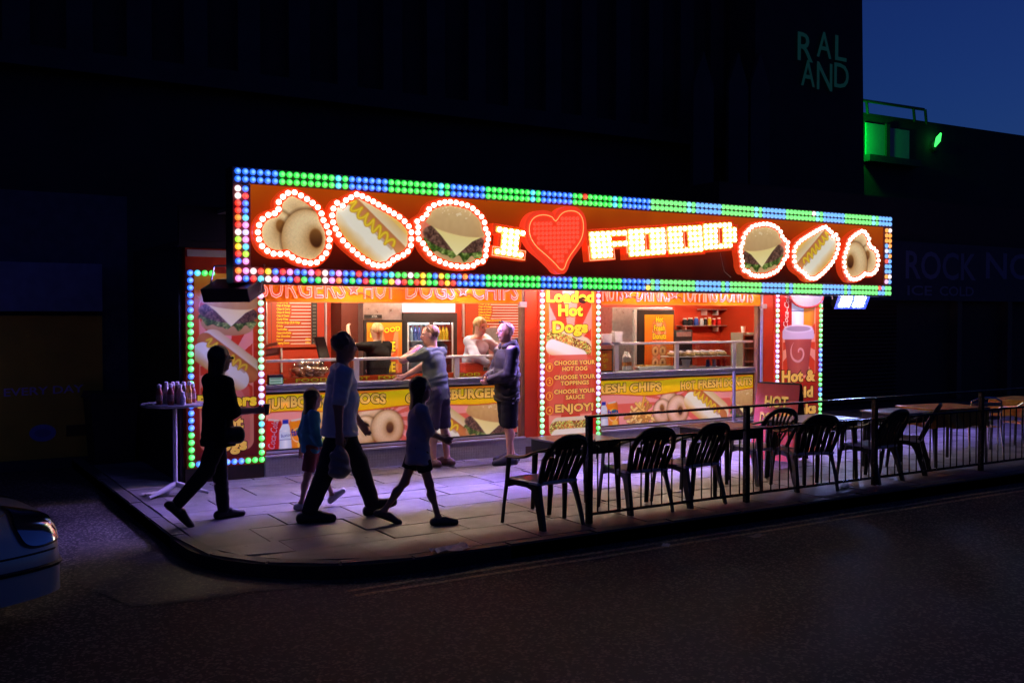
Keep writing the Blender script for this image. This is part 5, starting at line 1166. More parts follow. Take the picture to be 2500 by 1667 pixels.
    def hair(s, parent, colr, style, seed=5):
        hh, X, R = s.hh, s.X, s.Rh; c = s.J['headc']; S = SDF(c-V(0.30, 0.26, 0.55), c+V(0.30, 0.26, 0.30), 0.0085)
        if style == 'crop':
            S.ell(X(-0.075, 0, 0.135), (0.468*hh, 0.388*hh, 0.428*hh), 0.01, R); S.ell(X(0.42, 0, -0.02), (0.40*hh, 0.5*hh, 0.40*hh), 0.02, R, 'sub'); S.ell(X(0.0, 0, -0.55), (0.9*hh, 0.6*hh, 0.45*hh), 0.02, R, 'sub')
        if style in ('long', 'tied', 'short', 'shaggy'):
            if style in ('short', 'shaggy'): S.ell(X(-0.12, 0, 0.14), (0.455*hh, 0.405*hh, 0.425*hh), 0.02, R)
            else: S.ell(X(-0.09, 0, 0.17), (0.485*hh, 0.42*hh, 0.435*hh), 0.02, R)
            if style == 'short': S.ell(X(-0.05, 0, 0.30), (0.42*hh, 0.37*hh, 0.33*hh), 0.03, R)
            S.ell(X(0.50, 0, -0.16), (0.44*hh, 0.36*hh, 0.46*hh), 0.02, R, 'sub')
            if style in ('short', 'shaggy'):
                S.ell(X(0.60, 0, 0.10), (0.36*hh, 0.5*hh, 0.34*hh), 0.02, R, 'sub')
                for q in (1, -1): S.ell(X(0.06, q*0.46, -0.16), (0.30*hh, 0.13*hh, 0.26*hh), 0.02, R, 'sub')
                S.ell(X(-0.15, 0, -0.62), (0.6*hh, 0.6*hh, 0.36*hh), 0.02, R, 'sub')
            if style == 'shaggy':
                rn = random.Random(seed)
                for i in range(60):
                    th = rn.uniform(0, 2*math.pi); ph = rn.uniform(0.15, 1.5); q_ = (math.cos(th)*math.cos(ph), math.sin(th)*math.cos(ph), math.sin(ph))
                    if q_[0] > 0.55 and q_[2] < 0.75: continue
                    S.ell(X(-0.12+0.42*q_[0], 0.38*q_[1], 0.16+0.40*q_[2]), (0.075*hh,)*3, 0.012)
            if style == 'long':
                L = getattr(s, 'hairlen', 1.7)
                for q in (-0.26, -0.09, 0.09, 0.26): S.cone(X(-0.26+abs(q)*0.2, q, 0.0), X(-0.40+abs(q)*0.25, q*1.25, -L*(1.0-abs(q)*0.25)), 0.20*hh, 0.11*hh, 0.035)
                for q in (-1, 1): S.cone(X(0.02, q*0.37, 0.12), X(-0.14, q*0.36, -0.9), 0.10*hh, 0.07*hh, 0.04)
            if style == 'tied':
                S.ell(X(-0.52, 0, 0.10), (0.13*hh, 0.13*hh, 0.13*hh), 0.03); S.cone(X(-0.55, 0, 0.05), X(-0.66, 0.04, -0.75), 0.12*hh, 0.05*hh, 0.03)
                for q in (-1, 1): S.cone(X(0.26, q*0.33, 0.16), X(0.20, q*0.36, -0.30), 0.035*hh, 0.02*hh, 0.02)
        C0 = np.array(colr)
        def col(P): q = (P-c)@R/hh; n = vnoise(q[:, 1]*1.0+q[:, 0]*0.3, q[:, 2]*0.12, 26, seed); return C0*(0.55+0.9*n)[:, None]
        P = sdf_obj('hair', S, M_HAIR, parent, col, 0.004, 30, seed, fdir=(0.4, 1.0, 0.05)); return P
def person(label, loc, facing):
    """facing: direction of the figure's x axis, degrees from world X"""
    return thing('person', label, 'person', loc, math.radians(facing))
SK = (0.52, 0.29, 0.20)
# --- man striding in pale shirt
t = person('man striding past in a pale T-shirt and dark trousers holding a bag', (-0.14, -2.76, 0), -14)
f = Fig(1.79, lean=0.05, bend=0.03, legs={'L': (-0.40, 0.12), 'R': (0.42, 0.10)}, feet={'L': -0.0, 'R': 0.42}, arms={'L': (-0.05, 0.35, 0.10), 'R': (-0.22, 0.25, 0.12)}, head=(0.0, -0.12, 0.0), girth=1.06)
f = Fig(1.80, lean=0.04, bend=0.05, legs={'R': (-0.30, 0.10), 'L': (0.46, 0.14)}, feet={'R': 'auto', 'L': 0.30}, arms={'R': (-0.12, 0.22, 0.12), 'L': (0.30, 0.4, 0.10)}, head=(0.02, 0.05, 0.0), girth=1.06)
f.body(t, (0.42, 0.22, 0.15), (0.05, 0.035, 0.03), belly=0.9); f.top(t, (0.72, 0.74, 0.80), 0.85, 0.115, 0.018, 0.010, belly=0.95, loose=0.022, flare=0.03); f.legs(t, (0.03, 0.032, 0.045), 1.93, 0.018, 0.005, loose=0.010); f.shoes(t, (0.02, 0.018, 0.018), big=1.15); f.hair(t, (0.16, 0.11, 0.08), 'shaggy', 4)
w = f.J['wriR']; bag = MB(); hx, hy, hz = w+f.J['fdR']*0.09
# --- plastic carrier bag in his hand
def carrier(loc, rz):
    b = thing('carrier_bag', 'grey crumpled carrier bag hanging from the striding man\'s hand', 'bag', loc, rz)
    S = SDF((-0.14, -0.10, -0.36), (0.14, 0.10, 0.06), 0.009); S.cone((0, 0, -0.24), (0, 0, -0.10), 0.075, 0.06, 0.03, (V(1, 0, 0), 1.55)); S.cone((0.05, 0, -0.10), (0.0, 0, 0.0), 0.035, 0.012, 0.02); S.cone((-0.06, 0, -0.10), (0.0, 0, 0.0), 0.035, 0.012, 0.02)
    sdf_obj('bag_body', S, vcol('crumpled_plastic', 0.4, 0.4), b, np.array((0.22, 0.20, 0.20)), 0.008, 22, 4, 0.1); MB().tube([(0.03, 0, -0.02), (0.02, 0, 0.03), (-0.02, 0, 0.03), (-0.03, 0, -0.02)], 0.006, 5).build('handle', mat('grey_plastic', (0.25, 0.24, 0.24), 0.4), b)
carrier(tuple(t.matrix_basis@Vector((hx, hy, hz)) if False else (Matrix.Translation(t.location)@Matrix.Rotation(t.rotation_euler.z, 4, 'Z'))@Vector((hx, hy, hz-0.01))), math.radians(10))
# --- girl in T-shirt and shorts walking in front
t = person('girl with long dark hair walking in a loose T-shirt, shorts and sandals', (0.37, -3.42, 0), -16)
f = Fig(1.36, lean=0.02, bend=0.03, legs={'L': (-0.34, 0.30), 'R': (0.28, 0.02)}, feet={'L': 'auto', 'R': 0.0}, arms={'L': ('ik', (0.24, 0.03, 0.80), (-0.8, 0.5, -0.2)), 'R': ('ik', (0.25, -0.02, 0.78), (-0.8, -0.5, -0.2))}, head=(0.02, 0.0, 0.0), girth=0.92)
f.body(t, (0.40, 0.22, 0.15), (0.03, 0.02, 0.015)); f.top(t, (0.52, 0.44, 0.50), 0.95, 0.14, 0.018, 0.008, loose=0.012, flare=0.02); f.legs(t, (0.03, 0.03, 0.045), 0.55, 0.016, 0.003, 'shorts', flare=0.012); f.shoes(t, (0.10, 0.08, 0.075), big=0.95, name='sandal'); f.hairlen = 2.2; f.hair(t, (0.035, 0.022, 0.018), 'long', 2)
# --- small girl in blue beyond the man
t = person('small girl in a blue top and dark shorts walking beside the striding man', (-0.20, -2.15, 0), -6)
f = Fig(1.18, lean=0.03, bend=0.02, legs={'L': (0.50, 0.15), 'R': (-0.16, 0.08)}, feet={'L': 0.55, 'R': -0.05}, arms={'L': (-0.2, 0.2, 0.12), 'R': (0.10, 0.30, 0.12)}, head=(0.04, 0.05, 0.0), girth=0.92)
f.body(t, SK, (0.05, 0.03, 0.02)); f.top(t, (0.05, 0.27, 0.40), 1.5, 0.06, 0.016, 0.008, 'top', loose=0.012); f.legs(t, (0.22, 0.06, 0.07), 0.80, 0.016, 0.003, 'shorts', flare=0.012); f.shoes(t, (0.62, 0.60, 0.62), (0.5, 0.5, 0.5), 1.05); f.hairlen = 1.7; f.hair(t, (0.045, 0.03, 0.022), 'long', 7)
# --- woman in black at the left
t = person('woman in black with long dark hair and a handbag walking past the burger panel', (-1.16, -2.27, 0), 6)
f = Fig(1.63, lean=0.0, bend=0.04, legs={'L': (0.12, 0.03), 'R': (-0.36, 0.42)}, feet={'L': 0.0, 'R': 'auto'}, arms={'L': (0.15, 0.3, 0.10), 'R': (0.25, 1.35, 0.08, 0.15)}, head=(0.02, 0.0, 0.0), girth=1.05)
f.body(t, (0.44, 0.25, 0.18), (0.03, 0.02, 0.02), female=True); f.top(t, (0.010, 0.010, 0.012), 1.15, 0.16, 0.020, 0.008, loose=0.012, female=True, flare=0.022); f.legs(t, (0.016, 0.016, 0.022), 1.95, 0.017, 0.003); f.shoes(t, (0.02, 0.015, 0.015), big=0.95, name='sandal'); f.hairlen = 2.0; f.hair(t, (0.018, 0.012, 0.011), 'long', 3)
gl = MB()
for q in (1, -1): p0 = f.X(0.45, q*0.16, 0.03); p1 = f.X(0.0, q*0.40, 0.05); gl.tube([tuple(p0), tuple(p1)], 0.004, 5)
gl.tube([tuple(f.X(0.47, -0.27, 0.03)), tuple(f.X(0.50, 0, 0.04)), tuple(f.X(0.47, 0.27, 0.03))], [0.013, 0.008, 0.013], 6); gl.build('glasses', M_BLACK, t)
MT = Matrix.Translation(t.location)@Matrix.Rotation(t.rotation_euler.z, 4, 'Z')
pb = MT@Vector(tuple(f.J['pel']+V(0.08, -0.20, 0.02)))
b = thing('handbag', 'dark handbag swinging at the hip of the woman in black', 'bag', tuple(pb), math.radians(10))
S = SDF((-0.2, -0.12, -0.2), (0.2, 0.12, 0.15), 0.010); S.cone((-0.05, 0, -0.07), (0.05, 0, -0.07), 0.055, 0.055, 0.02, (V(0, 0, 1), 1.5)); S.cut((0, 0, 0.02), (0, 0, 1)); sdf_obj('bag_body', S, M_SHOE, b, np.array((0.015, 0.013, 0.014)), 0.003)
MB().tube([(-0.09, 0, 0.0), (-0.05, 0.05, 0.30), (-0.08, 0.16, 0.52)], 0.009, 5).build('strap', M_BLACK, b)
ph = MT@Vector(tuple(f.J['wriR']+f.J['fdR']*0.11))
b = thing('drink_cup', 'small cup held out in the hand of the woman in black', 'cup', (ph.x, ph.y, ph.z-0.02), 0); MB().lathe([(0.020, -0.03), (0.030, 0.06), (0.031, 0.065)], n=12).build('cup', mat('cup_paper', (0.10, 0.08, 0.08), 0.5), b); MB().lathe([(0.033, 0.066), (0.033, 0.075), (0.0, 0.078)], n=12).build('lid', M_BLACK, b)
# --- man leaning on the counter
t = person('man in a grey T-shirt with sunglasses on his head leaning on the counter', (2.20, -0.30, 0), 122)
f = Fig(1.80, lean=0.10, bend=0.06, legs={'L': (0.02, 0.05, 0.04), 'R': (-0.08, 0.04, 0.03)}, feet={'L': 0.0, 'R': 0.0}, arms={'L': ('ik', (0.30, 0.05, 1.50), (0.35, 1.0, -0.55)), 'R': ('ik', (0.50, 0.02, 1.14), (-0.2, -1.0, -0.4))}, head=(0.06, 0.55, 0.0), girth=1.02)
f.stubble = 0.35; f.body(t, (0.56, 0.31, 0.22), (0.20, 0.10, 0.05), belly=0.7); f.top(t, (0.10, 0.13, 0.11), 0.62, 0.10, 0.014, 0.010, belly=0.7, loose=0.016, seed=6); f.legs(t, (0.055, 0.05, 0.075), 0.98, 0.022, 0.005, 'shorts', flare=0.012); f.shoes(t, (0.09, 0.04, 0.04), (0.5, 0.48, 0.46), 1.1); f.hair(t, (0.20, 0.10, 0.05), 'crop', 6)
def shades(f, t):
    g = MB()
    for q in (1, -1): g.tube([tuple(f.X(0.20, q*0.33, 0.50)), tuple(f.X(-0.05, q*0.42, 0.22))], 0.005, 5)
    g.tube([tuple(f.X(0.24, -0.30, 0.50)), tuple(f.X(0.32, -0.15, 0.55)), tuple(f.X(0.30, 0, 0.55)), tuple(f.X(0.32, 0.15, 0.55)), tuple(f.X(0.24, 0.30, 0.50))], [0.006, 0.011, 0.004, 0.011, 0.006], 6); g.build('sunglasses', M_BLACK, t)
shades(f, t)
# --- bald man in dark jacket
t = person('laughing bald man in a dark padded jacket and black shorts at the counter end', (3.10, -0.55, 0), 172)
f = Fig(1.83, lean=-0.01, bend=0.05, legs={'L': (0.03, 0.05, 0.03), 'R': (-0.10, 0.06, 0.03)}, feet={'L': 0.0, 'R': 0.0}, arms={'L': ('ik', (0.26, 0.05, 1.10), (-0.6, 0.8, -0.3)), 'R': ('ik', (0.27, -0.02, 1.13), (-0.6, -0.8, -0.3))}, head=(-0.04, 0.10, 0.0), girth=1.0)
f.laugh = True; f.body(t, (0.58, 0.29, 0.20), None, belly=0.6)
def jack(P): 
    return np.tile(np.array((0.014, 0.010, 0.012)), (len(P), 1))*(0.7+0.8*vnoise3(P, 9, 4))[:, None]
o = f.top(t, jack, 1.93, 0.16, 0.026, 0.015, 'jacket', neck=-0.005, belly=0.6, loose=0.022, seed=8, m=vcol('shiny_jacket', 0.7, 0.3), cuff=1.2)
S = SDF(f.J['neck']-V(0.2, 0.2, 0.14), f.J['neck']+V(0.2, 0.2, 0.12), 0.010); nk = f.J['neck']
for a in np.linspace(0.6, 2*math.pi-0.6, 12)[:-1]: 
    b2 = a+(2*math.pi-1.2)/11; S.cone(nk+V(0.085*math.cos(a)-0.01, 0.10*math.sin(a), 0.012-0.03*math.cos(a)), nk+V(0.085*math.cos(b2)-0.01, 0.10*math.sin(b2), 0.012-0.03*math.cos(b2)), 0.038, 0.038, 0.03)
S.cone(nk+V(-0.10, -0.05, -0.02), nk+V(-0.10, 0.05, -0.02), 0.055, 0.055, 0.03); sdf_obj('hood', S, MATS['shiny_jacket'], t, np.array((0.03, 0.025, 0.025)), 0.004, 20, 2, 0.15)
f.legs(t, (0.010, 0.010, 0.016), 0.98, 0.026, 0.005, 'shorts', flare=0.022); f.shoes(t, (0.02, 0.022, 0.04), (0.03, 0.03, 0.04), 1.1); shades(f, t)
hp_, kn_ = f.J['hipL'], f.J['kneeL']; st = MB()
for i in range(9):
    p = hp_*(1-(0.25+0.07*i))+kn_*(0.25+0.07*i)+V(0.0, 0.118-0.004*i, 0.0); st.box(p[0]-0.014, p[0]+0.014, p[1]-0.004, p[1]+0.004, p[2]-0.011, p[2]+0.011)
tag(st.build('side_print', M_WHITEP, t), kind='stuff')
# --- staff with blonde ponytail, back turned, pointing up
t = person('server in black with a blonde ponytail, back turned, pointing up at the menu', (2.05, 1.20, 0.24), 108)
f = Fig(1.57, lean=0.02, bend=0.04, arms={'L': ('ik', (0.22, 0.36, 1.50), (0.0, 1.0, -0.6)), 'R': (0.35, 0.9, 0.15, 0.3)}, head=(0.0, -0.1, 0.0))
f.body(t, (0.62, 0.40, 0.30), (0.35, 0.22, 0.10), female=True, grip=1.0); f.top(t, (0.012, 0.011, 0.012), 1.6, 0.12, 0.022, 0.005, loose=0.015, female=True); f.legs(t, (0.014, 0.014, 0.016), 1.95, 0.017, 0.003); f.shoes(t, (0.03, 0.03, 0.03)); f.hair(t, (0.50, 0.33, 0.15), 'tied', 5)
# --- staff in grey sweater
t = person('smiling fair haired server in a pale grey sweater bending over the counter', (3.46, 0.98, 0.24), -70)
f = Fig(1.67, lean=0.10, bend=0.22, arms={'R': ('ik', (0.40, -0.10, 1.00), (-0.3, -1.0, 0.25)), 'L': ('ik', (0.40, 0.16, 1.16), (0.0, 1.0, -0.5))}, head=(0.25, -0.1, 0.12), side=0.05)
f.body(t, (0.64, 0.40, 0.31), (0.40, 0.26, 0.12), female=True); f.top(t, (0.44, 0.52, 0.70), 1.75, 0.05, 0.024, 0.005, 'sweater', loose=0.02, female=True); f.legs(t, (0.014, 0.014, 0.016), 1.95, 0.017, 0.003); f.shoes(t, (0.03, 0.03, 0.03)); f.hair(t, (0.42, 0.29, 0.14), 'tied', 9)
ap = MB(); p0 = f.J['pel']; ap.box(p0[0]+0.13, p0[0]+0.14, -0.16, 0.16, p0[2]-0.35, p0[2]+0.05); ap.build('apron', mat('dark_apron', (0.02, 0.018, 0.02), 0.7), t)
# --- half hidden person by the upright
t = person('dark haired person half hidden behind the wooden upright and bald man', (4.55, 1.25, 0.24), 190)
f = Fig(1.60, head=(0.1, 0.0, 0.0)); f.body(t, (0.50, 0.30, 0.22), (0.02, 0.015, 0.012)); f.top(t, (0.02, 0.02, 0.022), 1.7, 0.08, 0.02, 0.004); f.legs(t, (0.014, 0.014, 0.016), 1.95, 0.017, 0.003); f.shoes(t, (0.03, 0.03, 0.03)); f.hair(t, (0.014, 0.012, 0.012), 'short', 3)
# ------------------------------------------------------------------ inside the kiosk
WA = lambda x, y, Y: (lambda p: (p[0], p[2]))(onY(640+x/5.808, 690+y/5.808, Y))
WB = lambda x, y, Y: (lambda p: (p[0], p[2]))(onY(980+x/5.808, 690+y/5.808, Y))
WR = lambda x, y, Y: (lambda p: (p[0], p[2]))(onY(1440+x/3.794, 700+y/3.794, Y))
YW = 2.40
def rectpx(F, x0, y0, x1, y1, Y): a = F(x0, (y0+y1)/2, Y); b = F(x1, (y0+y1)/2, Y); t = F((x0+x1)/2, y0, Y); q = F((x0+x1)/2, y1, Y); return a[0], b[0], q[1], t[1]
M_MENU = mat('menu_board_orange', srgb(176, 62, 24), 0.45, var=0.05, scale=2); M_YTX = mat('menu_yellow_ink', srgb(250, 220, 40), 0.5)
items = ['Chips (Lrg)', 'Chips & Sausage', 'Chips & Curry', 'Chips & Gravy', 'Chips & Cheese', 'Curly Fries', 'Chicken Strips (3) & Chips', 'Drinks', 'Tea/Coffee', 'Cappuccino/Latte', 'Hot Chocolate', 'Donuts', 'Topping Donuts']
def menu(label, F, x0, y0, x1, y1, tx, ty0, ty1, tw, lx, strip):
    a, b, z0, z1 = rectpx(F, x0, y0, x1, y1, YW-0.03); t = thing('menu_board', label, 'menu board', (a, YW-0.03, z0), 0, 'menu boards on the back wall')
    box('board', 0, b-a, 0.0, 0.026, 0, z1-z0, M_MENU, t, 0.004)
    for i, s in enumerate(items):
        y = ty0+(ty1-ty0)*i/(len(items)-1); p = F(tx, y, YW-0.03); w = tw*len(s)*(0.95 if len(s) < 14 else 0.82); h = (F(tx, ty0, YW)[1]-F(tx, ty1, YW)[1])/(len(items)-1)
        text('menu_line', s, p[0]-a, p[1]-z0, w, h*0.62, -0.003, M_YTX, t, 0.03)
        e = F(lx, y, YW-0.03)[0]-a; s0 = p[0]-a+w+0.02
        if e > s0+0.02: box('rule', s0, e, -0.003, -0.001, p[1]-z0-0.004, p[1]-z0+0.006, M_WHITE, t)
        if i > 10: text('menu_line', '4 For', e-0.085, p[1]-z0, 0.08, h*0.62, -0.005, M_YTX, t, 0.03)
    if strip:
        a2, b2, z2, z3 = rectpx(F, *strip, YW-0.03); box('price_strip', a2-a, b2-a, -0.008, -0.002, z2-z0, z3-z0, M_BLACK, t)
        for i in range(len(items)): 
            y = ty0+(ty1-ty0)*i/(len(items)-1); p = F(strip[0]+18, y, YW-0.03); box('price_tag', p[0]-a, p[0]-a+0.05, -0.012, -0.0085, p[1]-z0, p[1]-z0+0.025, mat('dim_price_print', (0.10, 0.10, 0.09), 0.6), t)
menu('orange menu board with a black price strip above the card terminal', WA, 75, 180, 785, 920, 205, 290, 870, 0.0165, 690, (697, 180, 778, 870))
menu('orange menu board on the wall behind the smiling server', WB, 905, 180, 1800, 830, 1092, 312, 785, 0.020, 1775, None)
wp = MB()
for F, x, y0, y1 in ((WA, 68, 200, 920), (WA, 1012, 200, 1010), (WA, 905, 250, 920), (WA, 275, 925, 1270), (WB, 884, 250, 770)):
    a = F(x, y0, YW-0.02); b = F(x, y1, YW-0.02); box('joint_trim', a[0]-0.012, a[0]+0.012, YW-0.025, YW+0.021, b[1], 2.6, M_ALU, ki)
a = rectpx(WA, 1125, 200, 1430, 1010, 2.0); box('inner_panel', a[0], a[1], 2.0, 2.41, 0.24, 2.6, mat('brown_panel', srgb(92, 34, 20), 0.5, var=0.1), ki)
# freezer with printed door
a, b, z0, z1 = rectpx(WA, 1440, 280, 1998, 1300, 1.80)
t = thing('printed_freezer', 'tall steel fridge with orange I heart FOOD printed door behind the server', 'fridge', (a, 1.80, 0.24)); w = b-a
box('cabinet', 0, w, 0.02, 0.62, 0, 1.90, M_STEEL, t, 0.006); box('door_frame', 0.0, w, -0.02, 0.018, 0.75, WA(1700, 528, 1.8)[1]-0.24, M_BLACK, t)
box('badge', 0.02, w*0.45, -0.012, 0.018, WA(1500, 505, 1.8)[1]-0.24, WA(1500, 455, 1.8)[1]-0.24, M_BLACK, t); text('lettering', 'XTRA', 0.12, WA(1500, 495, 1.8)[1]-0.24, 0.09, 0.035, -0.014, M_WHITE, t, 0.02)
dz0, dz1 = WA(1700, 1285, 1.8)[1]-0.24, WA(1700, 565, 1.8)[1]-0.24
c = Canvas(0.04, dz0, w-0.03, dz1, 0.008); c.vgrad([(0, rgb(236, 96, 30)), (1, rgb(250, 160, 40))]); c.put(rrect(c.X, c.Z, w*0.62, (dz0+dz1)/2-0.1, w*0.24, (dz1-dz0)/2, 0.05), rgb(244, 150, 110), 1.0); rays(c, w*0.62, dz0+0.2, 7, rgb(246, 160, 110), rgb(236, 96, 40), rrect(c.X, c.Z, w*0.62, (dz0+dz1)/2-0.1, w*0.22, (dz1-dz0)/2, 0.05)); o = c.build('door_print', -0.023, M_PRINT, t)
text2('lettering', 'I', 0.08, dz1-0.22, 0.05, 0.075, -0.03, M_YTX, M_INK, t, 0.04, 0.04); text2('lettering', 'FOOD', w*0.42, dz1-0.165, w*0.50, 0.075, -0.03, M_YTX, M_INK, t, 0.045, 0.04, tilt=0.14)
for s, y, x0 in (('COME', 975, 0.18), ('E', 1075, 0.40), ('THE', 1265, 0.22)): text2('lettering', s, x0 if s != 'E' else w*0.52, WA(1800, y, 1.8)[1]-0.24, (w*0.78-x0) if s != 'E' else 0.09, 0.15, -0.03, M_YTX, M_INK, t, 0.04, 0.05)
# drinks fridge
a, b, z0, z1 = rectpx(WB, 25, 430, 790, 1300, 1.78)
t = thing('drinks_fridge', 'black double door drinks fridge with lit white header and bottles', 'fridge', (a, 1.78, 0.24)); w = b-a; zt = WB(400, 430, 1.78)[1]-0.24
for (x0, x1, za, zb) in ((0, 0.07, 0, zt), (w-0.07, w, 0, zt), (0.07, w-0.07, 0, 0.28), (0.07, w-0.07, WB(400, 560, 1.78)[1]-0.24, zt)): box('cabinet', x0, x1, 0.0, 0.6, za, zb, M_BLACK, t)
zd = WB(400, 560, 1.78)[1]-0.24; xm = w*0.515
box('cabinet_back', 0.07, w-0.07, 0.55, 0.6, 0.28, zd, mat('fridge_liner', (0.6, 0.62, 0.64), 0.4), t)
box('header_light', 0.0, w-0.02, 0.02, 0.10, zt+0.01, WB(400, 292, 1.78)[1]-0.24, emit('lit_header_panel', (0.82, 0.92, 1.0), 0.85), t, 0.006); box('inner_tube', 0.10, w-0.10, 0.06, 0.075, zd-0.03, zd-0.015, emit('fridge_tube', (0.85, 0.95, 1.0), 18), t)
for x0, x1 in ((0.07, xm-0.03), (xm+0.03, w-0.07)):
    d = box('door_glass', x0+0.02, x1-0.02, 0.006, 0.012, 0.30, zd-0.02, glass('fridge_glass', (0.85, 0.92, 0.95), 0.12), t)
    for q in ((x0, x0+0.018), (x1-0.018, x1)): box('door_frame', q[0], q[1], -0.004, 0.02, 0.285, zd-0.004, M_ALU if x0 > 0.2 else MATS['fridge_liner'], t)
box('door_mullion', xm-0.03, xm+0.03, -0.006, 0.03, 0.285, zd-0.002, M_BLACK, t)
shz = [WB(400, 820, 1.8)[1]-0.24, WB(400, 1060, 1.8)[1]-0.24, 0.62, 0.32]
for z in shz: box('shelf', 0.075, w-0.075, 0.05, 0.54, z-0.012, z, MATS['fridge_liner'], t)
CANM = {n: mat('drink_'+n, c, 0.25, 0.2) for n, c in (('red', (0.5, 0.02, 0.02)), ('blue', (0.05, 0.1, 0.45)), ('orange', (0.7, 0.22, 0.02)), ('silver', (0.6, 0.6, 0.62)), ('green', (0.06, 0.3, 0.05)), ('black', (0.02, 0.02, 0.025)), ('yellow', (0.75, 0.5, 0.03)), ('clear', (0.55, 0.65, 0.7)))}
rn = random.Random(5); lname = {'red': 'red', 'blue': 'blue', 'orange': 'orange', 'silver': 'silver', 'green': 'green', 'black': 'black', 'yellow': 'yellow', 'clear': 'clear'}
rowspec = [(['red', 'clear', 'blue', 'blue'], ['yellow', 'green', 'yellow', 'yellow']), (['blue', 'clear', 'red', 'blue'], ['silver', 'black', 'silver', 'silver']), (['orange', 'red', 'orange', 'clear'], ['orange', 'orange', 'red', 'orange']), (['clear']*4, ['orange', 'clear', 'red', 'clear'])]
for ri, z in enumerate(shz):
    for side, (x0, x1) in enumerate(((0.10, xm-0.06), (xm+0.06, w-0.10))):
        n = 5
        for i in range(n):
            k = rowspec[ri][side][(i+ri) % 4]; x = x0+0.02+(x1-x0-0.04)*i/(n-1); tall = (ri == 0 or ri == 3)
            b_ = thing('drink_bottle' if tall else 'drink_can', '%s drink %s on the %s shelf of the drinks fridge, %s door' % (k, 'bottle' if tall else 'can', ['top', 'second', 'third', 'lowest'][ri], ['black framed', 'pale framed'][side]), 'bottle' if tall else 'can', (a+x, 1.78+0.12, 0.24+z+0.001), 0, 'drinks in the fridge: %s %s' % (k, 'bottle' if tall else 'can'))
            if tall: MB().lathe([(0.028, 0), (0.030, 0.02), (0.030, 0.13), (0.012, 0.19), (0.012, 0.205)], n=10).build('bottle_body', CANM[k], b_); MB().lathe([(0.014, 0.2055), (0.014, 0.225), (0, 0.226)], n=10).build('cap', CANM['red' if k != 'red' else 'black'], b_)
            else: MB().lathe([(0.026, 0), (0.031, 0.01), (0.031, 0.14), (0.026, 0.152)], n=10).build('can_body', CANM[k], b_); MB().lathe([(0.0255, 0.1525), (0.0, 0.1526)], n=10).build('can_lid', CANM['silver'], b_)
# steel hood / fryer and red bucket beside the server
a, b, z0, z1 = rectpx(WB, 1235, 840, 1420, 1240, 1.5); t = thing('fryer', 'steel fryer cabinet behind the bald man\'s head', 'fryer', (a, 1.5, 0.24)); box('cabinet', 0, 0.55, 0, 0.5, 0, z1-0.24, M_STEEL, t, 0.01); box('splash_panel', 0, 0.55, 0.45, 0.49, z1-0.238, z1-0.03, M_STEEL, t); box('basket_handle', 0.1, 0.14, -0.10, 0.0, z1-0.30, z1-0.28, M_BLACK, t)
a, b, z0, z1 = rectpx(WB, 910, 1110, 1165, 1285, 0.62); t = thing('red_food_tub', 'red plastic tub on the counter below the smiling server', 'tub', (a, 0.62, 1.097)); box('tub', 0, b-a, 0, 0.24, 0, 0.15, mat('red_plastic', (0.45, 0.05, 0.02), 0.4), t, 0.01); box('rim', -0.01, b-a+0.01, -0.01, 0.25, 0.151, 0.165, MATS['red_plastic'], t, 0.004)
# inner strip that reads HOT FOOD along the counter
st = box('inner_strip', 0.06, 3.69, 0.30, 0.31, 1.097, 1.165, mat('strip_red', srgb(226, 74, 20), 0.4), ki)
xx = 0.10
while xx < 3.55:
    text2('lettering', 'HOT', xx, 1.108, 0.30, 0.045, 0.292, M_YTX, M_INK, st, 0.04, 0.03); text2('lettering', 'FOOD', xx+0.42, 1.108, 0.42, 0.045, 0.292, M_YTX, M_INK, st, 0.04, 0.03); xx += 1.12
# card terminal on the counter
a, b, z0, z1 = rectpx(WA, 90, 1268, 300, 1415, 0.10); t = thing('card_terminal', 'black card terminal with pale green screen on the counter end', 'terminal', ((a+b)/2, 0.12, 1.096)); w = b-a
box('casing', -w/2, w/2, -0.02, 0.03, 0.0, z1-z0, M_BLACK, t, 0.006); box('screen', -w/2+0.012, w/2-0.012, -0.025, -0.0205, 0.015, (z1-z0)*0.70, emit('green_lcd', (0.25, 0.55, 0.32), 0.55), t)
for i in range(2): box('screen_text', -w/2+0.02, w/2-0.03, -0.0275, -0.0255, 0.035+0.035*i, 0.05+0.035*i, mat('lcd_print', (0.12, 0.28, 0.16), 0.5), t)
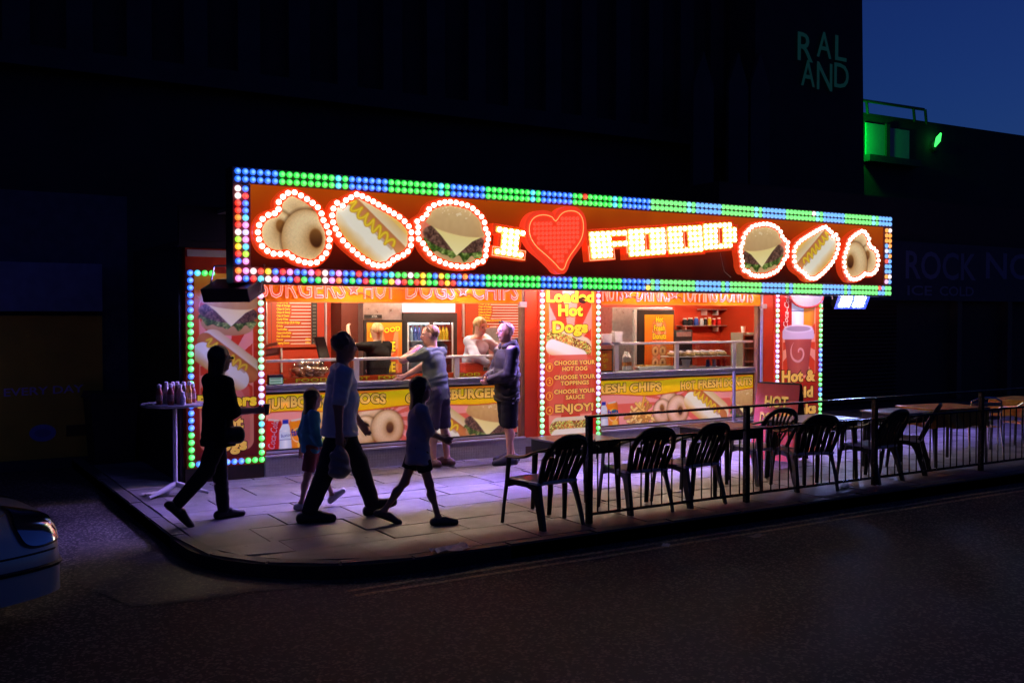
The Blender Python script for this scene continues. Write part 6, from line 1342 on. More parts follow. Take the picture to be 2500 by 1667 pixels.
# pile of bagged donuts
M_DOU = mat('donut_dough', srgb(196, 138, 78), 0.6, var=0.3, scale=18, bump=0.5, bscale=60); M_BAGP = glass('clear_bag', (0.95, 0.93, 0.88), 0.22)
pos = [(480+i*95, 1320, 0) for i in range(4)]+[(520+i*95, 1250, 1) for i in range(4)]+[(500+i*110, 1190, 2) for i in range(4)]+[(560+i*100, 1115, 3) for i in range(3)]
for i, (px, py, r) in enumerate(pos):
    p = WA(px, py, 0.55); t = thing('donut_bag', 'bag of sugared donuts in the pile behind the glass screen', 'donuts', (p[0], 0.50+0.05*(r % 2), p[1]-0.04), rn.uniform(0, 3), 'bags of donuts piled on the counter')
    S = SDF((-0.11, -0.09, -0.06), (0.11, 0.09, 0.07), 0.011)
    for q in range(4): S.ell((rn.uniform(-0.05, 0.05), rn.uniform(-0.035, 0.035), rn.uniform(-0.02, 0.02)), (0.048, 0.045, 0.030), 0.008)
    sdf_obj('donuts', S, vcol('sugared_dough', 0.6, 0.3), t, lambda P: np.array((0.52, 0.31, 0.15))[None]*(0.5+0.95*vnoise3(P, 40, 3))[:, None], 0.003, 30, i)
    S = SDF((-0.13, -0.11, -0.075), (0.13, 0.11, 0.09), 0.014); S.ell((0, 0, 0), (0.108, 0.085, 0.056), 0.02); S.cone((0.08, 0, 0.02), (0.12, 0.01, 0.05), 0.02, 0.03, 0.03); sdf_obj('bag', S, M_BAGP, t, None, 0.008, 30, i)
a, b, z0, z1 = rectpx(WA, 310, 1300, 860, 1360, 0.40); t = thing('serving_tray', 'white tray in front of the bagged donuts', 'tray', (a, 0.36, 1.097)); box('tray', 0, b-a, 0, 0.10, 0.0, 0.02, M_WHITEP, t, 0.006); box('paper_stack', 0.03, 0.3, 0.02, 0.09, 0.0205, 0.05, M_WHITEP, t, 0.004)
# till screen tilted on the counter behind
a, b, z0, z1 = rectpx(WA, 725, 905, 965, 1090, 0.75); t = thing('till_screen', 'dark tilted till screen behind the bagged donuts', 'screen', ((a+b)/2, 0.75, z0)); w = (b-a)*0.75
MB().prism([(-w*0.62, 0.30), (w*0.18, 0.30), (w*0.62, 0.02), (-w*0.2, 0.02)], -0.015, 0.015).build('screen_casing', M_BLACK, t); MB().prism([(-w*0.52, 0.285), (w*0.12, 0.285), (w*0.52, 0.035), (-w*0.16, 0.035)], -0.022, -0.016).build('screen_glass', mat('dim_screen', (0.05, 0.06, 0.045), 0.2), t); box('stand', -0.03, 0.03, -0.01, 0.01, 1.098-z0, 0.02, M_BLACK, t)
# notice with rows of unreadable print
a, b, z0, z1 = rectpx(WA, 30, 935, 235, 1055, 0.9); t = thing('counter_notice', 'small grey notice hanging below the menu board', 'notice', (a, 0.9, z0)); 
MB().prism([(0, 0), (b-a, 0.03), (b-a, z1-z0+0.02), (0, z1-z0-0.01)], -0.004, 0.004).build('notice_panel', mat('mauve_panel', (0.20, 0.14, 0.16), 0.5), t)
for i, z in enumerate((0.035, 0.12)): MB().prism([(0.015, z), (b-a-0.02, z+0.03), (b-a-0.02, z+0.075), (0.015, z+0.045)], -0.008, -0.0045).build('print_row', mat('pale_mauve_ink', (0.36, 0.30, 0.33), 0.5), t)
MB().tube([((b-a)/2, 0, z1-z0), ((b-a)/2, 0.0, 2.62-z0)], 0.003, 5).build('cord', M_BLACK, t)
# ---- donut counter (right)
a, b, z0, z1 = rectpx(WR, 215, 200, 772, 760, 1.45)
t = thing('steel_fridge', 'tall steel fridge with orange Hot Fresh Donuts printed door', 'fridge', (a, 1.45, 0.24)); w = b-a; zt = 2.0
xd = WR(432, 500, 1.45)[0]-a; box('cabinet', 0, w, 0.02, 0.65, 0, 1.84, M_STEEL, t, 0.006); box('door_frame', xd, w, -0.03, 0.016, 0.5, 1.80, M_BLACK, t, 0.004); box('door_edge', xd-0.05, xd-0.004, -0.02, 0.018, 0.5, 1.80, M_ALU, t, 0.004)
dz0, dz1, dx0, dx1 = 0.60, WR(620, 258, 1.45)[1]-0.24, WR(495, 500, 1.45)[0]-a, WR(762, 500, 1.45)[0]-a; c = Canvas(dx0, dz0, dx1, dz1, 0.009); c.vgrad([(0, rgb(226, 90, 34)), (1, rgb(250, 156, 36))]); cw = (dx0+dx1)/2
c.put(rrect(c.X, c.Z, cw, (dz0+dz1)/2-0.08, 0.15, (dz1-dz0)/2, 0.12)-0.015, rgb(250, 130, 60), 1.0); rays(c, cw, dz1-0.5, 9, rgb(250, 190, 160), rgb(242, 140, 100), rrect(c.X, c.Z, cw, (dz0+dz1)/2-0.08, 0.15, (dz1-dz0)/2, 0.12))
for i, (q, z, kk) in enumerate(((-0.08, 0, 0.0), (0.08, 0, 0.3), (-0.08, -0.2, 0.8), (0.08, -0.2, 0.6))): donut(c, cw+q, dz1-0.62+z, 0.085, 0, 0.9, (0, 0.05, 0.3), pink=kk*0.4)
c.build('door_print', -0.034, M_PRINT, t)
for s, y, ww in (('Hot', 330, 0.16), ('Fresh', 410, 0.25), ('Donuts', 485, 0.30)): text2('lettering', s, cw-ww/2, WR(620, y, 1.45)[1]-0.24, ww, 0.105, -0.042, M_YTX, M_INK, t, 0.05, 0.05)
# shelves with jars on the back wall
YJ = 2.25
def shelf(label, F, x0, x1, y): 
    p = F(x0, y, YJ); q = F(x1, y, YJ); t = thing('wall_shelf', label, 'shelf', (p[0], YJ, p[1])); box('board', 0, min(q[0], 9.69)-p[0], -0.02, 0.165, -0.02, 0, M_STEEL, t, 0.003); box('bracket', 0.1, 0.12, 0.02, 0.165, -0.12, -0.022, M_ALU, t); box('bracket', min(q[0], 9.69)-p[0]-0.2, min(q[0], 9.69)-p[0]-0.18, 0.02, 0.165, -0.12, -0.022, M_ALU, t); return p, q
p, q = shelf('steel wall shelf crowded with sauce jars beside the printed fridge', WR, 855, 1570, 358); shelf('upper steel shelf under the donut neon fascia', WR, 1050, 1580, 205)
jk = [(880, 'black', 0.11, 0.05), (930, 'black', 0.12, 0.055), (985, 'blue', 0.13, 0.045), (1035, 'clear', 0.11, 0.04), (1070, 'black', 0.12, 0.035), (1110, 'yellow', 0.13, 0.035), (1150, 'red', 0.11, 0.04), (1195, 'red', 0.12, 0.04), (1235, 'white', 0.08, 0.035), (1268, 'white', 0.09, 0.035), (1300, 'yellow', 0.13, 0.03), (1330, 'red', 0.13, 0.03), (1365, 'white', 0.12, 0.03), (1398, 'orange', 0.13, 0.03), (1430, 'red', 0.12, 0.03), (1470, 'white', 0.14, 0.035), (1505, 'clear', 0.15, 0.035), (1545, 'white', 0.11, 0.05)]
CANM['white'] = mat('drink_white', (0.7, 0.68, 0.65), 0.4)
for px, k, h, r in jk:
    p = WR(px, 356, YJ+0.06)
    if p[0] > 9.6: continue
    t = thing('sauce_jar', '%s sauce jar standing on the wall shelf' % k, 'jar', (p[0], YJ+0.06, WR(900, 358, YJ)[1]+0.001), 0, 'sauce jars on the shelf: %s' % k); MB().lathe([(r*0.95, 0), (r, 0.01), (r, h*0.8), (r*0.7, h*0.95), (r*0.7, h)], n=10).build('jar_body', CANM[k], t); MB().lathe([(r*0.75, h+0.0005), (r*0.75, h+0.02), (0, h+0.021)], n=10).build('lid', CANM['white' if k != 'white' else 'red'], t)
# coffee machine and rack
a, b, z0, z1 = rectpx(WR, 785, 400, 970, 530, 1.9); t = thing('coffee_machine', 'black coffee machine beside the printed steel fridge', 'machine', (a, 1.9, 1.0)); box('body', 0, 0.45, 0.02, 0.4, 0, z1-1.0, M_BLACK, t, 0.02); box('drip_tray', 0.03, 0.42, -0.10, 0.016, 0.0, 0.05, M_STEEL, t, 0.005); box('panel', 0.05, 0.40, 0.004, 0.018, z1-1.0-0.12, z1-1.0-0.03, M_STEEL, t)
box('back_counter', 6.2, 9.69, 1.80, 2.41, 0.24, 0.998, M_STEEL, ki); box('back_counter', 0.0, 1.9, 1.80, 2.41, 0.24, 0.998, M_STEEL, ki)
a, b, z0, z1 = rectpx(WR, 1420, 425, 1570, 790, 0.9); b = min(b, a+0.42); t = thing('wire_rack', 'grey three shelf rack beside the display case', 'rack', (a, 0.9, 0.24)); M_RK = mat('grey_rack', (0.22, 0.20, 0.16), 0.5, 0.2)
for x in (0, b-a-0.03): box('side_panel', x, x+0.03, 0, 0.3, 0, z1-0.24, M_RK, t)
for k in range(6): box('shelf', 0.031, b-a-0.031, 0.0, 0.3, 0.2+k*(z1-0.5)/5, 0.22+k*(z1-0.5)/5, M_RK, t)
box('back_panel', 0.031, b-a-0.031, 0.28, 0.298, 0.02, z1-0.25, mat('dim_grey_panel', (0.12, 0.11, 0.09), 0.6), t)
t = thing('paper_cup_stack', 'stack of white cups on top of the grey rack', 'cups', (a+0.15, 1.05, z1+0.001)); MB().lathe([(0.03, 0), (0.045, 0.10), (0.047, 0.11)], n=12).build('cup', M_WHITEP, t); MB().box(-0.09, 0.09, -0.06, 0.06, -0.0005, 0.0).build('saucer', M_WHITEP, t)
# display case on the donut counter: shelf, pastries, cans
xa, xb = onY(1652, 880, 0.22)[0]+0.04, onY(1792, 880, 0.22)[0]-0.04
t = thing('display_case', 'glass display case with pastries and cans on the donut counter', 'display case', (xa, 0.24, 1.097)); W_ = xb-xa
box('shelf', 0, W_, 0.02, 0.42, 0.185, 0.197, M_ALU, t); box('back_glass', 0, W_, 0.42, 0.426, 0.0, 0.40, glass('counter_glass'), t); box('top_glass', 0, W_, 0.01, 0.42, 0.402, 0.408, glass('counter_glass'), t)
box('side_glass', W_-0.006, W_, 0.02, 0.415, 0.0, 0.40, glass('counter_glass'), t); box('case_base', 0, W_, 0.02, 0.42, 0.001, 0.012, M_ALU, t)
for i in range(7):
    x = xa+0.08+i*(W_-0.16)/6; o = thing('pastry', 'sugared pastry on the display case shelf', 'pastry', (x, 0.42, 1.097+0.199), rn.uniform(-0.4, 0.4), 'pastries in the display case')
    S = SDF((-0.10, -0.14, -0.02), (0.10, 0.14, 0.10), 0.011); S.cone((0, -0.09, 0.025), (0, 0.09, 0.035), 0.035, 0.035, 0.02, (V(1, 0, 0), 1.5)); sdf_obj('dough', S, MATS['sugared_dough'], o, np.array((0.42, 0.24, 0.10)), 0.004, 25, i, 0.25)
    S = SDF((-0.08, -0.12, 0.03), (0.08, 0.12, 0.11), 0.011); S.cone((0, -0.07, 0.058), (0, 0.07, 0.066), 0.022, 0.022, 0.02, (V(1, 0, 0), 1.5)); sdf_obj('icing', S, vcol('icing', 0.4, 0.5), o, np.array((0.66, 0.52, 0.60)), 0.004, 30, i, 0.15)
for i, (px, k) in enumerate(((1100, 'blue'), (1160, 'silver'), (1205, 'red'), (1255, 'red'))):
    p = WR(px, 750, 0.40); o = thing('drink_can', '%s drink can inside the glass display case' % k, 'can', (p[0], 0.42, 1.097+0.014), 0, 'cans in the display case: %s' % k); MB().lathe([(0.028, 0), (0.033, 0.01), (0.033, 0.105), (0.028, 0.118)], n=12).build('can_body', CANM[k], o); MB().lathe([(0.0275, 0.1185), (0.0, 0.1186)], n=12).build('can_lid', CANM['silver'], o)
p = WR(882, 765, 0.40); o = thing('sauce_tub', 'round white lidded tub inside the display case', 'tub', (p[0]+0.04, 0.42, 1.111)); MB().lathe([(0.055, 0), (0.07, 0.11)], n=16).build('tub_body', M_WHITEP, o); MB().lathe([(0.075, 0.111), (0.075, 0.13), (0.0, 0.131)], n=16).build('lid', M_WHITEP, o)
for i, (px, py) in enumerate(((322, 770), (352, 770), (385, 770))):
    p = WR(px, py, 0.42); o = thing('sauce_bottle', 'white squeezy sauce bottle behind the donut counter screen', 'bottle', (p[0], 0.42+0.03*i, 1.097), 0, 'white sauce bottles on the donut counter'); MB().lathe([(0.035, 0), (0.04, 0.015), (0.038, 0.20), (0.02, 0.235)], n=12).build('bottle_body', M_WHITEP, o); MB().lathe([(0.018, 0.2355), (0.008, 0.29), (0.0, 0.292)], n=10).build('nozzle', M_WHITEP, o)
    MB().lathe([(0.0412, 0.07), (0.0408, 0.13)], n=12).build('label', mat('orange_label', (0.6, 0.25, 0.06), 0.5), o)
a, b, z0, z1 = rectpx(WR, 440, 745, 780, 785, 0.42); o = thing('chip_tray', 'long tray of golden chips behind the donut counter screen', 'tray', (a, 0.40, 1.097)); MB().prism([(0.03, 0), (b-a-0.03, 0), (b-a, 0.05), (0, 0.05)], 0, 0.14).build('tray', M_WHITEP, o)
cb = MB()
for i in range(60): x = rn.uniform(0.05, b-a-0.05); y = rn.uniform(0.02, 0.12); d = rn.uniform(-0.03, 0.03); cb.tube([(x-0.03, y, 0.055+rn.uniform(0, 0.02)), (x+0.03, y+d, 0.055+rn.uniform(0, 0.025))], 0.006, 4)
tag(cb.build('chips', mat('fried_chips', (0.62, 0.36, 0.08), 0.5, var=0.3), o), kind='stuff')
a, b, z0, z1 = rectpx(WR, 60, 578, 212, 790, 0.30); o = thing('offer_poster', 'small orange poster in black frame behind the donut counter screen', 'poster', (a, 0.30, z0)); box('frame', 0, b-a, 0, 0.012, 0, z1-z0, M_BLACK, o); box('print', 0.01, b-a-0.02, -0.003, -0.0005, 0.02, z1-z0-0.02, mat('poster_orange', srgb(240, 130, 40), 0.4, var=0.15), o)
for s, z in (('LA', 0.24), ('OFF', 0.15), ('S', 0.06)): text('lettering', s, (b-a)*0.42, z, 0.06 if s != 'OFF' else 0.09, 0.055, -0.006, M_YTX, o, 0.02)
for (px0, py0, px1, py1, lab, nm) in ((95, 448, 190, 530, 'white square food tub on the donut counter screen rail', 'food_tub'), (214, 420, 288, 522, 'white napkin holder on the donut counter screen rail', 'napkin_holder')):
    a, b, z0, z1 = rectpx(WR, px0, py0, px1, py1, 0.22); o = thing(nm, lab, 'tub' if nm == 'food_tub' else 'holder', ((a+b)/2, 0.222, 1.5355)); w = (b-a)
    MB().box(-w/2, w/2, -0.02, 0.02, 0.0, 0.006).build('base', M_WHITEP, o); MB().prism([(-w*0.42, 0.006), (w*0.42, 0.006), (w/2, z1-z0), (-w/2, z1-z0)], -0.05, 0.05).build('body', M_WHITEP, o)
# curved shade at the right hand panel
p = WR(2010, 70, -0.05); o = thing('curved_shade', 'curved grey metal shade with red rim above the drink cup panel', 'shade', (p[0], -0.03, p[1])); P = [(-0.42+0.84*i/12, -0.02-0.30*(1-((i-6)/6.0)**2)**0.5) for i in range(13)]
pts = [(0.40*math.sin(t_), -0.20*abs(math.cos(t_))-0.02) for t_ in np.linspace(-1.5, 1.5, 13)]
MB().prism([(-0.40, 0.2)]+[(x, z) for x, z in pts]+[(0.40, 0.2)], -0.03, 0.0).build('shade_body', mat('grey_shade', (0.30, 0.30, 0.31), 0.5, 0.3), o); MB().tube([(x, -0.015, z) for x, z in pts], 0.02, 6).build('rim', mat('red_rim', (0.5, 0.03, 0.02), 0.4), o)
# ------------------------------------------------------------------ railing, chairs, tables, small things on the pavement
M_RAIL = mat('dark_painted_steel', (0.030, 0.026, 0.026), 0.24, 0.3, var=0.25, scale=30)
RY = -4.22
postx = [onZ(1353*2500/2352, 1203*2500/2352)[0]+0.02]; postx += [postx[0]+2.02*k for k in range(1, 8)]
rg = 'railing bays along the kerb'
names = ['railing bay beside the empty plastic chair at the open end', 'railing bay in front of two plastic chairs and a table', 'railing bay in front of the red board and fan backed chair', 'railing bay between the dark table and far chairs', 'railing bay in front of the bright metal chairs', 'railing bay beyond the metal chairs', 'last visible railing bay towards the dark shop']
for k in range(7):
    x0 = postx[k]; L = postx[k+1]-x0; t = thing('railing', names[k], 'railing', (x0, RY, 0), 0, rg)
    MB().box(-0.027, 0.027, -0.027, 0.027, 0.0, 0.985, 0.004).build('post', M_RAIL, t)
    if k == 6: MB().box(L-0.032, L+0.032, -0.032, 0.032, 0.0, 0.985, 0.004).build('post', M_RAIL, t)
    MB().box(-0.035 if k == 0 else -0.001, L-0.001 if k < 6 else L+0.035, -0.030, 0.030, 0.986, 1.008, 0.004).build('handrail', M_RAIL, t)
    for z, nm in ((0.755, 'mid_rail'), (0.085, 'bottom_rail')): MB().box(0.033, L-0.033, -0.016, 0.016, z-0.012, z+0.012, 0.003).build(nm, M_RAIL, t)
    n = 15
    for i in range(n): x = 0.033+(L-0.066)*(i+0.5)/n+random.uniform(-0.004, 0.004); MB().tube([(x, 0, 0.0975), (x, 0, 0.7425)], 0.0075, 6).build('baluster', M_RAIL, t)
    if k == 0:
        r = MB(); 
        for i in range(5): a = i*1.2; r.tube([(0.04+0.02*math.cos(q)+0.012*i, 0.025*math.sin(q), 0.74+0.008*q-0.02*i) for q in np.linspace(a, a+5.5, 10)], 0.005, 5)
        r.tube([(0.05, -0.02, 0.74), (0.07, -0.03, 0.66), (0.06, -0.03, 0.60)], 0.005, 5).build('rope', M_BLACK, t)
# moulded plastic armchairs
M_CHAIR = mat('dark_green_black_plastic', (0.018, 0.020, 0.018), 0.35, var=0.15); M_CHAIR2 = mat('light_struck_seat_plastic', (0.75, 0.70, 0.66), 0.16, coat=0.5)  # seat paler than the frame, standing in for light falling on it
def sheet(b, rows, th):
    """rows of points -> thin solid sheet; th = thickness vector"""
    n = len(rows[0]); m = len(rows); vs = [p for r in rows for p in r]; tv = np.array(th); vs2 = [tuple(np.array(p)+tv) for p in vs]; fs = []
    for i in range(m-1):
        for j in range(n-1): a = i*n+j; fs.append((a, a+1, a+n+1, a+n)); fs.append((a+m*n, a+n+m*n, a+n+1+m*n, a+1+m*n))
    per = [j for j in range(n)]+[i*n+n-1 for i in range(1, m)]+[(m-1)*n+j for j in range(n-2, -1, -1)]+[i*n for i in range(m-2, 0, -1)]
    for a, c in zip(per, per[1:]+per[:1]): fs.append((a, a+m*n, c+m*n, c))
    b.add(vs+vs2, fs)
def plastic_chair(label, loc, rz, fan=False, s=1.0):
    """faces +x in its own frame; seat 0.43 high"""
    t = thing('plastic_chair', label, 'chair', loc, rz, 'plastic chairs along the railing'); M = M_CHAIR
    D, W2, SH = 0.40, 0.235, 0.42
    seat = MB(); n = 11                                   # slatted seat pan
    for i in range(n):
        y = -W2+0.02+(2*W2-0.04)*i/(n-1); w = 0.014
        seat.box(-0.17, 0.19, y-w, y+w, SH-0.012, SH+0.004)
    seat.tube([(-0.19, -W2, SH-0.01), (0.21, -W2-0.01, SH-0.005), (0.225, -W2+0.03, SH-0.01), (0.225, W2-0.03, SH-0.01), (0.21, W2+0.01, SH-0.005), (-0.19, W2, SH-0.01), (-0.20, 0, SH-0.01), (-0.19, -W2, SH-0.01)], 0.018, 6)
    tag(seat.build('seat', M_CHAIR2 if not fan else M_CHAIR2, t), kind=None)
    bx = lambda z: -0.185-0.20*(z-SH)/0.42             # back leans rearwards
    H = 0.845 if not fan else 0.88
    arch = []                                              # back rim
    for a in np.linspace(-1, 1, 13):
        z = SH+0.22+(H-SH-0.22)*math.sqrt(max(0, 1-abs(a)**2.4)); arch.append((bx(z)-0.02*(1-a*a), a*(W2+0.005), z))
    rim = MB(); rim.tube([(bx(SH), -W2+0.03, SH)]+arch+[(bx(SH), W2-0.03, SH)], 0.022, 6, flat=1.3); rim.build('back_rim', M, t)
    cr = MB()                                              # solid crown of the back
    rows = []
    for q in np.linspace(0, 1, 5): rows.append([(bx(p[2]-0.10*q)-0.0, p[1]*(1-0.05*q), p[2]-(0.115 if not fan else 0.04)*q) for p in arch[2:-2]])
    sheet(cr, rows, (-0.008, 0, 0)); cr.build('crown', M, t)
    ns = 6 if not fan else 7
    for i in range(ns):                                    # slats
        q = (i+0.5)/ns*2-1
        if fan: y0, y1, z1 = q*0.075, q*(W2-0.035), SH+0.22+(H-SH-0.26)*math.sqrt(max(0, 1-abs(q)**2.4))
        else: y0, y1, z1 = q*(W2-0.05), q*(W2-0.035), SH+0.17+(H-SH-0.20)*math.sqrt(max(0, 1-abs(q)**2.4))-0.06
        sl = MB(); hw = 0.025 if not fan else 0.012; sheet(sl, [[(bx(z), y0+(y1-y0)*(z-SH)/(z1-SH)-hw, z), (bx(z), y0+(y1-y0)*(z-SH)/(z1-SH)+hw, z)] for z in np.linspace(SH-0.01, z1, 5)], (-0.010, 0, 0)); sl.build('back_slat', M, t)
    for q in (-1, 1):                                      # arms sweep from the back rim to the front leg
        y = q*(W2+0.045); arm = MB(); P = [(bx(0.74), q*(W2+0.0), 0.745), (-0.20, y, 0.705), (-0.08, y+q*0.01, 0.655), (0.04, y+q*0.01, 0.635), (0.16, y, 0.635), (0.215, y-q*0.005, 0.625)]; arm.tube(P, [0.020, 0.024, 0.027, 0.028, 0.028, 0.022], 6, flat=0.55 if False else 0.6, up=(0, 1, 0)); arm.build('armrest', M, t)
        lg = MB(); F_ = [(0.20, y-q*0.01, 0.625), (0.21, y, 0.42), (0.235, y+q*0.012, 0.20), (0.255, y+q*0.02, 0.0)]; sheet(lg, [[(p[0]-0.042+0.008*i, p[1], p[2]), (p[0]+0.010, p[1]+q*0.006, p[2]), (p[0]+0.012, p[1]-q*0.030, p[2])] for i, p in enumerate(F_)], (-0.004, -q*0.004, 0)); lg.build('leg', M, t)
        lg = MB(); B_ = [(-0.17, q*(W2-0.005), SH+0.01), (-0.20, q*(W2+0.005), 0.30), (-0.245, q*(W2+0.015), 0.14), (-0.275, q*(W2+0.02), 0.0)]; sheet(lg, [[(p[0]-0.022, p[1]-q*0.035, p[2]), (p[0]-0.020, p[1], p[2]), (p[0]+[0.11, 0.060, 0.048, 0.036][i], p[1]+q*0.004, p[2])] for i, p in enumerate(B_)], (0.004, -q*0.004, 0)); lg.build('leg', M, t)
        ap = MB(); sheet(ap, [[(-0.18, q*(W2+0.008), SH-0.005), (-0.18, q*(W2+0.006), 0.33)], [(-0.05, q*(W2+0.020), SH-0.005), (-0.05, q*(W2+0.018), SH-0.055)], [(0.10, q*(W2+0.03), SH-0.005), (0.10, q*(W2+0.028), SH-0.05)], [(0.20, q*(W2+0.036), SH-0.005), (0.20, q*(W2+0.034), 0.34)]], (0, -q*0.006, 0)); ap.build('side_apron', M, t)
    return t
Rg = math.radians
plastic_chair('empty dark plastic chair standing outside the open end of the railing', (1.40, -3.98, 0), Rg(97))
plastic_chair('dark plastic chair behind the first railing bay beside a table', (2.57, -3.90, 0), Rg(84)); plastic_chair('dark plastic chair tucked behind the railing left of the second post', (3.27, -3.90, 0), Rg(92))
p4 = onZ(1700+590/2.94, 920+228/2.94, 0.88)
plastic_chair('fan backed dark plastic chair in front of the red board', (p4[0]+0.05, p4[1]+0.30, 0), Rg(80), True)
plastic_chair('dark plastic chair with light-struck seat next to the fan backed chair', (4.98, -3.92, 0), Rg(70)); plastic_chair('dark plastic chair in the shade beyond the third railing post', (6.05, -3.95, 0), Rg(95)); plastic_chair('dark plastic chair furthest along the railing before the metal chairs', (6.95, -3.75, 0), Rg(120))
# plastic tables
M_TBL = mat('cream_table_top', (0.62, 0.54, 0.50), 0.18, var=0.06)
def table(label, x, y, w, d, rz=0.0, m=None, z=0.72):
    t = thing('plastic_table', label, 'table', (x, y, 0), rz, 'tables along the railing')
    MB().box(-w/2, w/2, -d/2, d/2, z-0.02, z, 0.008).build('table_top', m or M_TBL, t); MB().box(-w/2+0.02, w/2-0.02, -d/2+0.02, d/2-0.02, z-0.13, z-0.021).build('apron', M_CHAIR, t)  # apron and legs near black to imitate shade below the top
    for sx_ in (-1, 1):
        for sy_ in (-1, 1): MB().tube([(sx_*(w/2-0.05), sy_*(d/2-0.05), z-0.132), (sx_*(w/2-0.03), sy_*(d/2-0.03), 0.0)], [0.035, 0.022], 6).build('leg', M_CHAIR, t)
table('cream topped table between the empty chair and the first railing bay', 2.02, -3.62, 0.72, 0.62); table('cream topped table behind the second railing post', 4.05, -3.55, 0.75, 0.6)
table('dark table under blue light behind the third railing post', 5.55, -3.50, 0.95, 0.65, 0, mat('violet_grey_top', (0.35, 0.33, 0.38), 0.3)); table('dark table further along behind the railing', 7.25, -3.45, 0.8, 0.6, 0, MATS['violet_grey_top'])
# bright metal chairs
M_CHROME = mat('polished_aluminium', (0.75, 0.75, 0.77), 0.18, 1.0, var=0.05)
def metal_chair(label, loc, rz):
    t = thing('metal_chair', label, 'chair', loc, rz, 'metal chairs at the dark end'); r = 0.012
    for q in (-1, 1):
        MB().tube([(0.22, q*0.25, 0.0), (0.20, q*0.26, 0.45), (0.17, q*0.27, 0.64), (0.05, q*0.27, 0.665), (-0.15, q*0.26, 0.68), (-0.22, q*0.22, 0.74)], r, 8).build('front_frame', M_CHROME, t)
        MB().tube([(-0.27, q*0.23, 0.0), (-0.20, q*0.22, 0.45), (-0.24, q*0.20, 0.80)], r, 8).build('leg', M_CHROME, t)
    MB().tube([(-0.24, -0.20, 0.80), (-0.26, -0.12, 0.84), (-0.265, 0, 0.85), (-0.26, 0.12, 0.84), (-0.24, 0.20, 0.80)], r, 8).build('back_top', M_CHROME, t)
    for i in range(7): y = -0.21+i*0.07; MB().box(-0.19, 0.20, y-0.024, y+0.024, 0.44, 0.448, 0.003).build('seat_slat', M_CHROME, t)
    for z in (0.58, 0.67, 0.76): x = -0.215-0.1*(z-0.5)/0.3*0.3; MB().box(x-0.006, x+0.002, -0.19, 0.19, z-0.025, z+0.025, 0.003).build('back_slat', M_CHROME, t)
metal_chair('polished metal chair beyond the plastic chairs, first from the kiosk', (8.75, -3.55, 0), Rg(60)); metal_chair('polished metal chair next to the fourth railing post', (9.75, -3.60, 0), Rg(75)); metal_chair('polished metal chair at the dark far end of the railing', (10.65, -3.70, 0), Rg(100))
# tables under orange patterned cloths at the dark end
M_OR = mat('orange_patterned_cloth', (0.50, 0.10, 0.015), 0.35, col2=(0.75, 0.42, 0.03), scale=9)
def cloth_table(label, x, y, w, d, rz):
    t = thing('cloth_table', label, 'table', (x, y, 0), rz, 'tables under orange cloths'); z = 0.74
    MB().box(-w/2, w/2, -d/2, d/2, z-0.02, z, 0.006).build('table_top', mat('worn_table_board', (0.25, 0.12, 0.06), 0.5), t)
    c = MB(); n = 24; ring = [(math.copysign(min(1, abs(math.cos(a))*1.35), math.cos(a))*(w/2+0.006), math.copysign(min(1, abs(math.sin(a))*1.35), math.sin(a))*(d/2+0.006)) for a in np.linspace(0, 2*math.pi, n+1)[:-1]]
    vs = [(p[0]*0.98, p[1]*0.98, z+0.004) for p in ring]+[(p[0], p[1], z) for p in ring]+[(p[0]*(1.04+0.03*math.sin(i*2.3)), p[1]*(1.06+0.04*math.sin(i*2.3)), z-0.24+0.02*math.sin(i*1.7)) for i, p in enumerate(ring)]
    c.add(vs, [tuple(range(n))]+[(k*n+i, k*n+n+i, k*n+n+(i+1) % n, k*n+(i+1) % n) for k in (0, 1) for i in range(n)]).build('cloth', M_OR, t)
    for sx_ in (-1, 1):
        for sy_ in (-1, 1): MB().tube([(sx_*(w/2-0.05), sy_*(d/2-0.05), z-0.022), (sx_*(w/2-0.03), sy_*(d/2-0.03), 0.0)], 0.02, 6).build('leg', M_CHAIR, t)
cloth_table('table under an orange and yellow cloth behind the fourth railing bay', 8.05, -3.50, 0.95, 0.7, Rg(-8)); cloth_table('table under an orange and yellow cloth by the metal chairs', 10.2, -3.35, 0.8, 0.7, Rg(6))
# red A-board
a0 = onZ(1742*2500/2352, 995*2500/2352, 0.0)
t = thing('a_board', 'red folding A-board sign reading HOT beside the drink cup panel', 'sign', tuple(onZ(1902, 1122)), Rg(-74))
bA, hA, lean = 0.62, 1.02, 0.22
M_RB = mat('red_board', srgb(252, 104, 92), 0.4, var=0.08, scale=4)
def leaf(sgn, nm, m):
    b = MB(); y0, y1 = sgn*lean, sgn*0.02; P = [(-bA/2, y0, 0.02), (bA/2, y0, 0.02), (bA/2, y1, hA), (-bA/2, y1, hA)]; b.add(P+[(p[0], p[1]+0.014*sgn, p[2]) for p in P], [(0, 1, 2, 3), (7, 6, 5, 4), (0, 4, 5, 1), (1, 5, 6, 2), (2, 6, 7, 3), (3, 7, 4, 0)]); return b.build(nm, m, t)
leaf(-1, 'front_board', M_RB); leaf(1, 'back_board', M_BLACK); MB().tube([(-bA/2, 0, hA+0.008), (bA/2, 0, hA+0.008)], 0.016, 6).build('hinge', M_BLACK, t)
def on_leaf(s, x, z, w, h, mf, bold):
    co, fs = text_geo(s, bold, 1.05); c = co.copy(); c[:, 0] = (c[:, 0]-c[:, 0].min())*w/np.ptp(c[:, 0])+x; hh = np.ptp(text_geo('H', bold)[0][:, 1]); c[:, 1] = c[:, 1]*h/hh+z
    return [(p[0], -lean+(lean-0.02)*(p[1]-0.02)/(hA-0.02)-0.018-(0.003 if mf is M_GOLD else 0), p[1]) for p in c], fs
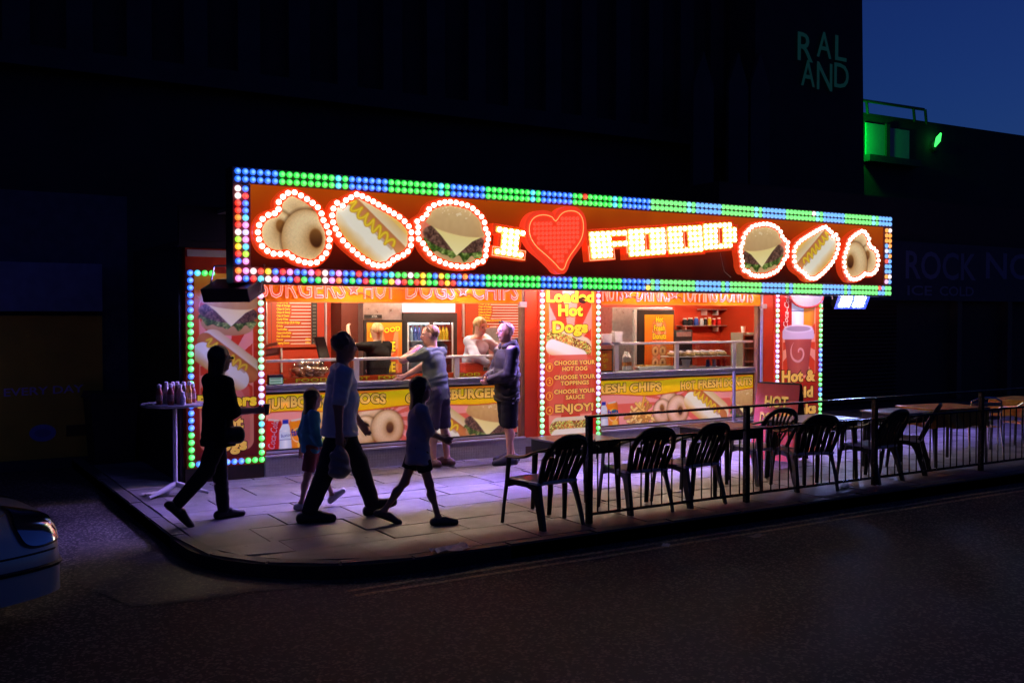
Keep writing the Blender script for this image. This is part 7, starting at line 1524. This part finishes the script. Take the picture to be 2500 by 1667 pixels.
for s, z in (('HOT', 0.72), ('DONUTS', 0.50)):
    for mf, bd in ((M_INK, 0.08), (M_GOLD, 0.04)): v_, f_ = on_leaf(s, -0.17 if s == 'HOT' else -0.22, z, 0.34 if s == 'HOT' else 0.44, 0.15, mf, bd); MB().add(v_, f_).build('lettering', mf, t)
# condiment table with bottles
tp = onZ(403*2500/2352, 1135*2500/2352); t = thing('condiment_table', 'round high table on a white pole and three legged base', 'table', (tp[0], tp[1], 0), Rg(20)); M_WM = mat('white_enamel', (0.6, 0.6, 0.62), 0.4, var=0.05)
TZ = 0.99
MB().lathe([(0.0, TZ-0.028), (0.34, TZ-0.028), (0.355, TZ-0.018), (0.355, TZ-0.004), (0.345, TZ), (0.0, TZ)], n=32).build('table_top', mat('steel_table_top', (0.42, 0.42, 0.44), 0.3, 0.6, var=0.1), t)
MB().tube([(0, 0, 0.13), (0, 0, TZ-0.03)], 0.024, 12).build('pole', M_WM, t); MB().lathe([(0.10, TZ-0.05), (0.10, TZ-0.029)], n=12).build('top_plate', M_BLACK, t)
for k in range(3): a = Rg(-150+120*k-20); MB().tube([(0, 0, 0.12), (0.10*math.cos(a), 0.10*math.sin(a), 0.085), (0.36*math.cos(a), 0.36*math.sin(a), 0.02)], [0.032, 0.035, 0.016], 8, flat=0.8).build('leg', M_WM, t)
bs = [(-0.20, -0.02, 'ketchup', 0.20, 0.036), (-0.14, -0.14, 'ketchup', 0.21, 0.036), (-0.09, 0.02, 'clear vinegar', 0.22, 0.034), (-0.04, -0.16, 'pale sauce', 0.20, 0.036), (0.00, -0.05, 'brown sauce', 0.22, 0.034), (0.03, 0.08, 'ketchup', 0.21, 0.034), (0.10, -0.12, 'mustard', 0.22, 0.032), (0.14, 0.04, 'brown sauce', 0.21, 0.034), (0.20, -0.03, 'ketchup', 0.19, 0.042), (0.24, 0.07, 'dark soy', 0.20, 0.036), (-0.06, -0.24, 'white salt', 0.13, 0.030)]
BC = {'ketchup': (0.32, 0.06, 0.04), 'clear vinegar': (0.40, 0.38, 0.38), 'pale sauce': (0.55, 0.30, 0.26), 'brown sauce': (0.10, 0.05, 0.025), 'mustard': (0.62, 0.30, 0.03), 'dark soy': (0.03, 0.02, 0.02), 'white salt': (0.6, 0.58, 0.58)}
bn = {0: 'slim ketchup bottle beside the clear vinegar on the round high table', 1: 'ketchup bottle next to the pale sauce bottle on the round high table', 5: 'ketchup bottle behind the brown sauce on the round high table', 8: 'squat wide ketchup bottle next to the dark soy on the round high table', 4: 'brown sauce bottle in the middle of the round high table', 7: 'brown sauce bottle beside the mustard on the round high table'}
for bi, (x, y, k, h, r) in enumerate(bs):
    q = Matrix.Rotation(Rg(20), 3, 'Z')@Vector((x, y, 0)); o = thing('condiment_bottle', bn.get(bi, '%s bottle with white cap on the round high table' % k), 'bottle', (tp[0]+q.x, tp[1]+q.y, TZ+0.001), 0, 'condiment bottles: %s' % k)
    MB().lathe([(r*0.95, 0), (r, 0.012), (r, h*0.62), (r*0.55, h*0.86), (r*0.5, h*0.88)], n=12).build('bottle_body', mat('bottle_'+k.replace(' ', '_'), BC[k], 0.3), o, smooth=True); MB().lathe([(r*0.62, h*0.8805), (r*0.62, h*1.05), (r*0.3, h*1.08), (0, h*1.085)], n=12).build('cap', M_WHITEP, o, smooth=True); MB().lathe([(r*1.015, h*0.2), (r*1.015, h*0.52)], n=12).build('label', mat('label_'+k.replace(' ', '_'), tuple(min(1, c*0.6+0.15) for c in BC[k]), 0.5, var=0.4, scale=40), o)
# litter
def litter(label, px, py, w, d, m, rz=0.0, z=0.004):
    p = onZ(px*2500/2352, py*2500/2352, z); t = thing('litter', label, 'litter', (p[0], p[1], z), rz); rn2 = random.Random(int(px)); n = 7; rows = [[(-w/2+w*i/(n-1), -d/2+d*j/4, 0.004+0.02*rn2.random()*w/0.2) for i in range(n)] for j in range(5)]
    b = MB(); sheet(b, rows, (0, 0, 0.0015)); b.build('crumpled_paper', m, t); return t
M_PAP = mat('crumpled_paper', (0.6, 0.57, 0.55), 0.6)
litter('flattened pale paper wrapper near the kerb edge by the walking girl', 1035, 1264, 0.34, 0.16, M_PAP, 0.2); litter('white paper scrap beside the condiment table foot', 348, 1135, 0.2, 0.10, M_PAP, 0.5); litter('pale crumpled wrapper under the third railing bay', 1940, 1118, 0.26, 0.10, M_PAP, 0.2)
litter('small food scrap on the pavement under the second chair', 1530, 1253, 0.10, 0.06, M_PAP, 0.7); litter('crumpled napkin at the foot of the railing near the second post', 1738, 1233, 0.16, 0.08, mat('brown_napkin', (0.42, 0.32, 0.22), 0.7), 0.1); litter('white scrap lying on the dark pavement by the metal chairs', 2442, 1145, 0.3, 0.1, M_PAP, 0.1)
# parked car: front corner in view
CZ = ZR; cp = onZ(128*2500/2352, 1385*2500/2352, CZ)
car = thing('parked_car', 'silver grey car with rounded nose and headlamp parked in the side street', 'car', (cp[0]-0.10, cp[1]+0.22, CZ), Rg(10)); car.scale = (1.14, 1.14, 1.14)
M_PAINT = mat('silver_car_paint', (0.62, 0.60, 0.60), 0.3, 0.2, coat=0.8); M_LAMPG = glass('lamp_glass', (0.9, 0.9, 0.9), 0.25)
# body: lofted sections from nose (x=0) rearwards (x negative); half width 0.85, centre line to the car's left
def sec(x):
    t = min(1, max(0, -x/0.9)); nose = math.sqrt(max(0.0, 1-(1-t)**2.3))
    w = 0.52+0.32*nose; hood = 0.60+0.20*t+0.10*max(0, (-x-0.9)/0.9); low = 0.20-0.02*t
    if x < -1.15: hood = 0.90+min(0.46, (-x-1.15)*0.62)
    P = []
    for a in np.linspace(0, 1, 17):
        th = math.pi*a; c, s_ = math.cos(th), math.sin(th); y = w*(abs(c)**0.45)*(1 if c > 0 else -1); z = low+(hood-low)*(s_**0.55)
        if x < -1.3 and z > 0.95: y *= 1-0.35*(z-0.95)/0.45
        P.append((x+0.16*0, y, z))
    return P
xs = [0.0, -0.03, -0.08, -0.16, -0.28, -0.45, -0.7, -0.95, -1.15, -1.5, -1.9, -2.6, -3.2, -3.5]; rows = [[(p[0], p[1]*(0.02 if i == 0 else 1)*1.0, p[2] if i else 0.42) for p in sec(x)] for i, x in enumerate(xs)]
rows[0] = [(0.0, p[1]*0.55, 0.44+(p[2]-0.44)*0.55) for p in sec(-0.02)]
b = MB(); n = len(rows[0])
vs = [p for r in rows for p in r]; fs = [(i*n+j, i*n+j+1, (i+1)*n+j+1, (i+1)*n+j) for i in range(len(rows)-1) for j in range(n-1)]+[tuple(range(n))]; b.add(vs, fs); body = b.build('body', M_PAINT, car, smooth=True)
sub = body.modifiers.new('s', 'SUBSURF'); sub.levels = 1; sub.render_levels = 2
for q in (-1, 1):
    for xw in (-0.78, -3.0):
        wl_ = MB().lathe([(0.20, -0.09), (0.30, -0.09), (0.315, -0.06), (0.315, 0.06), (0.30, 0.09), (0.20, 0.09)], c=(xw, q*0.74, 0.315), n=24, axis='y').build('tyre', mat('tyre_rubber', (0.015, 0.015, 0.016), 0.8), car); MB().lathe([(0.0, q*0.05), (0.19, q*0.075), (0.20, 0.0)], c=(xw, q*0.74, 0.315), n=16, axis='y').build('rim', M_ALU, wl_)
MB().box(-0.03, 0.02, -0.32, 0.32, 0.25, 0.33).build('air_intake', M_BLACK, car)

# surface lines and lamps of the car, laid onto its skin
from mathutils.bvhtree import BVHTree
dg = bpy.context.evaluated_depsgraph_get(); ev = body.evaluated_get(dg); me_ = ev.to_mesh(); bvh = BVHTree.FromPolygons([v.co.copy() for v in me_.vertices], [tuple(p.vertices) for p in me_.polygons]); ev.to_mesh_clear()
def skin(phi, z, off=0.006, o=(-0.62, 0.0)):
    d = Vector((math.cos(phi), math.sin(phi), 0)); r = bvh.ray_cast(Vector((o[0], o[1], z))+d*3, -d, 4.0)
    if r[0] is None: return None
    n = r[1] if r[1].dot(d) > 0 else -r[1]; return r[0]+n*off
for q in (-1, 1):
    for nm, a0, a1, z0, z1, off, mm, power in (('headlamp_surround', 30, 66, 0.475, 0.66, 0.004, M_BLACK, 3.0), ('headlamp', 32, 64, 0.487, 0.65, 0.010, mat('headlamp_chrome', (0.7, 0.7, 0.72), 0.10, 1.0), 3.0)):
        b = MB(); n, m = 15, 9; vs = []; fs = []
        for i in range(n):
            for j in range(m):
                s_, t_ = 2*i/(n-1)-1, 2*j/(m-1)-1; L = (abs(s_)**power+abs(t_)**power)**(1/power); k = max(abs(s_), abs(t_))/L if L > 1e-6 else 1
                p = skin(q*math.radians((a0+a1)/2+(a1-a0)/2*s_*k), (z0+z1)/2+(z1-z0)/2*t_*k-0.05*s_*k*0.4, off); vs.append(tuple(p) if p is not None else (0, 0, 0))
        fs = [(i*m+j, i*m+j+1, (i+1)*m+j+1, (i+1)*m+j) for i in range(n-1) for j in range(m-1)]
        o_ = b.add(vs, fs).build(nm, mm, car, smooth=True)
def seam(pts, nm, m, r): 
    P = [tuple(p) for p in pts if p is not None]
    if len(P) > 2: MB().tube(P, r, 5).build(nm, m, car)
seam([skin(math.radians(a), 0.445, 0.0) for a in range(-100, 101, 5)], 'bumper_seam', M_BLACK, 0.006)
seam([skin(math.radians(a), 0.36, 0.004) for a in range(-80, 81, 5)], 'bumper_strip', M_BLACK, 0.014)
seam([skin(math.radians(a), 0.672-0.0004*abs(a), 0.0) for a in range(-70, 71, 5)], 'bonnet_seam', M_BLACK, 0.005)
